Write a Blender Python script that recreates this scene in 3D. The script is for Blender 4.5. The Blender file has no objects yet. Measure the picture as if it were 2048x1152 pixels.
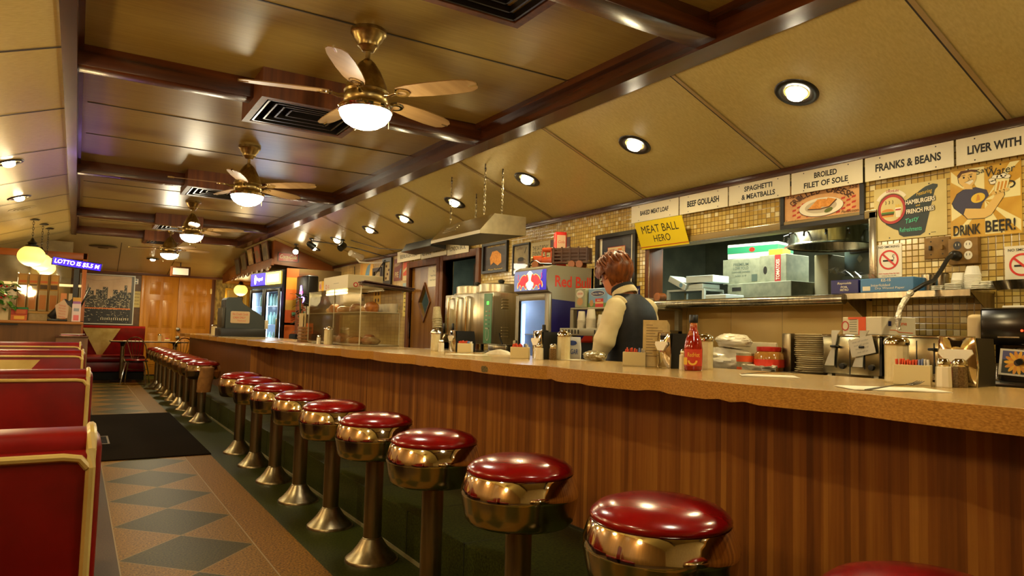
import bpy, bmesh, math, random
from mathutils import Vector, Matrix, Euler
R = math.radians
SC = bpy.context.scene
COL = SC.collection
random.seed(7)

# ---------------------------------------------------------------- camera, world, exposure
cam_d = bpy.data.cameras.new('camera'); cam = bpy.data.objects.new('camera', cam_d); COL.objects.link(cam)
cam_d.sensor_width = 36.0; cam_d.lens = 1400 / 2048 * 36; cam_d.clip_start = .05; cam_d.clip_end = 60
EYE = Vector((0, 0, 1.16))
def cam_axes(yaw, pitch, roll):
    f = Vector((math.sin(yaw) * math.cos(pitch), math.cos(yaw) * math.cos(pitch), math.sin(pitch)))
    r0 = Vector((math.cos(yaw), -math.sin(yaw), 0)); u0 = r0.cross(f)
    return (math.cos(roll) * r0 + math.sin(roll) * u0, -math.sin(roll) * r0 + math.cos(roll) * u0, f)
_r, _u, _f = cam_axes(R(31.8), R(3.7), R(1.5))
cam.matrix_world = Matrix(((_r.x, _u.x, -_f.x, EYE.x), (_r.y, _u.y, -_f.y, EYE.y), (_r.z, _u.z, -_f.z, EYE.z), (0, 0, 0, 1)))
SC.camera = cam
W = bpy.data.worlds.new('world'); SC.world = W; W.use_nodes = True
W.node_tree.nodes['Background'].inputs[0].default_value = (.05, .04, .03, 1)
W.node_tree.nodes['Background'].inputs[1].default_value = .05
SC.view_settings.view_transform = 'Standard'; SC.view_settings.look = 'None'
SC.view_settings.gamma = 1; SC.view_settings.use_curve_mapping = False
SC.view_settings.exposure = 0.6
cy = SC.cycles
cy.max_bounces = 7; cy.diffuse_bounces = 3; cy.glossy_bounces = 4; cy.transmission_bounces = 5; cy.transparent_max_bounces = 10
cy.caustics_reflective = False; cy.caustics_refractive = False; cy.sample_clamp_indirect = 4.0; cy.blur_glossy = .5
LAMP = {'down': 9.0, 'fan': 13.5, 'globe': 15.0, 'booth': 21.0, 'kitchen': 60.0}
WARM = (1.0, .84, .46); FANC = (1.0, .87, .58)

# ---------------------------------------------------------------- materials
_m = {}
def s2l(c):
    return tuple(((v / 255) / 12.92 if v / 255 <= .04045 else ((v / 255 + .055) / 1.055) ** 2.4) for v in c)
def mat(name, col=(128, 128, 128), rough=.5, metal=0., spec=.5, emit=None, es=0., coat=0., lin=False):
    if name in _m: return _m[name]
    m = bpy.data.materials.new(name); m.use_nodes = True
    b = m.node_tree.nodes['Principled BSDF']
    c = col if lin else s2l(col)
    b.inputs['Base Color'].default_value = (*c, 1); b.inputs['Roughness'].default_value = rough
    b.inputs['Metallic'].default_value = metal; b.inputs['Specular IOR Level'].default_value = spec
    b.inputs['Coat Weight'].default_value = coat; b.inputs['Coat Roughness'].default_value = .08
    if emit:
        b.inputs['Emission Color'].default_value = (*s2l(emit), 1); b.inputs['Emission Strength'].default_value = es
    _m[name] = m
    return m
def nodes(m): return m.node_tree.nodes, m.node_tree.links, m.node_tree.nodes['Principled BSDF']
def N(m, t, **kw):
    n = m.node_tree.nodes.new(t)
    for k, v in kw.items():
        if k.startswith('i_'):
            n.inputs[int(k[2:])].default_value = v
        else: setattr(n, k, v)
    return n
def ramp(m, stops):
    r = N(m, 'ShaderNodeValToRGB'); e = r.color_ramp.elements
    while len(e) < len(stops): e.new(.5)
    for el, (p, c) in zip(e, stops): el.position = p; el.color = (*s2l(c), 1)
    return r
def coords(m, scale=(1, 1, 1), src='Object'):
    tc = N(m, 'ShaderNodeTexCoord'); mp = N(m, 'ShaderNodeMapping')
    mp.inputs['Scale'].default_value = scale
    m.node_tree.links.new(tc.outputs[src], mp.inputs['Vector']); return mp
def bump(m, src, strength, dist=.01):
    b = N(m, 'ShaderNodeBump'); b.inputs['Strength'].default_value = strength; b.inputs['Distance'].default_value = dist
    m.node_tree.links.new(src, b.inputs['Height']); m.node_tree.links.new(b.outputs[0], nodes(m)[2].inputs['Normal'])
def noisy(name, c1, c2, scale=20, rough=.5, stretch=(1, 1, 1), detail=4, lo=.35, hi=.65, bmp=0., metal=0., spec=.4, coat=0.):
    if name in _m: return _m[name]
    m = mat(name, c1, rough, metal, spec, coat=coat); n, l, b = nodes(m)
    mp = coords(m, stretch); nz = N(m, 'ShaderNodeTexNoise'); nz.inputs['Scale'].default_value = scale; nz.inputs['Detail'].default_value = detail
    rp = ramp(m, [(lo, c1), (hi, c2)])
    l.new(mp.outputs[0], nz.inputs['Vector']); l.new(nz.outputs[0], rp.inputs[0]); l.new(rp.outputs[0], b.inputs['Base Color'])
    if bmp: bump(m, nz.outputs[0], bmp)
    return m
def wood(name, c1, c2, axis='x', scale=14, rough=.3, k=.06, coat=0.):
    st = {'x': (k, 1, 1), 'y': (1, k, 1), 'z': (1, 1, k)}[axis]
    return noisy(name, c1, c2, scale, rough, st, 6, .3, .7, coat=coat)
def mathn(m, op, a, b=None, clamp=False):
    n = N(m, 'ShaderNodeMath', operation=op); n.use_clamp = clamp
    for i, v in enumerate((a, b)):
        if v is None: continue
        if isinstance(v, (int, float)): n.inputs[i].default_value = v
        else: m.node_tree.links.new(v, n.inputs[i])
    return n.outputs[0]
def tiles(name, pitch, stops, grout, axes='yz', rough=.25, gap=.07, coat=0.):
    """small square tiles, each with a colour of its own, drawn from a grid on two object axes"""
    m = mat(name, grout, rough, coat=coat); n, l, b = nodes(m)
    tc = N(m, 'ShaderNodeTexCoord'); sp = N(m, 'ShaderNodeSeparateXYZ'); l.new(tc.outputs['Object'], sp.inputs[0])
    o = {'x': sp.outputs[0], 'y': sp.outputs[1], 'z': sp.outputs[2]}
    u = mathn(m, 'DIVIDE', o[axes[0]], pitch[0]); v = mathn(m, 'DIVIDE', o[axes[1]], pitch[1])
    cb = N(m, 'ShaderNodeCombineXYZ'); l.new(mathn(m, 'FLOOR', u), cb.inputs[0]); l.new(mathn(m, 'FLOOR', v), cb.inputs[1])
    wn = N(m, 'ShaderNodeTexWhiteNoise', noise_dimensions='2D'); l.new(cb.outputs[0], wn.inputs['Vector'])
    rp = ramp(m, stops); l.new(wn.outputs['Value'], rp.inputs[0])
    fu = mathn(m, 'PINGPONG', mathn(m, 'FRACT', u), .5); fv = mathn(m, 'PINGPONG', mathn(m, 'FRACT', v), .5)
    mk = mathn(m, 'LESS_THAN', mathn(m, 'MINIMUM', fu, fv), gap)
    mx = N(m, 'ShaderNodeMix', data_type='RGBA'); l.new(mk, mx.inputs['Factor']); l.new(rp.outputs[0], mx.inputs['A'])
    mx.inputs['B'].default_value = (*s2l(grout), 1); l.new(mx.outputs['Result'], b.inputs['Base Color'])
    bump(m, mathn(m, 'MINIMUM', mathn(m, 'MINIMUM', fu, fv), gap * 1.6), .5, .01)
    return m
def glass(name, tint=(1, 1, 1), gl=.12, rough=.03):
    """thin clear sheet: mostly clear, with a mirror-like sheen that grows at grazing angles"""
    if name in _m: return _m[name]
    m = bpy.data.materials.new(name); m.use_nodes = True; nt = m.node_tree; nt.nodes.clear()
    o = nt.nodes.new('ShaderNodeOutputMaterial'); mx = nt.nodes.new('ShaderNodeMixShader')
    t = nt.nodes.new('ShaderNodeBsdfTransparent'); g = nt.nodes.new('ShaderNodeBsdfGlossy'); lw = nt.nodes.new('ShaderNodeLayerWeight')
    t.inputs[0].default_value = (*tint, 1); g.inputs['Roughness'].default_value = rough; lw.inputs[0].default_value = .5
    pw = nt.nodes.new('ShaderNodeMath'); pw.operation = 'POWER'; pw.inputs[1].default_value = 3.2; nt.links.new(lw.outputs['Facing'], pw.inputs[0])
    ma = nt.nodes.new('ShaderNodeMath'); ma.operation = 'MULTIPLY_ADD'; ma.inputs[1].default_value = gl * 1.4; ma.inputs[2].default_value = gl * .18; ma.use_clamp = True; nt.links.new(pw.outputs[0], ma.inputs[0])
    nt.links.new(ma.outputs[0], mx.inputs[0]); nt.links.new(t.outputs[0], mx.inputs[1]); nt.links.new(g.outputs[0], mx.inputs[2])
    nt.links.new(mx.outputs[0], o.inputs[0]); _m[name] = m
    return m
def glow(name, col, strength):
    m = mat(name, (230, 225, 210), .4, emit=col, es=strength)
    m.cycles.emission_sampling = 'NONE' if strength < 60 else 'AUTO'
    return m

CHROME = mat('chrome', (232, 226, 210), .07, 1.0)
STEEL = noisy('brushed_steel', (150, 143, 125), (185, 176, 155), 60, .24, (1, 1, .05), 3, metal=1.0)
SOFTSTEEL = noisy('satin_steel', (128, 116, 92), (158, 144, 114), 30, .33, (1, 1, .1), 3, metal=1.0)
BRASS = noisy('antique_brass', (150, 128, 82), (182, 160, 108), 30, .3, metal=1.0)
BLACK = mat('black_plastic', (14, 13, 12), .35)
BLACKMATTE = mat('black_matte', (10, 9, 8), .8)
WHITEP = mat('white_plastic', (226, 218, 198), .35)
PAPER = mat('white_paper', (226, 216, 190), .75)
CREAM = mat('cream_sign_board', (232, 222, 190), .38)
INK = mat('black_ink', (22, 18, 14), .6)
RED = mat('red_paint', (190, 32, 22), .4)
GREEN = mat('green_paint', (40, 110, 60), .5)
YEL = mat('yellow_card', (235, 205, 20), .55)
BLUE = mat('blue_print', (40, 70, 150), .45)
NAVY = mat('navy_print', (18, 26, 80), .4)
CARD = noisy('brown_cardboard', (150, 128, 88), (166, 142, 98), 30, .8)
GREYCARD = noisy('grey_kitchen_cardboard', (120, 124, 104), (138, 141, 118), 20, .8)
CERAM = mat('cream_ceramic', (214, 196, 140), .3)
WOODD = wood('dark_mahogany_x', (44, 18, 5), (96, 46, 14), 'x', 16, .27, .05, .15)
WOODDY = wood('dark_mahogany_y', (40, 17, 5), (88, 42, 13), 'y', 16, .27, .05, .15)
WOODM = wood('mid_walnut_z', (70, 34, 10), (112, 60, 20), 'z', 22, .5)
WOODMX = wood('mid_walnut_x', (78, 40, 12), (124, 68, 22), 'x', 22, .5)
OAK = wood('honey_oak_z', (176, 108, 26), (206, 138, 44), 'z', 14, .32, .08)
OAKX = wood('honey_oak_x', (168, 102, 26), (196, 128, 42), 'x', 14, .32, .08)

# ---------------------------------------------------------------- mesh helpers
def frame(o, u, v):
    u = Vector(u).normalized(); v = Vector(v).normalized(); n = u.cross(v); o = Vector(o)
    return Matrix(((u.x, v.x, n.x, o.x), (u.y, v.y, n.y, o.y), (u.z, v.z, n.z, o.z), (0, 0, 0, 1)))
def on_right(y, z, x=3.9): return frame((x, y, z), (0, -1, 0), (0, 0, 1))      # on a wall facing -X
def on_far(x, z, y): return frame((x, y, z), (1, 0, 0), (0, 0, 1))             # on a wall facing -Y
_tc = {}
def text_geo(s, offset=.0, shear=0., spacing=1.):
    k = (s, offset, shear, spacing)
    if k not in _tc:
        cu = bpy.data.curves.new('t', 'FONT'); cu.body = s; cu.size = 1; cu.align_x = 'CENTER'; cu.align_y = 'CENTER'
        cu.offset = offset; cu.shear = shear; cu.space_character = spacing; cu.resolution_u = 3
        ob = bpy.data.objects.new('t', cu); COL.objects.link(ob)
        dg = bpy.context.evaluated_depsgraph_get(); me = bpy.data.meshes.new_from_object(ob.evaluated_get(dg))
        vs = [v.co.copy() for v in me.vertices]; fs = [tuple(p.vertices) for p in me.polygons]
        xs = [v.x for v in vs] or [0]; ys = [v.y for v in vs] or [0]
        cx = (min(xs) + max(xs)) / 2; cyy = (min(ys) + max(ys)) / 2
        _tc[k] = ([Vector((v.x - cx, v.y - cyy, 0)) for v in vs], fs, max(xs) - min(xs) or 1, max(ys) - min(ys) or 1)
        bpy.data.objects.remove(ob); bpy.data.curves.remove(cu); bpy.data.meshes.remove(me)
    return _tc[k]
class MB:
    def __init__(self, default=None): self.bm = bmesh.new(); self.mats = []; self.d = default
    def mi(self, m):
        m = m or self.d
        if m not in self.mats: self.mats.append(m)
        return self.mats.index(m)
    def raw(self, vs, fs, m=None, M=None):
        i = self.mi(m); bv = [self.bm.verts.new(M @ Vector(v) if M else Vector(v)) for v in vs]; out = []
        for f in fs:
            if len(set(f)) < 3: continue
            try: fc = self.bm.faces.new([bv[j] for j in f]); fc.material_index = i; out.append(fc)
            except ValueError: pass
        return out
    def box(self, x0, x1, y0, y1, z0, z1, m=None, bev=0., M=None, seg=2):
        vs = [(x, y, z) for z in (z0, z1) for y in (y0, y1) for x in (x0, x1)]
        fs = self.raw(vs, [(0, 2, 3, 1), (4, 5, 7, 6), (0, 1, 5, 4), (2, 6, 7, 3), (0, 4, 6, 2), (1, 3, 7, 5)], m, M)
        if bev:
            es = {e for f in fs for e in f.edges}
            bmesh.ops.bevel(self.bm, geom=list(es), offset=bev, segments=seg, affect='EDGES', profile=.5, clamp_overlap=True)
        return self
    def cbox(self, c, s, m=None, bev=0., rz=0., M=None, rot=None):
        T = Matrix.Translation(c) @ (rot.to_matrix().to_4x4() if rot else Matrix.Rotation(rz, 4, 'Z'))
        return self.box(-s[0] / 2, s[0] / 2, -s[1] / 2, s[1] / 2, -s[2] / 2, s[2] / 2, m, bev, (M @ T) if M else T)
    def lathe(self, prof, c=(0, 0, 0), m=None, seg=28, M=None, sx=1., sy=1., cap=True):
        vs = []; fs = []; n = len(prof)
        for r, z in prof:
            for k in range(seg):
                a = 2 * math.pi * k / seg; vs.append((c[0] + r * math.cos(a) * sx, c[1] + r * math.sin(a) * sy, c[2] + z))
        for i in range(n - 1):
            for k in range(seg):
                k2 = (k + 1) % seg; fs.append((i * seg + k, i * seg + k2, (i + 1) * seg + k2, (i + 1) * seg + k))
        if cap:
            if prof[0][0] > 1e-5: fs.append(tuple(reversed(range(seg))))
            if prof[-1][0] > 1e-5: fs.append(tuple((n - 1) * seg + k for k in range(seg)))
        self.raw(vs, fs, m, M); return self
    def tube(self, pts, r, m=None, seg=8, M=None, cap=True, closed=False):
        pts = [Vector(p) for p in pts]; n = len(pts); vs = []; fs = []; ref = Vector((.3, .2, .93)).normalized()
        for i, p in enumerate(pts):
            a = pts[(i - 1) % n] if (closed or i > 0) else p; b = pts[(i + 1) % n] if (closed or i < n - 1) else p
            t = (b - a).normalized(); u = t.cross(ref)
            if u.length < .05: u = t.cross(Vector((1, 0, 0)))
            u.normalize(); v = t.cross(u); rr = r[i] if isinstance(r, (list, tuple)) else r
            for k in range(seg):
                q = 2 * math.pi * k / seg; vs.append(p + rr * (math.cos(q) * u + math.sin(q) * v))
        for i in range(n if closed else n - 1):
            j = (i + 1) % n
            for k in range(seg):
                k2 = (k + 1) % seg; fs.append((i * seg + k, i * seg + k2, j * seg + k2, j * seg + k))
        if cap and not closed: fs += [tuple(reversed(range(seg))), tuple((n - 1) * seg + k for k in range(seg))]
        self.raw(vs, fs, m, M); return self
    def prism(self, pts, z0, z1, m=None, M=None):
        n = len(pts); vs = [(p[0], p[1], z0) for p in pts] + [(p[0], p[1], z1) for p in pts]
        fs = [tuple(reversed(range(n))), tuple(range(n, 2 * n))] + [(i, (i + 1) % n, n + (i + 1) % n, n + i) for i in range(n)]
        self.raw(vs, fs, m, M); return self
    def sphere(self, c, r, m=None, seg=20, rings=12, M=None):
        r = (r, r, r) if isinstance(r, (int, float)) else r; vs = []; fs = []
        for i in range(rings + 1):
            t = math.pi * i / rings
            for k in range(seg):
                a = 2 * math.pi * k / seg
                vs.append((c[0] + r[0] * math.sin(t) * math.cos(a), c[1] + r[1] * math.sin(t) * math.sin(a), c[2] + r[2] * math.cos(t)))
        for i in range(rings):
            for k in range(seg):
                k2 = (k + 1) % seg; fs.append((i * seg + k, (i + 1) * seg + k, (i + 1) * seg + k2, i * seg + k2))
        self.raw(vs, fs, m, M); return self
    def loft(self, rings, m=None, M=None, cap=True):
        n = len(rings[0]); vs = [p for r in rings for p in r]; fs = []
        for i in range(len(rings) - 1):
            for k in range(n):
                k2 = (k + 1) % n; fs.append((i * n + k, i * n + k2, (i + 1) * n + k2, (i + 1) * n + k))
        if cap: fs += [tuple(reversed(range(n))), tuple((len(rings) - 1) * n + k for k in range(n))]
        self.raw(vs, fs, m, M); return self
    def poly(self, pts, m=None, M=None, z=0.):
        self.raw([(p[0], p[1], z) for p in pts], [tuple(range(len(pts)))], m, M); return self
    def rect(self, x0, y0, x1, y1, m, M=None, z=0.): return self.poly([(x0, y0), (x1, y0), (x1, y1), (x0, y1)], m, M, z)
    def ell(self, cx, cy, rx, ry, m, M=None, z=0., seg=28, a0=0, a1=360, rot=0.):
        p = []
        for k in range(seg + (a1 - a0 < 360)):
            a = R(a0 + (a1 - a0) * k / seg); x = rx * math.cos(a); y = ry * math.sin(a)
            p.append((cx + x * math.cos(rot) - y * math.sin(rot), cy + x * math.sin(rot) + y * math.cos(rot)))
        return self.poly(p, m, M, z)
    def ring(self, cx, cy, r0, r1, m, M=None, z=0., seg=36, a0=0, a1=360):
        n = seg + 1; o = [(cx + r1 * math.cos(R(a0 + (a1 - a0) * k / seg)), cy + r1 * math.sin(R(a0 + (a1 - a0) * k / seg)), z) for k in range(n)]
        i = [(cx + r0 * math.cos(R(a0 + (a1 - a0) * k / seg)), cy + r0 * math.sin(R(a0 + (a1 - a0) * k / seg)), z) for k in range(n)]
        self.raw(o + i, [(k, k + 1, n + k + 1, n + k) for k in range(seg)], m, M); return self
    def line(self, pts, w, m, M=None, z=0.):
        for a, b in zip(pts, pts[1:]):
            d = Vector((b[0] - a[0], b[1] - a[1])); L = d.length
            if L < 1e-6: continue
            p = Vector((-d.y, d.x)) / L * w / 2
            self.poly([(a[0] - p.x, a[1] - p.y), (b[0] - p.x, b[1] - p.y), (b[0] + p.x, b[1] + p.y), (a[0] + p.x, a[1] + p.y)], m, M, z)
        return self
    def text(self, s, cx, cy, w, h, m, M=None, z=.0, bold=.02, shear=0., rot=0., spacing=1.):
        """lettering fitted to a box w x h (h may be None to keep the proportions)"""
        vs, fs, tw, th = text_geo(s, bold, shear, spacing); sx = w / tw; sy = sx if h is None else h / th
        T = Matrix.Translation((cx, cy, z)) @ Matrix.Rotation(rot, 4, 'Z') @ Matrix.Diagonal((sx, sy, 1, 1))
        self.raw(vs, fs, m, (M @ T) if M else T); return self
    def build(self, name, parent=None, smooth=True, ang=38, loc=None, weld=True):
        bm = self.bm
        if weld: bmesh.ops.remove_doubles(bm, verts=bm.verts, dist=1e-6)
        me = bpy.data.meshes.new(name); bm.to_mesh(me); bm.free()
        for m in self.mats: me.materials.append(m)
        if smooth and len(me.polygons):
            me.shade_smooth(); me.set_sharp_from_angle(angle=R(ang))
        o = bpy.data.objects.new(name, me); COL.objects.link(o)
        if parent is not None: o.parent = parent
        if loc: o.location = loc
        return o
def tag(o, label, cat, group=None):
    o['label'] = label; o['category'] = cat
    if group: o['group'] = group
    return o
def thing(name, label, cat, loc=(0, 0, 0), rz=0., group=None):
    o = bpy.data.objects.new(name, None); COL.objects.link(o); o.empty_display_size = .05
    o.location = loc; o.rotation_euler = (0, 0, rz)
    return tag(o, label, cat, group)
def struct(o): o['kind'] = 'structure'; return o
def dup(root, loc, rz=None, label=None, group=None):
    r = root.copy(); COL.objects.link(r); r.location = loc
    if rz is not None: r.rotation_euler = (0, 0, rz)
    if label: r['label'] = label
    if group: r['group'] = group
    for ch in list(root.children):
        c = ch.copy(); COL.objects.link(c); c.parent = r
        for g in list(ch.children):
            d = g.copy(); COL.objects.link(d); d.parent = c
    return r
def lamp(name, parent, loc, power, col, size=.06, kind='AREA', rot=None, angle=150, blend=.6):
    l = bpy.data.lights.new(name, kind); l.energy = power; l.color = col
    if kind == 'AREA': l.shape = 'DISK'; l.size = size
    else: l.shadow_soft_size = size
    if kind == 'SPOT': l.spot_size = R(angle); l.spot_blend = blend
    o = bpy.data.objects.new(name, l); COL.objects.link(o); o.location = loc
    if rot: o.rotation_euler = rot
    if parent is not None: o.parent = parent
    return o
ZC = lambda y: 1.03 - .0045 * (min(max(y, .7), 8) - .7)      # the counter top dips a few millimetres per metre
# ================================================================ THE ROOM
XR, XL, YF, YN = 3.9, -1.35, 17.8, -2.4
RO = lambda y: 2.90 - .0135 * y            # outer edge of the right ceiling beam
ZB, ZT, ZCC = 2.68, 2.285, 2.83            # beam underside, wall trim top, centre ceiling
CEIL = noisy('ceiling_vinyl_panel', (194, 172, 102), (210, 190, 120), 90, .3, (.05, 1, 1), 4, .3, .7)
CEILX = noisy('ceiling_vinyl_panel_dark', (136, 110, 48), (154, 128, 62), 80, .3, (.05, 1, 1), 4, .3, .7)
SEAM = mat('seam_shadow_gap', (40, 26, 10), .5); SEAMB = mat('seam_moulding', (176, 148, 96), .22)
# floor, with its stone tile pattern
TAN = noisy('speckled_tan_stone', (70, 48, 13), (150, 104, 30), 95, .5, lo=.32, hi=.68, spec=.08)
GRN = noisy('green_terrazzo', (26, 32, 9), (62, 66, 20), 90, .45, lo=.32, hi=.68, spec=.1)
LBR = noisy('purple_brown_stone', (56, 42, 26), (88, 66, 42), 170, .5, lo=.3, hi=.7, spec=.15)
TILE = mat('diamond_stone_tile', (100, 80, 42), .42, spec=.08)
def diamond_tile():
    m = TILE; n, l, b = nodes(m)
    tc = N(m, 'ShaderNodeTexCoord'); sp = N(m, 'ShaderNodeSeparateXYZ'); l.new(tc.outputs['Object'], sp.inputs[0])
    u = mathn(m, 'ABSOLUTE', mathn(m, 'DIVIDE', mathn(m, 'SUBTRACT', sp.outputs[0], .558), .317))
    v = mathn(m, 'PINGPONG', mathn(m, 'DIVIDE', mathn(m, 'SUBTRACT', sp.outputs[1], 3.925 - 6.6), .332), 1.0)
    s = mathn(m, 'ADD', u, v)
    dark = mathn(m, 'LESS_THAN', s, 1.0); gr = mathn(m, 'LESS_THAN', mathn(m, 'ABSOLUTE', mathn(m, 'SUBTRACT', s, 1.0)), .012)
    nz = N(m, 'ShaderNodeTexNoise'); nz.inputs['Scale'].default_value = 100; nz.inputs['Detail'].default_value = 4; l.new(tc.outputs['Object'], nz.inputs['Vector'])
    r1 = ramp(m, [(.32, (70, 48, 12)), (.68, (152, 110, 34))]); r2 = ramp(m, [(.32, (36, 34, 8)), (.68, (84, 72, 22))])
    l.new(nz.outputs[0], r1.inputs[0]); l.new(nz.outputs[0], r2.inputs[0])
    mx = N(m, 'ShaderNodeMix', data_type='RGBA'); l.new(dark, mx.inputs['Factor']); l.new(r1.outputs[0], mx.inputs['A']); l.new(r2.outputs[0], mx.inputs['B'])
    my = N(m, 'ShaderNodeMix', data_type='RGBA'); l.new(gr, my.inputs['Factor']); l.new(mx.outputs['Result'], my.inputs['A'])
    my.inputs['B'].default_value = (*s2l((134, 108, 60)), 1); l.new(my.outputs['Result'], b.inputs['Base Color'])
diamond_tile()
f = MB()
for x0, x1, m in ((XL, .24, LBR), (.24, .876, TILE), (.876, 1.092, TAN), (1.092, 4.02, GRN)):
    f.raw([(x0, YN, 0), (x1, YN, 0), (x1, YF, 0), (x0, YF, 0)], [(0, 1, 2, 3)], m)
gl = mat('pale_grout', (140, 118, 78), .6)
for x in (.24, .876): f.box(x - .003, x + .003, YN, YF, -.01, .0008, gl)
f.box(XL, 4.02, YN, YF, -.12, -.004, TAN)
struct(f.build('floor', smooth=False))
# the green footrest step under the counter
st = MB(GRN); st.box(1.5, 2.12, -2.3, 15.3, 0, .235, GRN, .008)
st.box(1.494, 1.506, -2.3, 15.3, 0.0, .02, mat('step_grout', (120, 112, 78), .6))
for k in range(28): st.box(1.498, 2.05, -2.2 + k * .62, -2.196 + k * .62, 0, .2356, mat('tile_joint', (26, 30, 16), .6))
struct(st.build('trim_1'))
# ceiling: centre panels, the two slopes, the far hip
c = MB(CEIL)
def slab(pts, m, th=.05):
    c.raw(pts + [(p[0], p[1], p[2] + th) for p in pts], [(3, 2, 1, 0), (4, 5, 6, 7), (0, 1, 5, 4), (1, 2, 6, 5), (2, 3, 7, 6), (3, 0, 4, 7)], m)
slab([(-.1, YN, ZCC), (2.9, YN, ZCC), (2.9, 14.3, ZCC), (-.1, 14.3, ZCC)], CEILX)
ysm = [YN] + [1.609 + 1.313 * k for k in range(-2, 10)] + [14.4]
for a, b2 in zip(ysm, ysm[1:]): slab([(RO(a), a, ZB + .02), (XR, a, ZT), (XR, b2, ZT), (RO(b2), b2, ZB + .02)], CEIL)
slab([(XL, YN, ZT), (-.15, YN, ZB + .02), (-.15, 14.4, ZB + .02), (XL, 14.4, ZT)], CEIL)
slab([(-.15, 14.37, ZB + .02), (RO(14.4), 14.37, ZB + .02), (XR, YF, ZT + .01), (XL, YF, ZT + .01)], CEIL)
slab([(RO(14.4), 14.38, ZB + .02), (XR, 14.38, ZT), (XR, YF, ZT + .01), (XR, YF, ZT + .01)], CEIL)
slab([(-.15, 14.38, ZB + .02), (XL, YF, ZT + .01), (XL, YF, ZT + .01), (XL, 14.38, ZT)], CEIL)
def slope_z(x, y=5.): return ZT + (ZB + .02 - ZT) * ((XR - x) / (XR - RO(y)) if x > 1 else (x - XL) / (-.15 - XL))
for k in range(-2, 11):
    y = 1.609 + 1.313 * k
    if y > 14.2: continue
    c.raw([(RO(y), y - .012, ZB + .012), (XR, y - .012, ZT - .008), (XR, y + .012, ZT - .008), (RO(y), y + .012, ZB + .012)], [(3, 2, 1, 0)], SEAMB)
    c.raw([(RO(y), y + .012, ZB + .014), (XR, y + .012, ZT - .006), (XR, y + .022, ZT - .006), (RO(y), y + .022, ZB + .014)], [(3, 2, 1, 0)], SEAM)
for k in range(-5, 7):
    y = 7.255 + 1.325 * k
    if y > 14.2: continue
    c.raw([(XL, y - .01, ZT - .004), (-.15, y - .01, ZB + .016), (-.15, y + .012, ZB + .016), (XL, y + .012, ZT - .004)], [(3, 2, 1, 0)], SEAM)
for y in (1.2, 3.66, 6.15, 7.18, 9.65, 10.88, 13.2): c.box(-.02, 2.75, y - .006, y + .006, ZCC - .004, ZCC + .01, SEAM)
for x in (.62, 1.62): c.raw([(x, 14.4, ZB + .017), (x + .012, 14.4, ZB + .017), (x + .1, YF, ZT + .006), (x + .088, YF, ZT + .006)], [(0, 1, 2, 3)], SEAM)
struct(c.build('ceiling', smooth=False))
# beams
def beam(n, pts, z0, z1, m, bev=.006):
    b = MB(m); b.prism(pts, z0, z1, m); struct(b.build(n, smooth=False))
beam('trim_2', [(RO(YN) - .15, YN), (RO(YN), YN), (RO(14.4), 14.4), (RO(14.4) - .15, 14.4)], ZB, ZCC + .05, WOODDY)
beam('trim_3', [(-.155, YN), (-.08, YN), (-.08, 14.4), (-.155, 14.4)], ZB, ZCC + .05, WOODDY)
lip = MB(WOODDY)
lip.prism([(RO(YN) - .2, YN), (RO(YN) - .15, YN), (RO(14.3) - .15, 14.3), (RO(14.3) - .2, 14.3)], ZCC - .045, ZCC, WOODDY)
lip.box(-.08, -.05, YN, 14.3, ZCC - .04, ZCC, WOODDY)
struct(lip.build('trim_4', smooth=False))
for i, y in enumerate((.0, 2.45, 4.87, 8.43, 11.88, 14.22)):
    b = MB(WOODD); x1 = RO(y) - .14
    b.box(-.085, x1, y, y + .15, ZB + .02, ZCC + .02, WOODD, .004)
    struct(b.build('trim_%d' % (5 + i)))
# walls
MOSAIC = tiles('yellow_glass_mosaic', (.0345, .0335), [(0., (176, 140, 62)), (.3, (196, 164, 88)), (.6, (206, 178, 100)), (.8, (186, 150, 70)), (.93, (228, 212, 160))], (120, 94, 44), 'yz', .16, .07)
PANELB = tiles('beige_wall_panel', (.42, .36), [(0., (226, 188, 108)), (1., (236, 200, 120))], (200, 162, 92), 'yz', .3, .008)
w = MB(MOSAIC)
def wr(y0, y1, z0, z1, m): w.box(XR, 4.02, y0, y1, z0, z1, m)
wr(YN, 2.336, 0, ZT, MOSAIC); wr(2.336, 4.19, 0, 1.40, PANELB); wr(2.336, 4.19, 1.885, ZT, MOSAIC)
wr(4.19, 7.05, 0, ZT, MOSAIC); wr(7.05, 7.9, 2.045, ZT, MOSAIC); wr(7.9, 8.09, 0, ZT, MOSAIC); wr(8.09, 8.95, 2.02, ZT, MOSAIC)
wr(8.95, YF, 0, ZT, tiles('pale_wall_brick_tile', (.15, .05), [(0., (170, 140, 80)), (1., (190, 160, 96))], (128, 98, 50), 'yz', .3, .03))
w.box(XR - .004, XR, 2.345, 4.19, .9, 1.36, PANELB)
struct(w.build('wall_right', smooth=False))
b = MB(WOODDY); b.box(XR - .03, XR, YN, 12.4, ZT - .05, ZT + .0, WOODDY, .004); struct(b.build('trim_11'))
GOLD = noisy('gold_flocked_wallpaper', (126, 98, 30), (186, 154, 66), 18, .5, (1, 1, .5), 5, .4, .6)
BRW = noisy('brown_wall_panel', (84, 54, 20), (104, 68, 28), 12, .5)
w = MB(BRW); w.box(XL, 1.27, YF, YF + .1, 0, 2.4, BRW); w.box(1.27, 2.68, YF, YF + .1, 2.26, 2.4, BRW); w.box(2.68, 4.02, YF, YF + .1, 0, 2.4, GOLD)
struct(w.build('wall_back', smooth=False))
b = MB(OAKX); b.box(XL, XR, YF - .04, YF, 2.245, 2.31, WOODMX, .006); b.box(XL, XR, YF - .055, YF, 2.29, 2.31, OAKX, .005); struct(b.build('trim_12'))
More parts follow.
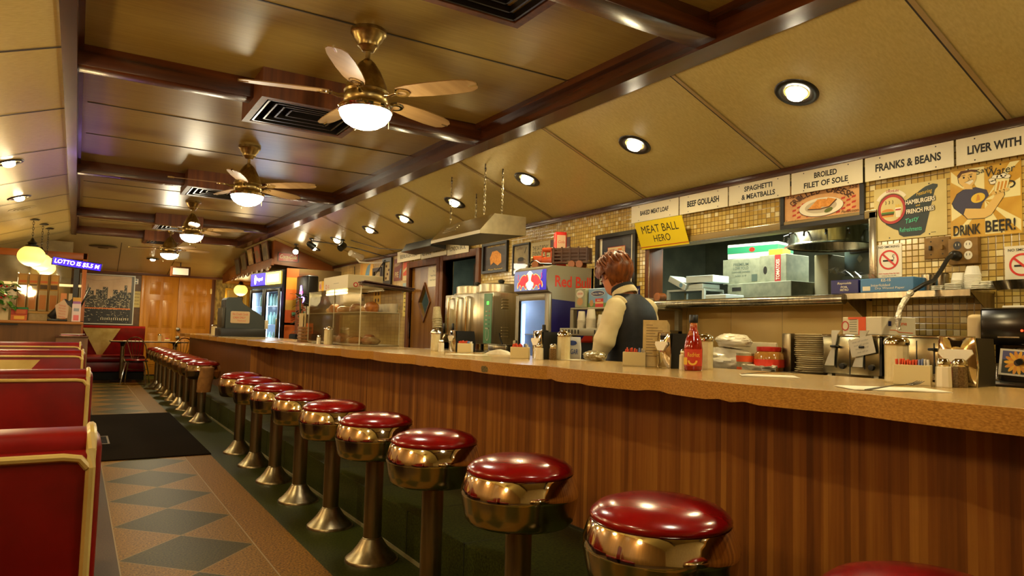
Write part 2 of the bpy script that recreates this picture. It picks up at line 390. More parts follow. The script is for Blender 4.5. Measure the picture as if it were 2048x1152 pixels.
w = MB(BRW); w.box(XL - .1, XL, YN, YF, 0, ZT, wood('left_wall_panel', (120, 84, 36), (150, 108, 50), 'z', 12, .4)); struct(w.build('wall_left', smooth=False))
w = MB(BRW); w.box(XL, 4.02, YN - .1, YN, 0, 2.9, noisy('front_wall_paint', (150, 122, 66), (166, 138, 78), 8, .5)); struct(w.build('wall_front', smooth=False))
# kitchen behind the pass-through, and the passage behind the half open door
KIT = noisy('kitchen_grey_green', (96, 98, 84), (116, 118, 100), 6, .5)
for nm, a, m in (('wall_kitchen_back', (6.6, 6.7, .9, 6.2, 0, 2.45), KIT), ('wall_kitchen_near', (4.02, 6.7, .8, .9, 0, 2.45), KIT), ('wall_kitchen_far', (4.02, 6.7, 6.1, 6.2, 0, 2.45), KIT), ('ceiling_kitchen', (4.02, 6.7, .8, 6.2, 2.45, 2.5), KIT), ('floor_kitchen', (4.02, 6.7, .8, 6.2, -.05, 0), mat('kitchen_floor', (90, 84, 70), .5))):
    k = MB(m); k.box(*a, m); struct(k.build(nm, smooth=False))
k = MB(BRW); k.box(5.4, 5.5, 6.3, 9.4, 0, 2.4, KIT); k.box(4.02, 5.5, 6.25, 6.35, 0, 2.4, KIT); k.box(4.02, 5.5, 9.35, 9.45, 0, 2.4, KIT); k.box(4.02, 5.5, 6.3, 9.4, 2.4, 2.45, KIT); k.box(4.02, 5.5, 6.3, 9.4, -.05, 0, BRW)
struct(k.build('wall_passage', smooth=False))
# pass-through window: steel frame and ledge
b = MB(STEEL)
b.box(3.885, 4.04, 2.30, 2.345, 1.42, 1.92, STEEL, .004); b.box(3.885, 4.04, 4.185, 4.235, 1.42, 1.92, WOODM, .004)
b.box(3.885, 4.04, 2.30, 4.235, 1.88, 1.93, mat('dull_frame_paint', (136, 112, 62), .55), .004)
b.box(3.64, 4.3, 2.345, 4.2, 1.40, 1.43, STEEL, .006)
b.tube([(3.645, 2.345, 1.40), (3.645, 4.2, 1.40)], .03, STEEL, 14)
struct(b.build('window_1'))
DOORW = wood('door_veneer', (104, 66, 22), (130, 86, 32), 'z', 16, .26, .05)
def casing(n, y0, y1, zt):
    b = MB(WOODM); t = .085
    b.box(XR - .035, XR + .12, y1, y1 + t, 0, zt + t, WOODM, .006); b.box(XR - .035, XR + .12, y0 - t, y0, 0, zt + t, WOODM, .006); b.box(XR - .035, XR + .12, y0, y1, zt, zt + t, WOODM, .006)
    struct(b.build(n))
casing('trim_13', 8.09, 8.95, 2.02); casing('trim_14', 7.05, 7.9, 2.045)
d = MB(DOORW)   # swing door with a diamond window
Md = on_right(8.52, 0, XR + .04)
dia = [(0, 1.30), (.17, 1.54), (0, 1.775), (-.17, 1.54)]
out = [(-.43, .01), (.43, .01), (.43, 2.02), (-.43, 2.02)]
# slab built as four pieces round the diamond
for pts in ([(-.43, .01), (.43, .01), (.43, 1.54), (.17, 1.54), (0, 1.30), (-.17, 1.54), (-.43, 1.54)], [(-.43, 1.54), (-.17, 1.54), (0, 1.775), (.17, 1.54), (.43, 1.54), (.43, 2.02), (-.43, 2.02)]):
    d.prism(pts, -.02, .02, DOORW, Md)
dr = struct(d.build('door_1', smooth=False))
b = MB(WOODM); q = [(0, 1.27), (.192, 1.54), (0, 1.805), (-.192, 1.54)]
b.raw([(p[0], p[1], z) for z in (.018, .035) for p in dia + q], [(i, (i + 1) % 4, 4 + (i + 1) % 4, 4 + i) for i in range(4)] + [(8 + i, 12 + i, 12 + (i + 1) % 4, 8 + (i + 1) % 4) for i in range(4)] + [(4 + i, 4 + (i + 1) % 4, 12 + (i + 1) % 4, 12 + i) for i in range(4)] + [(i, 8 + i, 8 + (i + 1) % 4, (i + 1) % 4) for i in range(4)], WOODM, Md)
b.build('window_frame', dr, False)
b = MB(); b.prism(dia, -.004, .004, glass('clear_pane', (.9, .95, .92), .3), Md); b.build('pane', dr, False)
b = MB(BRASS); b.cbox((-.425, 1.62, .022), (.02, .09, .012), BRASS, M=Md); b.cbox((-.425, .4, .022), (.02, .09, .012), BRASS, M=Md); b.build('hinge', dr)
d = MB(DOORW); M2 = Matrix.Translation((4.0, 7.07, 0)) @ Matrix.Rotation(R(-20), 4, 'Z')
d.box(0, .04, 0, .83, .01, 2.03, DOORW, M=M2); dr = struct(d.build('door_2', smooth=False))
b = MB(); b.box(-.004, 0, .34, .52, 1.52, 1.66, mat('employee_plate', (196, 160, 90), .4), M=M2)
b.text('EMPLOYEES', .43, 1.60, .14, .03, INK, M2 @ frame((-.005, .86, 0), (0, -1, 0), (0, 0, 1))); b.build('plate', dr)
# far double doors
d = MB(OAK)
def panel_door(x0, x1):
    d.box(x0, x1, YF - .05, YF - .005, .02, 2.245, OAK, .003)
    wd = x1 - x0; s = .11 * wd / .68
    for (a, b2) in ((.14, .46), (.54, .86)):
        for (z0, z1) in ((.2, .95), (1.08, 1.70), (1.83, 2.12)):
            xa = x0 + a * wd; xb = x0 + b2 * wd
            d.box(xa, xb, YF - .056, YF - .05, z0, z1, OAK, .012)
            d.box(xa + .03, xb - .03, YF - .064, YF - .05, z0 + .04, z1 - .04, OAK, .008)
panel_door(1.28, 1.965); panel_door(1.97, 2.67)
dr = struct(d.build('door_3'))
b = MB(STEEL)
for z in (1.05, .86): b.lathe([(0, .05), (.035, .045), (.04, .02), (.02, .0), (.045, -.005)], (0, 0, 0), STEEL, 16, frame((2.0, YF - .06, z), (1, 0, 0), (0, 0, 1)))
b.build('knob', dr); b = MB(BRASS)
for z in (1.9, .5): b.box(2.64, 2.68, YF - .06, YF - .05, z, z + .12, BRASS)
b.build('hinge', dr)
b = MB(OAK); b.box(1.20, 1.28, YF - .05, YF, 0, 2.245, OAK, .006); b.box(2.67, 2.76, YF - .05, YF, 0, 2.245, WOODM, .006); struct(b.build('trim_15'))
# ================================================================ COUNTER AND SEATING
VINYL = noisy('red_vinyl', (112, 4, 5), (136, 8, 8), 9, .2, coat=.3, spec=.5)
VINYLB = noisy('red_booth_vinyl', (92, 3, 2), (124, 7, 4), 5, .34, (1, 1, 1), 6, bmp=.02)
CREAMV = noisy('cream_vinyl', (176, 150, 80), (200, 176, 108), 7, .3)
LAM = noisy('beige_laminate', (166, 130, 68), (186, 150, 86), 140, .22, (1, 1, 1), 3, spec=.5)
EDGE = noisy('woven_laminate_edge', (152, 100, 30), (190, 136, 54), 240, .35, (1, .5, 1.3), 3)
def slats():
    m = mat('vertical_wood_slats', (120, 70, 24), .38); n, l, b = nodes(m)
    tc = N(m, 'ShaderNodeTexCoord'); sp = N(m, 'ShaderNodeSeparateXYZ'); l.new(tc.outputs['Object'], sp.inputs[0])
    w1 = N(m, 'ShaderNodeTexWhiteNoise', noise_dimensions='1D'); l.new(mathn(m, 'FLOOR', mathn(m, 'DIVIDE', sp.outputs[1], .026)), w1.inputs['W'])
    w2 = N(m, 'ShaderNodeTexWhiteNoise', noise_dimensions='1D'); l.new(mathn(m, 'FLOOR', mathn(m, 'DIVIDE', sp.outputs[1], .071)), w2.inputs['W'])
    mp = coords(m, (1, 1, .05)); nz = N(m, 'ShaderNodeTexNoise'); nz.inputs['Scale'].default_value = 60; nz.inputs['Detail'].default_value = 6; l.new(mp.outputs[0], nz.inputs['Vector'])
    v = mathn(m, 'ADD', mathn(m, 'ADD', mathn(m, 'MULTIPLY', w1.outputs['Value'], .42), mathn(m, 'MULTIPLY', w2.outputs['Value'], .2)), mathn(m, 'MULTIPLY', nz.outputs[0], .5))
    r = ramp(m, [(.2, (104, 56, 18)), (.55, (150, 90, 32)), (.95, (190, 130, 54))]); l.new(v, r.inputs[0]); l.new(r.outputs[0], b.inputs['Base Color'])
    return m
SLAT = slats()
ct = thing('lunch_counter', 'long beige lunch counter with scalloped edge and wooden slat front', 'counter', (0, 0, 0))
# scalloped front edge
CUSP, PIT = 1.10, .689
def xedge(y):
    t = ((y - CUSP) / PIT) % 1.0
    return 1.735 - .05 * math.sin(math.pi * t) ** .75
ys = [];  y = -1.6
while y < 14.85: ys.append(y); y += PIT / 14
ys.append(14.85)
top = MB(LAM); vs = []; fs = []
for y in ys:
    z = ZC(y); xb = 2.56 if y < 9 else 2.62
    vs += [(xedge(y), y, z), (xb, y, z), (xb, y, z - .05), (xedge(y) + .004, y, z - .05)]
n = len(ys)
for i in range(n - 1):
    for k in range(1, 3): fs.append((i * 4 + k, (i + 1) * 4 + k, (i + 1) * 4 + (k + 1) % 4, i * 4 + (k + 1) % 4))
    fs.append((i * 4, (i + 1) * 4, (i + 1) * 4 + 1, i * 4 + 1))
fs += [(0, 1, 2, 3), tuple(reversed([(n - 1) * 4 + k for k in range(4)]))]
top.raw(vs, fs, LAM); top.build('countertop', ct, True, 30)
e = MB(EDGE); vs = []; fs = []; rnd = random.Random(3)
for i, y in enumerate(ys):
    z = ZC(y); ch = 0
    if rnd.random() < .10 and y < 8: ch = rnd.uniform(.002, .007)
    vs += [(xedge(y) - .003, y, z + .0008), (xedge(y) - .003, y, z - .056 + ch), (xedge(y) + .012, y, z - .056 + ch), (xedge(y) + .012, y, z + .0008)]
for i in range(n - 1):
    for k in range(4): fs.append((i * 4 + k, i * 4 + (k + 1) % 4, (i + 1) * 4 + (k + 1) % 4, (i + 1) * 4 + k))
e.raw(vs, fs, EDGE)
jm = mat('edge_joint', (70, 42, 14), .6)
for k in range(-3, 20):
    y = CUSP + PIT * k; z = ZC(y); e.box(xedge(y) - .0045, xedge(y) + .004, y - .004, y + .004, z - .056, z, jm)
yy = 2.95; e.raw([(xedge(yy) - .0055, yy + .045 * math.cos(a) * r, ZC(yy) - .036 + .018 * math.sin(a) * r) for a, r in [(2 * math.pi * k / 14, .75 + .25 * ((k * 37) % 5) / 4) for k in range(14)]], [tuple(range(14))], noisy('worn_chip', (120, 100, 30), (60, 52, 20), 150, .8))
e.build('edge_band', ct, False)
p = MB(SLAT)
p.box(2.09, 2.13, -1.6, 9.05, .235, 1.0, SLAT)
p.prism([(2.09, 9.05), (1.88, 9.2), (1.92, 9.22), (2.13, 9.07)], .235, .99, SLAT)
p.build('front_panel', ct, False)
p = MB(wood('far_counter_panel', (104, 58, 20), (128, 76, 28), 'z', 20, .4)); p.box(1.88, 1.92, 9.2, 14.8, .235, .985); p.build('front_panel', ct, False)
p = MB(SOFTSTEEL); p.box(2.5, 2.53, -1.6, 14.7, .02, .985, SOFTSTEEL); p.build('back_panel', ct, False)
p = MB(STEEL); p.box(2.084, 2.09, -1.6, 9.05, .235, .247, STEEL); p.build('kick_strip', ct, False)

def make_stool(loc, label, group):
    t = thing('bar_stool', label, 'stool', loc, 0, group)
    b = MB(VINYL); b.lathe([(0, .738), (.06, .737), (.12, .730), (.16, .717), (.179, .702), (.185, .692), (.182, .682), (.17, .676)], m=VINYL, seg=48); b.build('cushion', t, ang=60)
    b = MB(CHROME); b.lathe([(.150, .68), (.184, .681), (.187, .676), (.193, .66), (.201, .635), (.205, .617), (.203, .61)], m=CHROME, seg=48, cap=False); b.build('seat_ring', t, ang=50)
    b = MB(SOFTSTEEL); b.lathe([(.203, .611), (.200, .595), (.194, .56), (.186, .53), (.176, .518), (.06, .512), (0, .512)], m=mat('dull_chrome', (176, 166, 138), .16, 1.0), seg=48); b.build('seat_shell', t, ang=50)
    b = MB(SOFTSTEEL); b.lathe([(.046, .515), (.046, .115), (.049, .112), (.049, .104), (.046, .10)], m=SOFTSTEEL, seg=28); b.build('post', t)
    b = MB(SOFTSTEEL); b.lathe([(.047, .112), (.056, .10), (.075, .07), (.105, .035), (.128, .016), (.132, .012), (.134, .0)], m=SOFTSTEEL, seg=36); b.build('base', t, ang=50)
    return t
ORD = ['nearest', 'second', 'third', 'fourth', 'fifth', 'sixth', 'seventh', 'eighth', 'ninth', 'tenth']
first = None
for k in range(10):
    y = .70 + .684 * k
    lab = 'round red chrome counter stool, %s from the camera in the near row of ten' % ORD[k]
    if first is None: first = make_stool((1.335, y, 0), lab, 'near counter stools')
    else: dup(first, (1.335, y, 0), 0, lab, 'near counter stools')
for k in range(9):
    y = 9.17 + .684 * k
    dup(first, (1.335, y, 0), 0, ('round red stool with a brown bag hung on it, front of the far row' if k == 0 else 'round red chrome counter stool, %s behind the stool with the brown bag' % ORD[k].replace('second', 'first').replace('third', 'second') if k < 3 else 'round red chrome counter stool, number %s from the front in the far row' % ORD[k]), 'far counter stools')
# paper bag pulled over the nearest far stool's edge
b = MB(noisy('brown_paper', (120, 78, 30), (150, 102, 44), 14, .8, bmp=.2)); rg = []
rn = random.Random(5)
for i, (z, s) in enumerate(((.36, .92), (.40, 1.), (.46, .98), (.52, .97), (.58, .96), (.645, .92), (.655, .5))):
    rg.append([((.075 + rn.uniform(-.006, .006)) * s * math.cos(2 * math.pi * k / 16) * 1.1 + (z - .5) * .12, (.07 + rn.uniform(-.006, .006)) * s * math.sin(2 * math.pi * k / 16), z) for k in range(16)])
b.loft(rg); o = b.build('paper_bag', None, True, 60, (1.325, 8.893, .02)); tag(o, 'crumpled brown paper bag hanging on the front stool of the far row', 'bag')

# ---------------------------------------------------------------- booths
def make_booth(name, label, L, loc, cream, group, ztop=.955):
    t = thing(name, label, 'booth', loc, 0, group)     # origin at the aisle end of the backrest, on the floor
    b = MB(VINYLB); b.box(-L, 0, -.066, .066, .42, ztop, VINYLB, .03, seg=4)
    b.build('backrest', t, ang=60)
    for s in (-1, 1):
        b = MB(VINYLB)
        M = frame((-L, s * .065, .45), (1, 0, 0), (0, 0, 1))
        b.box(-L + .03, -.012, *( (-.082, -.05) if s < 0 else (.05, .082) ), .45, ztop - .03, VINYLB, .018, seg=3)
        if cream:
            hw = ztop - .045 - .455; xm = -L / 2; y0 = s * .0828
            pts = [(xm - .09, y0, .46), (xm + .09, y0, .46), (xm + .09 + hw * .72, y0, ztop - .062), (xm - .09 - hw * .72, y0, ztop - .062)]
            b.raw(pts, [(0, 1, 2, 3)] if s < 0 else [(3, 2, 1, 0)], CREAMV)
        b.build('back_cushion', t, ang=60)
        b = MB(CREAMV); y0 = s * .083
        b.tube([(-L + .03, y0, ztop - .040), (-.06, y0, ztop - .040), (-.035, y0, ztop - .044), (-.022, y0, ztop - .06)], .0075, CREAMV, 8); b.build('piping', t)
        b = MB(CREAMV); b.tube([(-.018, 0, ztop + .001), (-.018, s * .03, ztop + .001), (-.018, s * .055, ztop - .006), (-.018, s * .072, ztop - .03), (-.018, s * .082, ztop - .06), (-.018, s * .082, .45)], .0085, CREAMV, 8); b.build('piping', t)
        b = MB(VINYLB); b.box(-L, -.01, *((-.56, -.07) if s < 0 else (.07, .56)), .33, .46, VINYLB, .04, seg=4); b.build('seat', t, ang=60)
        b = MB(BLACKMATTE); b.box(-L, -.03, *((-.53, -.06) if s < 0 else (.06, .53)), 0, .33, mat('dark_kick', (40, 12, 8), .5)); b.build('base', t)
    return t
BL = ['nearest red vinyl booth back with cream piping at the left edge of the aisle', 'second red vinyl booth back from the camera, worn patch at left', 'third booth back from the camera, red with a cream panel', 'farthest of the four booth backs, red with a cream panel, before the wood counter']
for k, (y, x) in enumerate(((1.58, .055), (3.55, .075), (5.62, .068), (7.55, .062))):
    make_booth('diner_booth', BL[k], 1.36, (x, y, 0), k > 1, 'red booths along the aisle', .957 if k < 2 else .96 + .004 * k)
# far banquette against the back wall
t = thing('banquette_bench', 'red and cream vinyl banquette against the back wall under the skyline picture', 'booth', (.1, 17.2, 0))
b = MB(VINYLB); x0, x1 = -.9, 1.16
b.prism([(-.30, .45), (-.42, 1.06), (-.36, 1.10), (-.02, 1.10), (-.02, .45)], x0, x1, VINYLB, Matrix(((0, 0, 1, 0), (-1, 0, 0, 0), (0, 1, 0, 0), (0, 0, 0, 1))) @ Matrix.Diagonal((-1, 1, 1, 1)))
b.build('backrest', t, False)
b = MB(CREAMV); b.raw([(.02, -.445, 1.045), (.70, -.445, 1.045), (.40, -.315, .50), (.30, -.315, .50)], [(3, 2, 1, 0)], CREAMV); b.build('cream_panel', t, False)
b = MB(VINYLB); b.box(x0, x1, -.85, -.28, .36, .50, VINYLB, .05, seg=3); b.build('seat', t, ang=60)
b = MB(VINYLB); b.box(x0, x1, -.78, -.05, .17, .37, VINYLB, .01); b.build('skirt', t)
b = MB(BLACKMATTE); b.box(x0, x1, -.72, -.05, 0, .17, BLACKMATTE); b.build('base', t)
# long dining table near the back doors
t = thing('dining_table', 'long dark-edged diner table on chrome posts beside the banquette', 'table', (1.27, 16.05, 0))
b = MB(BLACK); b.box(-.68, .72, -.35, .35, .785, .80, BLACK, .004); b.box(-.67, .71, -.34, .34, .80, .806, mat('table_laminate', (190, 150, 104), .18), .003); b.build('tabletop', t)
for x in (-.45, .5):
    b = MB(BLACK); b.lathe([(.04, .70), (.05, .76), (.16, .785)], (x, 0, 0), BLACK, 16); b.build('mounting_plate', t)
    b = MB(CHROME); b.tube([(x, 0, .03), (x, 0, .775)], .038, SOFTSTEEL, 16); b.build('post', t)
    b = MB(BLACK); b.lathe([(.20, 0), (.2, .012), (.06, .035), (.04, .06)], (x, 0, 0), BLACK, 20); b.build('base', t)
CHR = mat('chair_chrome', (205, 200, 190), .15, 1.0)
def make_chair(loc, rz, label, group):
    t = thing('cafe_chair', label, 'chair', loc, rz, group)        # faces +Y in its own frame, seat centre at the origin
    b = MB(VINYL); b.lathe([(0, .475), (.15, .474), (.19, .465), (.20, .45), (.19, .44)], m=VINYL, seg=28); b.build('seat', t, ang=60)
    b = MB(BLACK); b.lathe([(.17, .44), (.205, .44), (.205, .425), (.17, .425)], m=BLACK, seg=28); b.build('seat_rim', t)
    for sx in (-1, 1):
        for sy in (-1, 1):
            b = MB(CHR); b.tube([(sx * .15, sy * .14, .43), (sx * .19, sy * .2, .22), (sx * .215, sy * .245, .0)], .0115, CHR, 8); b.build('leg', t)
    b = MB(CHR); b.tube([(sx_, y_, .27) for sx_, y_ in ((.17, .17), (.10, .13), (0, .12), (-.10, .13), (-.17, .17))], .007, CHR, 6); b.build('stretcher', t)
    b = MB(CHR); pts = []
    for k in range(19):
        a = math.pi * k / 18; pts.append((-.2 * math.cos(a), -.19 - .06 * math.sin(a) - .02, .56 + .34 * math.sin(a) ** .8))
    b.tube([(-.17, -.15, .43), (-.195, -.19, .5)] + pts + [(.195, -.19, .5), (.17, -.15, .43)], .0115, CHR, 8); b.build('back_frame', t)
    for k in range(5):
        x = -.11 + .055 * k; b = MB(CHR); b.tube([(x * .35, -.17, .45), (x * .8, -.21, .62), (x * 1.25, -.265, .86 - abs(k - 2) * .018)], .005, CHR, 6); b.build('spindle', t)
    return t
c1 = make_chair((1.03, 15.35, .0), R(-12), 'chrome cafe chair with red seat standing clear on the near side of the table', 'chairs at the far table')
dup(c1, (1.78, 15.25, 0), R(8), 'chrome cafe chair mostly hidden behind the far row of stools', 'chairs at the far table')
# things on the far table
def shaker(name, x, y, z, label, cat, glassmat, r=.024, h=.075, group=None, octo=True):
    t = thing(name, label, cat, (x, y, z), .3, group)
    b = MB(glassmat); b.lathe([(r * .95, 0), (r, .003), (r * .92, h * .8), (r * .7, h * .86)], m=glassmat, seg=8 if octo else 20); b.build('jar', t, not octo)
    b = MB(CHROME); b.lathe([(r * .78, h * .82), (r * .82, h * .86), (r * .8, h * 1.05), (r * .55, h * 1.14), (0, h * 1.16)], m=CHROME, seg=16); b.build('lid', t)
    return t
SUGAR = noisy('sugar_in_glass', (232, 216, 166), (238, 226, 182), 40, .14, coat=.6)
SALT = mat('salt_in_glass', (234, 222, 186), .14, coat=.6); PEPPER = noisy('pepper_in_glass', (84, 62, 34), (120, 94, 56), 200, .14, coat=.6)
def pourer(x, y, z, label, r=.036, h=.125, group=None):
    t = thing('sugar_pourer', label, 'sugar pourer', (x, y, z), 0, group)
    b = MB(SUGAR); b.lathe([(r * .93, 0), (r, .006), (r * .97, .02), (r * .97, h), (r * .9, h + .004)], m=SUGAR, seg=12); b.build('jar', t, False)
    b = MB(glass('thin_jar_glass', (.97, .96, .92), .25)); b.lathe([(r * 1.02, .0), (r * 1.03, .01), (r * 1.0, h + .004)], seg=24, cap=False); b.build('glass', t)
    b = MB(CHROME); b.lathe([(r * 1.06, h), (r * 1.07, h + .012), (r * .95, h + .02), (r * .45, h + .03), (0, h + .032)], m=CHROME, seg=24)
    b.raw([(-.008, -r * .7, h + .022), (.008, -r * .7, h + .022), (.008, .0, h + .034), (-.008, 0, h + .034)], [(0, 1, 2, 3)], CHROME); b.build('lid', t)
    return t
pourer(1.47, 16.0, .806, 'sugar pourer standing on the far dining table')
b = MB(RED); b.box(-.05, .05, -.03, .03, 0, .05, CERAM, .004); b.box(-.04, .02, -.02, .02, .05, .07, RED); o = b.build('packet_holder', None, True, loc=(1.62, 16.05, .806)); tag(o, 'small packet holder on the far dining table by the sugar pourer', 'holder')
b = MB(PAPER); b.box(-.18, .18, -.12, .12, 0, .003, PAPER); o = b.build('paper_sheet', None, False, loc=(1.0, 15.95, .806)); tag(o, 'paper placemat lying on the far dining table', 'paper')
# rubber mat with a brass-edged floor grille beside it
b = MB(noisy('black_brown_mat', (16, 11, 5), (34, 24, 11), 160, .95, bmp=.2, spec=.05)); b.box(.075, 1.10, 6.83, 10.2, 0, .012, bev=.004); o = b.build('floor_mat'); tag(o, 'dark rubber entrance mat across the tiled aisle', 'mat')
t = thing('floor_grille', 'small black floor grille with a metal rim on the entrance mat', 'grille', (.21, 7.95, .012)); t.scale = (.55, 1, 1)
b = MB(SOFTSTEEL)
for x0, x1, y0, y1 in ((-.2, .23, -.27, -.24), (-.2, .23, .24, .27), (.2, .23, -.24, .24), (-.23, -.2, -.27, .27)): b.box(x0, x1, y0, y1, 0, .008, SOFTSTEEL)
b.build('rim', t, False); b = MB(BLACKMATTE); b.box(-.2, .2, -.24, .24, 0, .003, BLACKMATTE)
for k in range(12): b.box(-.2, .2, -.22 + k * .04, -.21 + k * .04, .003, .007, BLACK)
b.build('slats', t, False)
# ================================================================ LAMPS, FANS, VENTS
BULB = glow('bulb_glow', (255, 240, 205), 28.0); BULBF = glow('fan_bowl_glow', (255, 246, 228), 14.0)
TRIMB = mat('black_lamp_trim', (22, 16, 10), .3)
sl = math.atan2(ZB + .02 - ZT, XR - 2.86); slL = math.atan2(ZB + .02 - ZT, -.15 - XL)
def downlight(x, y, z, tilt, label, group, power=None, src=None):
    t = src.copy() if src else thing('recessed_downlight', label, 'ceiling light', (x, y, z), 0, group)
    t.rotation_euler = (0, tilt, 0)
    b = MB(TRIMB); b.lathe([(.06, .01), (.072, -.006), (.108, -.012), (.118, -.004), (.12, .004)], m=TRIMB, seg=36, cap=False)
    b.lathe([(.065, .0), (.05, .03), (.062, -.004)], m=mat('lamp_reflector', (70, 56, 26), .3, .8), seg=28, cap=False); b.build('trim_ring', t, ang=50)
    b = MB(BULB); b.lathe([(.044, .0), (.05, -.014), (.044, -.03), (.026, -.04), (0, -.044)], m=BULB, seg=24); b.build('bulb', t, ang=70)
    lamp('downlight_light', t, (0, 0, -.055), power or LAMP['down'], WARM, .06)
    return t
for k, y in enumerate((-1.55, -.23, 1.08, 2.40, 3.72, 5.12, 6.51, 7.83, 9.0, 10.4, 11.64)):
    lab = {3: 'largest round recessed downlight above the franks and beans sign', 4: 'recessed downlight on the sloped ceiling, second nearest of the row', 5: 'recessed downlight on the sloped ceiling above the framed coffee picture', 6: 'recessed downlight on the sloped ceiling behind the hood chains', 7: 'recessed downlight on the sloped ceiling left of the steel hood', 8: 'recessed downlight on the sloped ceiling just right of the track heads', 9: 'small recessed downlight beside the black track head cable', 10: 'farthest recessed downlight of the counter row, at the soffit'}.get(k, 'recessed downlight on the sloped ceiling behind the camera, number %d' % (k + 1))
    downlight(3.30, y, slope_z(3.30, y), sl, lab, 'downlights above the counter')
for k, (x, y) in enumerate(((-.62, 1.6), (-.62, 4.6), (-.585, 7.55), (-.62, 9.55))):
    downlight(x, y, slope_z(x), -slL, ['recessed downlight over the nearest booth', 'recessed downlight over the second booth', 'recessed downlight at the left edge above the booths', 'recessed downlight on the left slope before the oval vent'][k], 'downlights above the booths')
downlight(1.27, 16.1, 2.70 + (ZT + .01 - 2.70) * (16.1 - 14.37) / (YF - 14.37) - .004, 0, 'round ceiling lamp above the double doors at the back', 'downlights at the back', LAMP['down'] * 3)
b = MB(mat('cream_vent', (190, 170, 110), .4)); 
for r0, r1, z in ((.10, .15, -.004), (.06, .09, -.008), (.02, .05, -.012)): b.lathe([(r0, z), (r1, z), (r1, z + .01)], m=b.d, seg=32, cap=False)
o = b.build('round_vent', None); o.location = (-.64, 10.45, slope_z(-.64)); o.rotation_euler = (0, -slL, 0); tag(o, 'oval-looking round air vent on the left sloped ceiling', 'vent')
b = MB(mat('bronze_vent', (96, 74, 34), .4)); b.lathe([(0, -.03), (.08, -.03), (.10, -.012), (.2, -.008), (.24, 0.0)], m=b.d, seg=36); o = b.build('round_vent', None); o.location = (.36, 15.3, 2.70 + (ZT - 2.69) * (15.3 - 14.37) / (YF - 14.37)); tag(o, 'bronze round ceiling vent at the back above the red LED sign', 'vent')
o['label'] = 'bronze round ceiling vent at the back, above the lottery LED sign'
# ceiling fans
FANW = wood('pale_blade_wood', (140, 106, 60), (166, 130, 80), 'x', 20, .42, .05)
def make_fan(loc, rot, label, group):
    t = thing('ceiling_fan', label, 'ceiling fan', loc, rot, group)       # origin at the ceiling
    b = MB(BRASS); b.lathe([(.098, 0), (.10, -.02), (.086, -.03), (.078, -.055), (.064, -.07), (.058, -.092), (.045, -.10), (.036, -.118), (.028, -.122)], m=BRASS, seg=32); b.build('canopy', t, ang=40)
    b = MB(BRASS); b.tube([(0, 0, -.11), (0, 0, -.185)], .014, BRASS, 12); b.build('downrod', t)
    b = MB(BRASS); b.lathe([(.018, -0.165), (.045, -0.190), (.075, -0.235), (.098, -0.285), (.112, -0.320), (.118, -0.345)], m=BRASS, seg=36)
    b.lathe([(.118, -0.345), (.124, -0.353), (.118, -0.365), (.122, -0.380), (.122, -0.407), (.108, -0.427), (.09, -0.435), (.14, -0.445)], m=BRASS, seg=36); b.build('motor_housing', t, ang=40)
    b = MB(CHROME); b.lathe([(.09, -0.435), (.148, -0.439), (.153, -0.447), (.147, -0.455), (.151, -0.461), (.146, -0.467)], m=CHROME, seg=36, cap=False); b.build('light_ring', t, ang=40)
    b = MB(BULBF); b.lathe([(.144, -0.465), (.138, -0.490), (.115, -0.522), (.08, -0.545), (.04, -0.558), (0, -0.562)], m=BULBF, seg=36); b.build('glass_bowl', t, ang=70)
    for k in range(5):
        a = 2 * math.pi * k / 5; M = Matrix.Rotation(a, 4, 'Z') @ Matrix.Translation((0, 0, -.37)) @ Matrix.Rotation(R(-11), 4, 'X')
        b = MB(FANW); pts = [(.20, -.045), (.26, -.06), (.40, -.068), (.56, -.064), (.63, -.05), (.66, -.028), (.665, .0), (.655, .035), (.62, .058), (.52, .067), (.38, .065), (.26, .055), (.20, .04)]
        b.prism(pts, -.003, .003, FANW, M)
        bl = b.build('blade', t, False)
        b = MB(CHROME); b.tube([(.11, 0, -.012), (.15, 0, -.016), (.19, 0, -.006)], [.016, .011, .009], CHROME, 10, M)
        b.ring(.225, 0, .024, .042, CHROME, M, -.0055, 20); b.ring(.225, 0, .024, .042, CHROME, M, .0055, 20)
        b.raw([(.225 + r * math.cos(q), r * math.sin(q) * .8, z) for z in (-.012, -.003) for r in (.026, .044) for q in [2 * math.pi * i / 20 for i in range(20)]],
              [(20 * (r) + i, 20 * (r) + (i + 1) % 20, 40 + 20 * r + (i + 1) % 20, 40 + 20 * r + i) for r in (0, 1) for i in range(20)] + [(i, 20 + i, 20 + (i + 1) % 20, (i + 1) % 20) for i in range(20)], CHROME, M)
        b.build('blade_bracket', t, ang=50)
        b = MB(CHROME); b.prism([(.615, -.004), (.665, -.006), (.668, .006), (.615, .004)], -.007, .007, CHROME, M); b.build('blade_tip', t, False)
    b = MB(BRASS); b.tube([(-.12, -.06, -.455), (-.12, -.06, -.595)], .0015, BRASS, 5); b.sphere((-.12, -.06, -.60), .006, BRASS, 8, 6); b.tube([(.11, -.07, -.455), (.11, -.07, -.545)], .0015, BRASS, 5); b.build('pull_chain', t)
    lamp('fan_light', t, (0, 0, -.66), LAMP['fan'], FANC, .12, 'POINT')
    return t
FL = ['nearest large ceiling fan with lit white bowl light', 'second ceiling fan from the camera, lit bowl over the aisle', 'third ceiling fan from the camera, smaller and lit', 'farthest ceiling fan, just before the back of the room']
FANROT = [R(21), R(32), R(50), R(12)]
for k, (x, y) in enumerate(((1.30, 3.69), (1.28, 6.76), (1.26, 10.29), (1.30, 13.3))):
    make_fan((x, y, ZCC), FANROT[k], FL[k], 'ceiling fans')
make_fan((1.31, .9, ZCC), .4, 'ceiling fan overhead behind the top edge of the photo', 'ceiling fans')
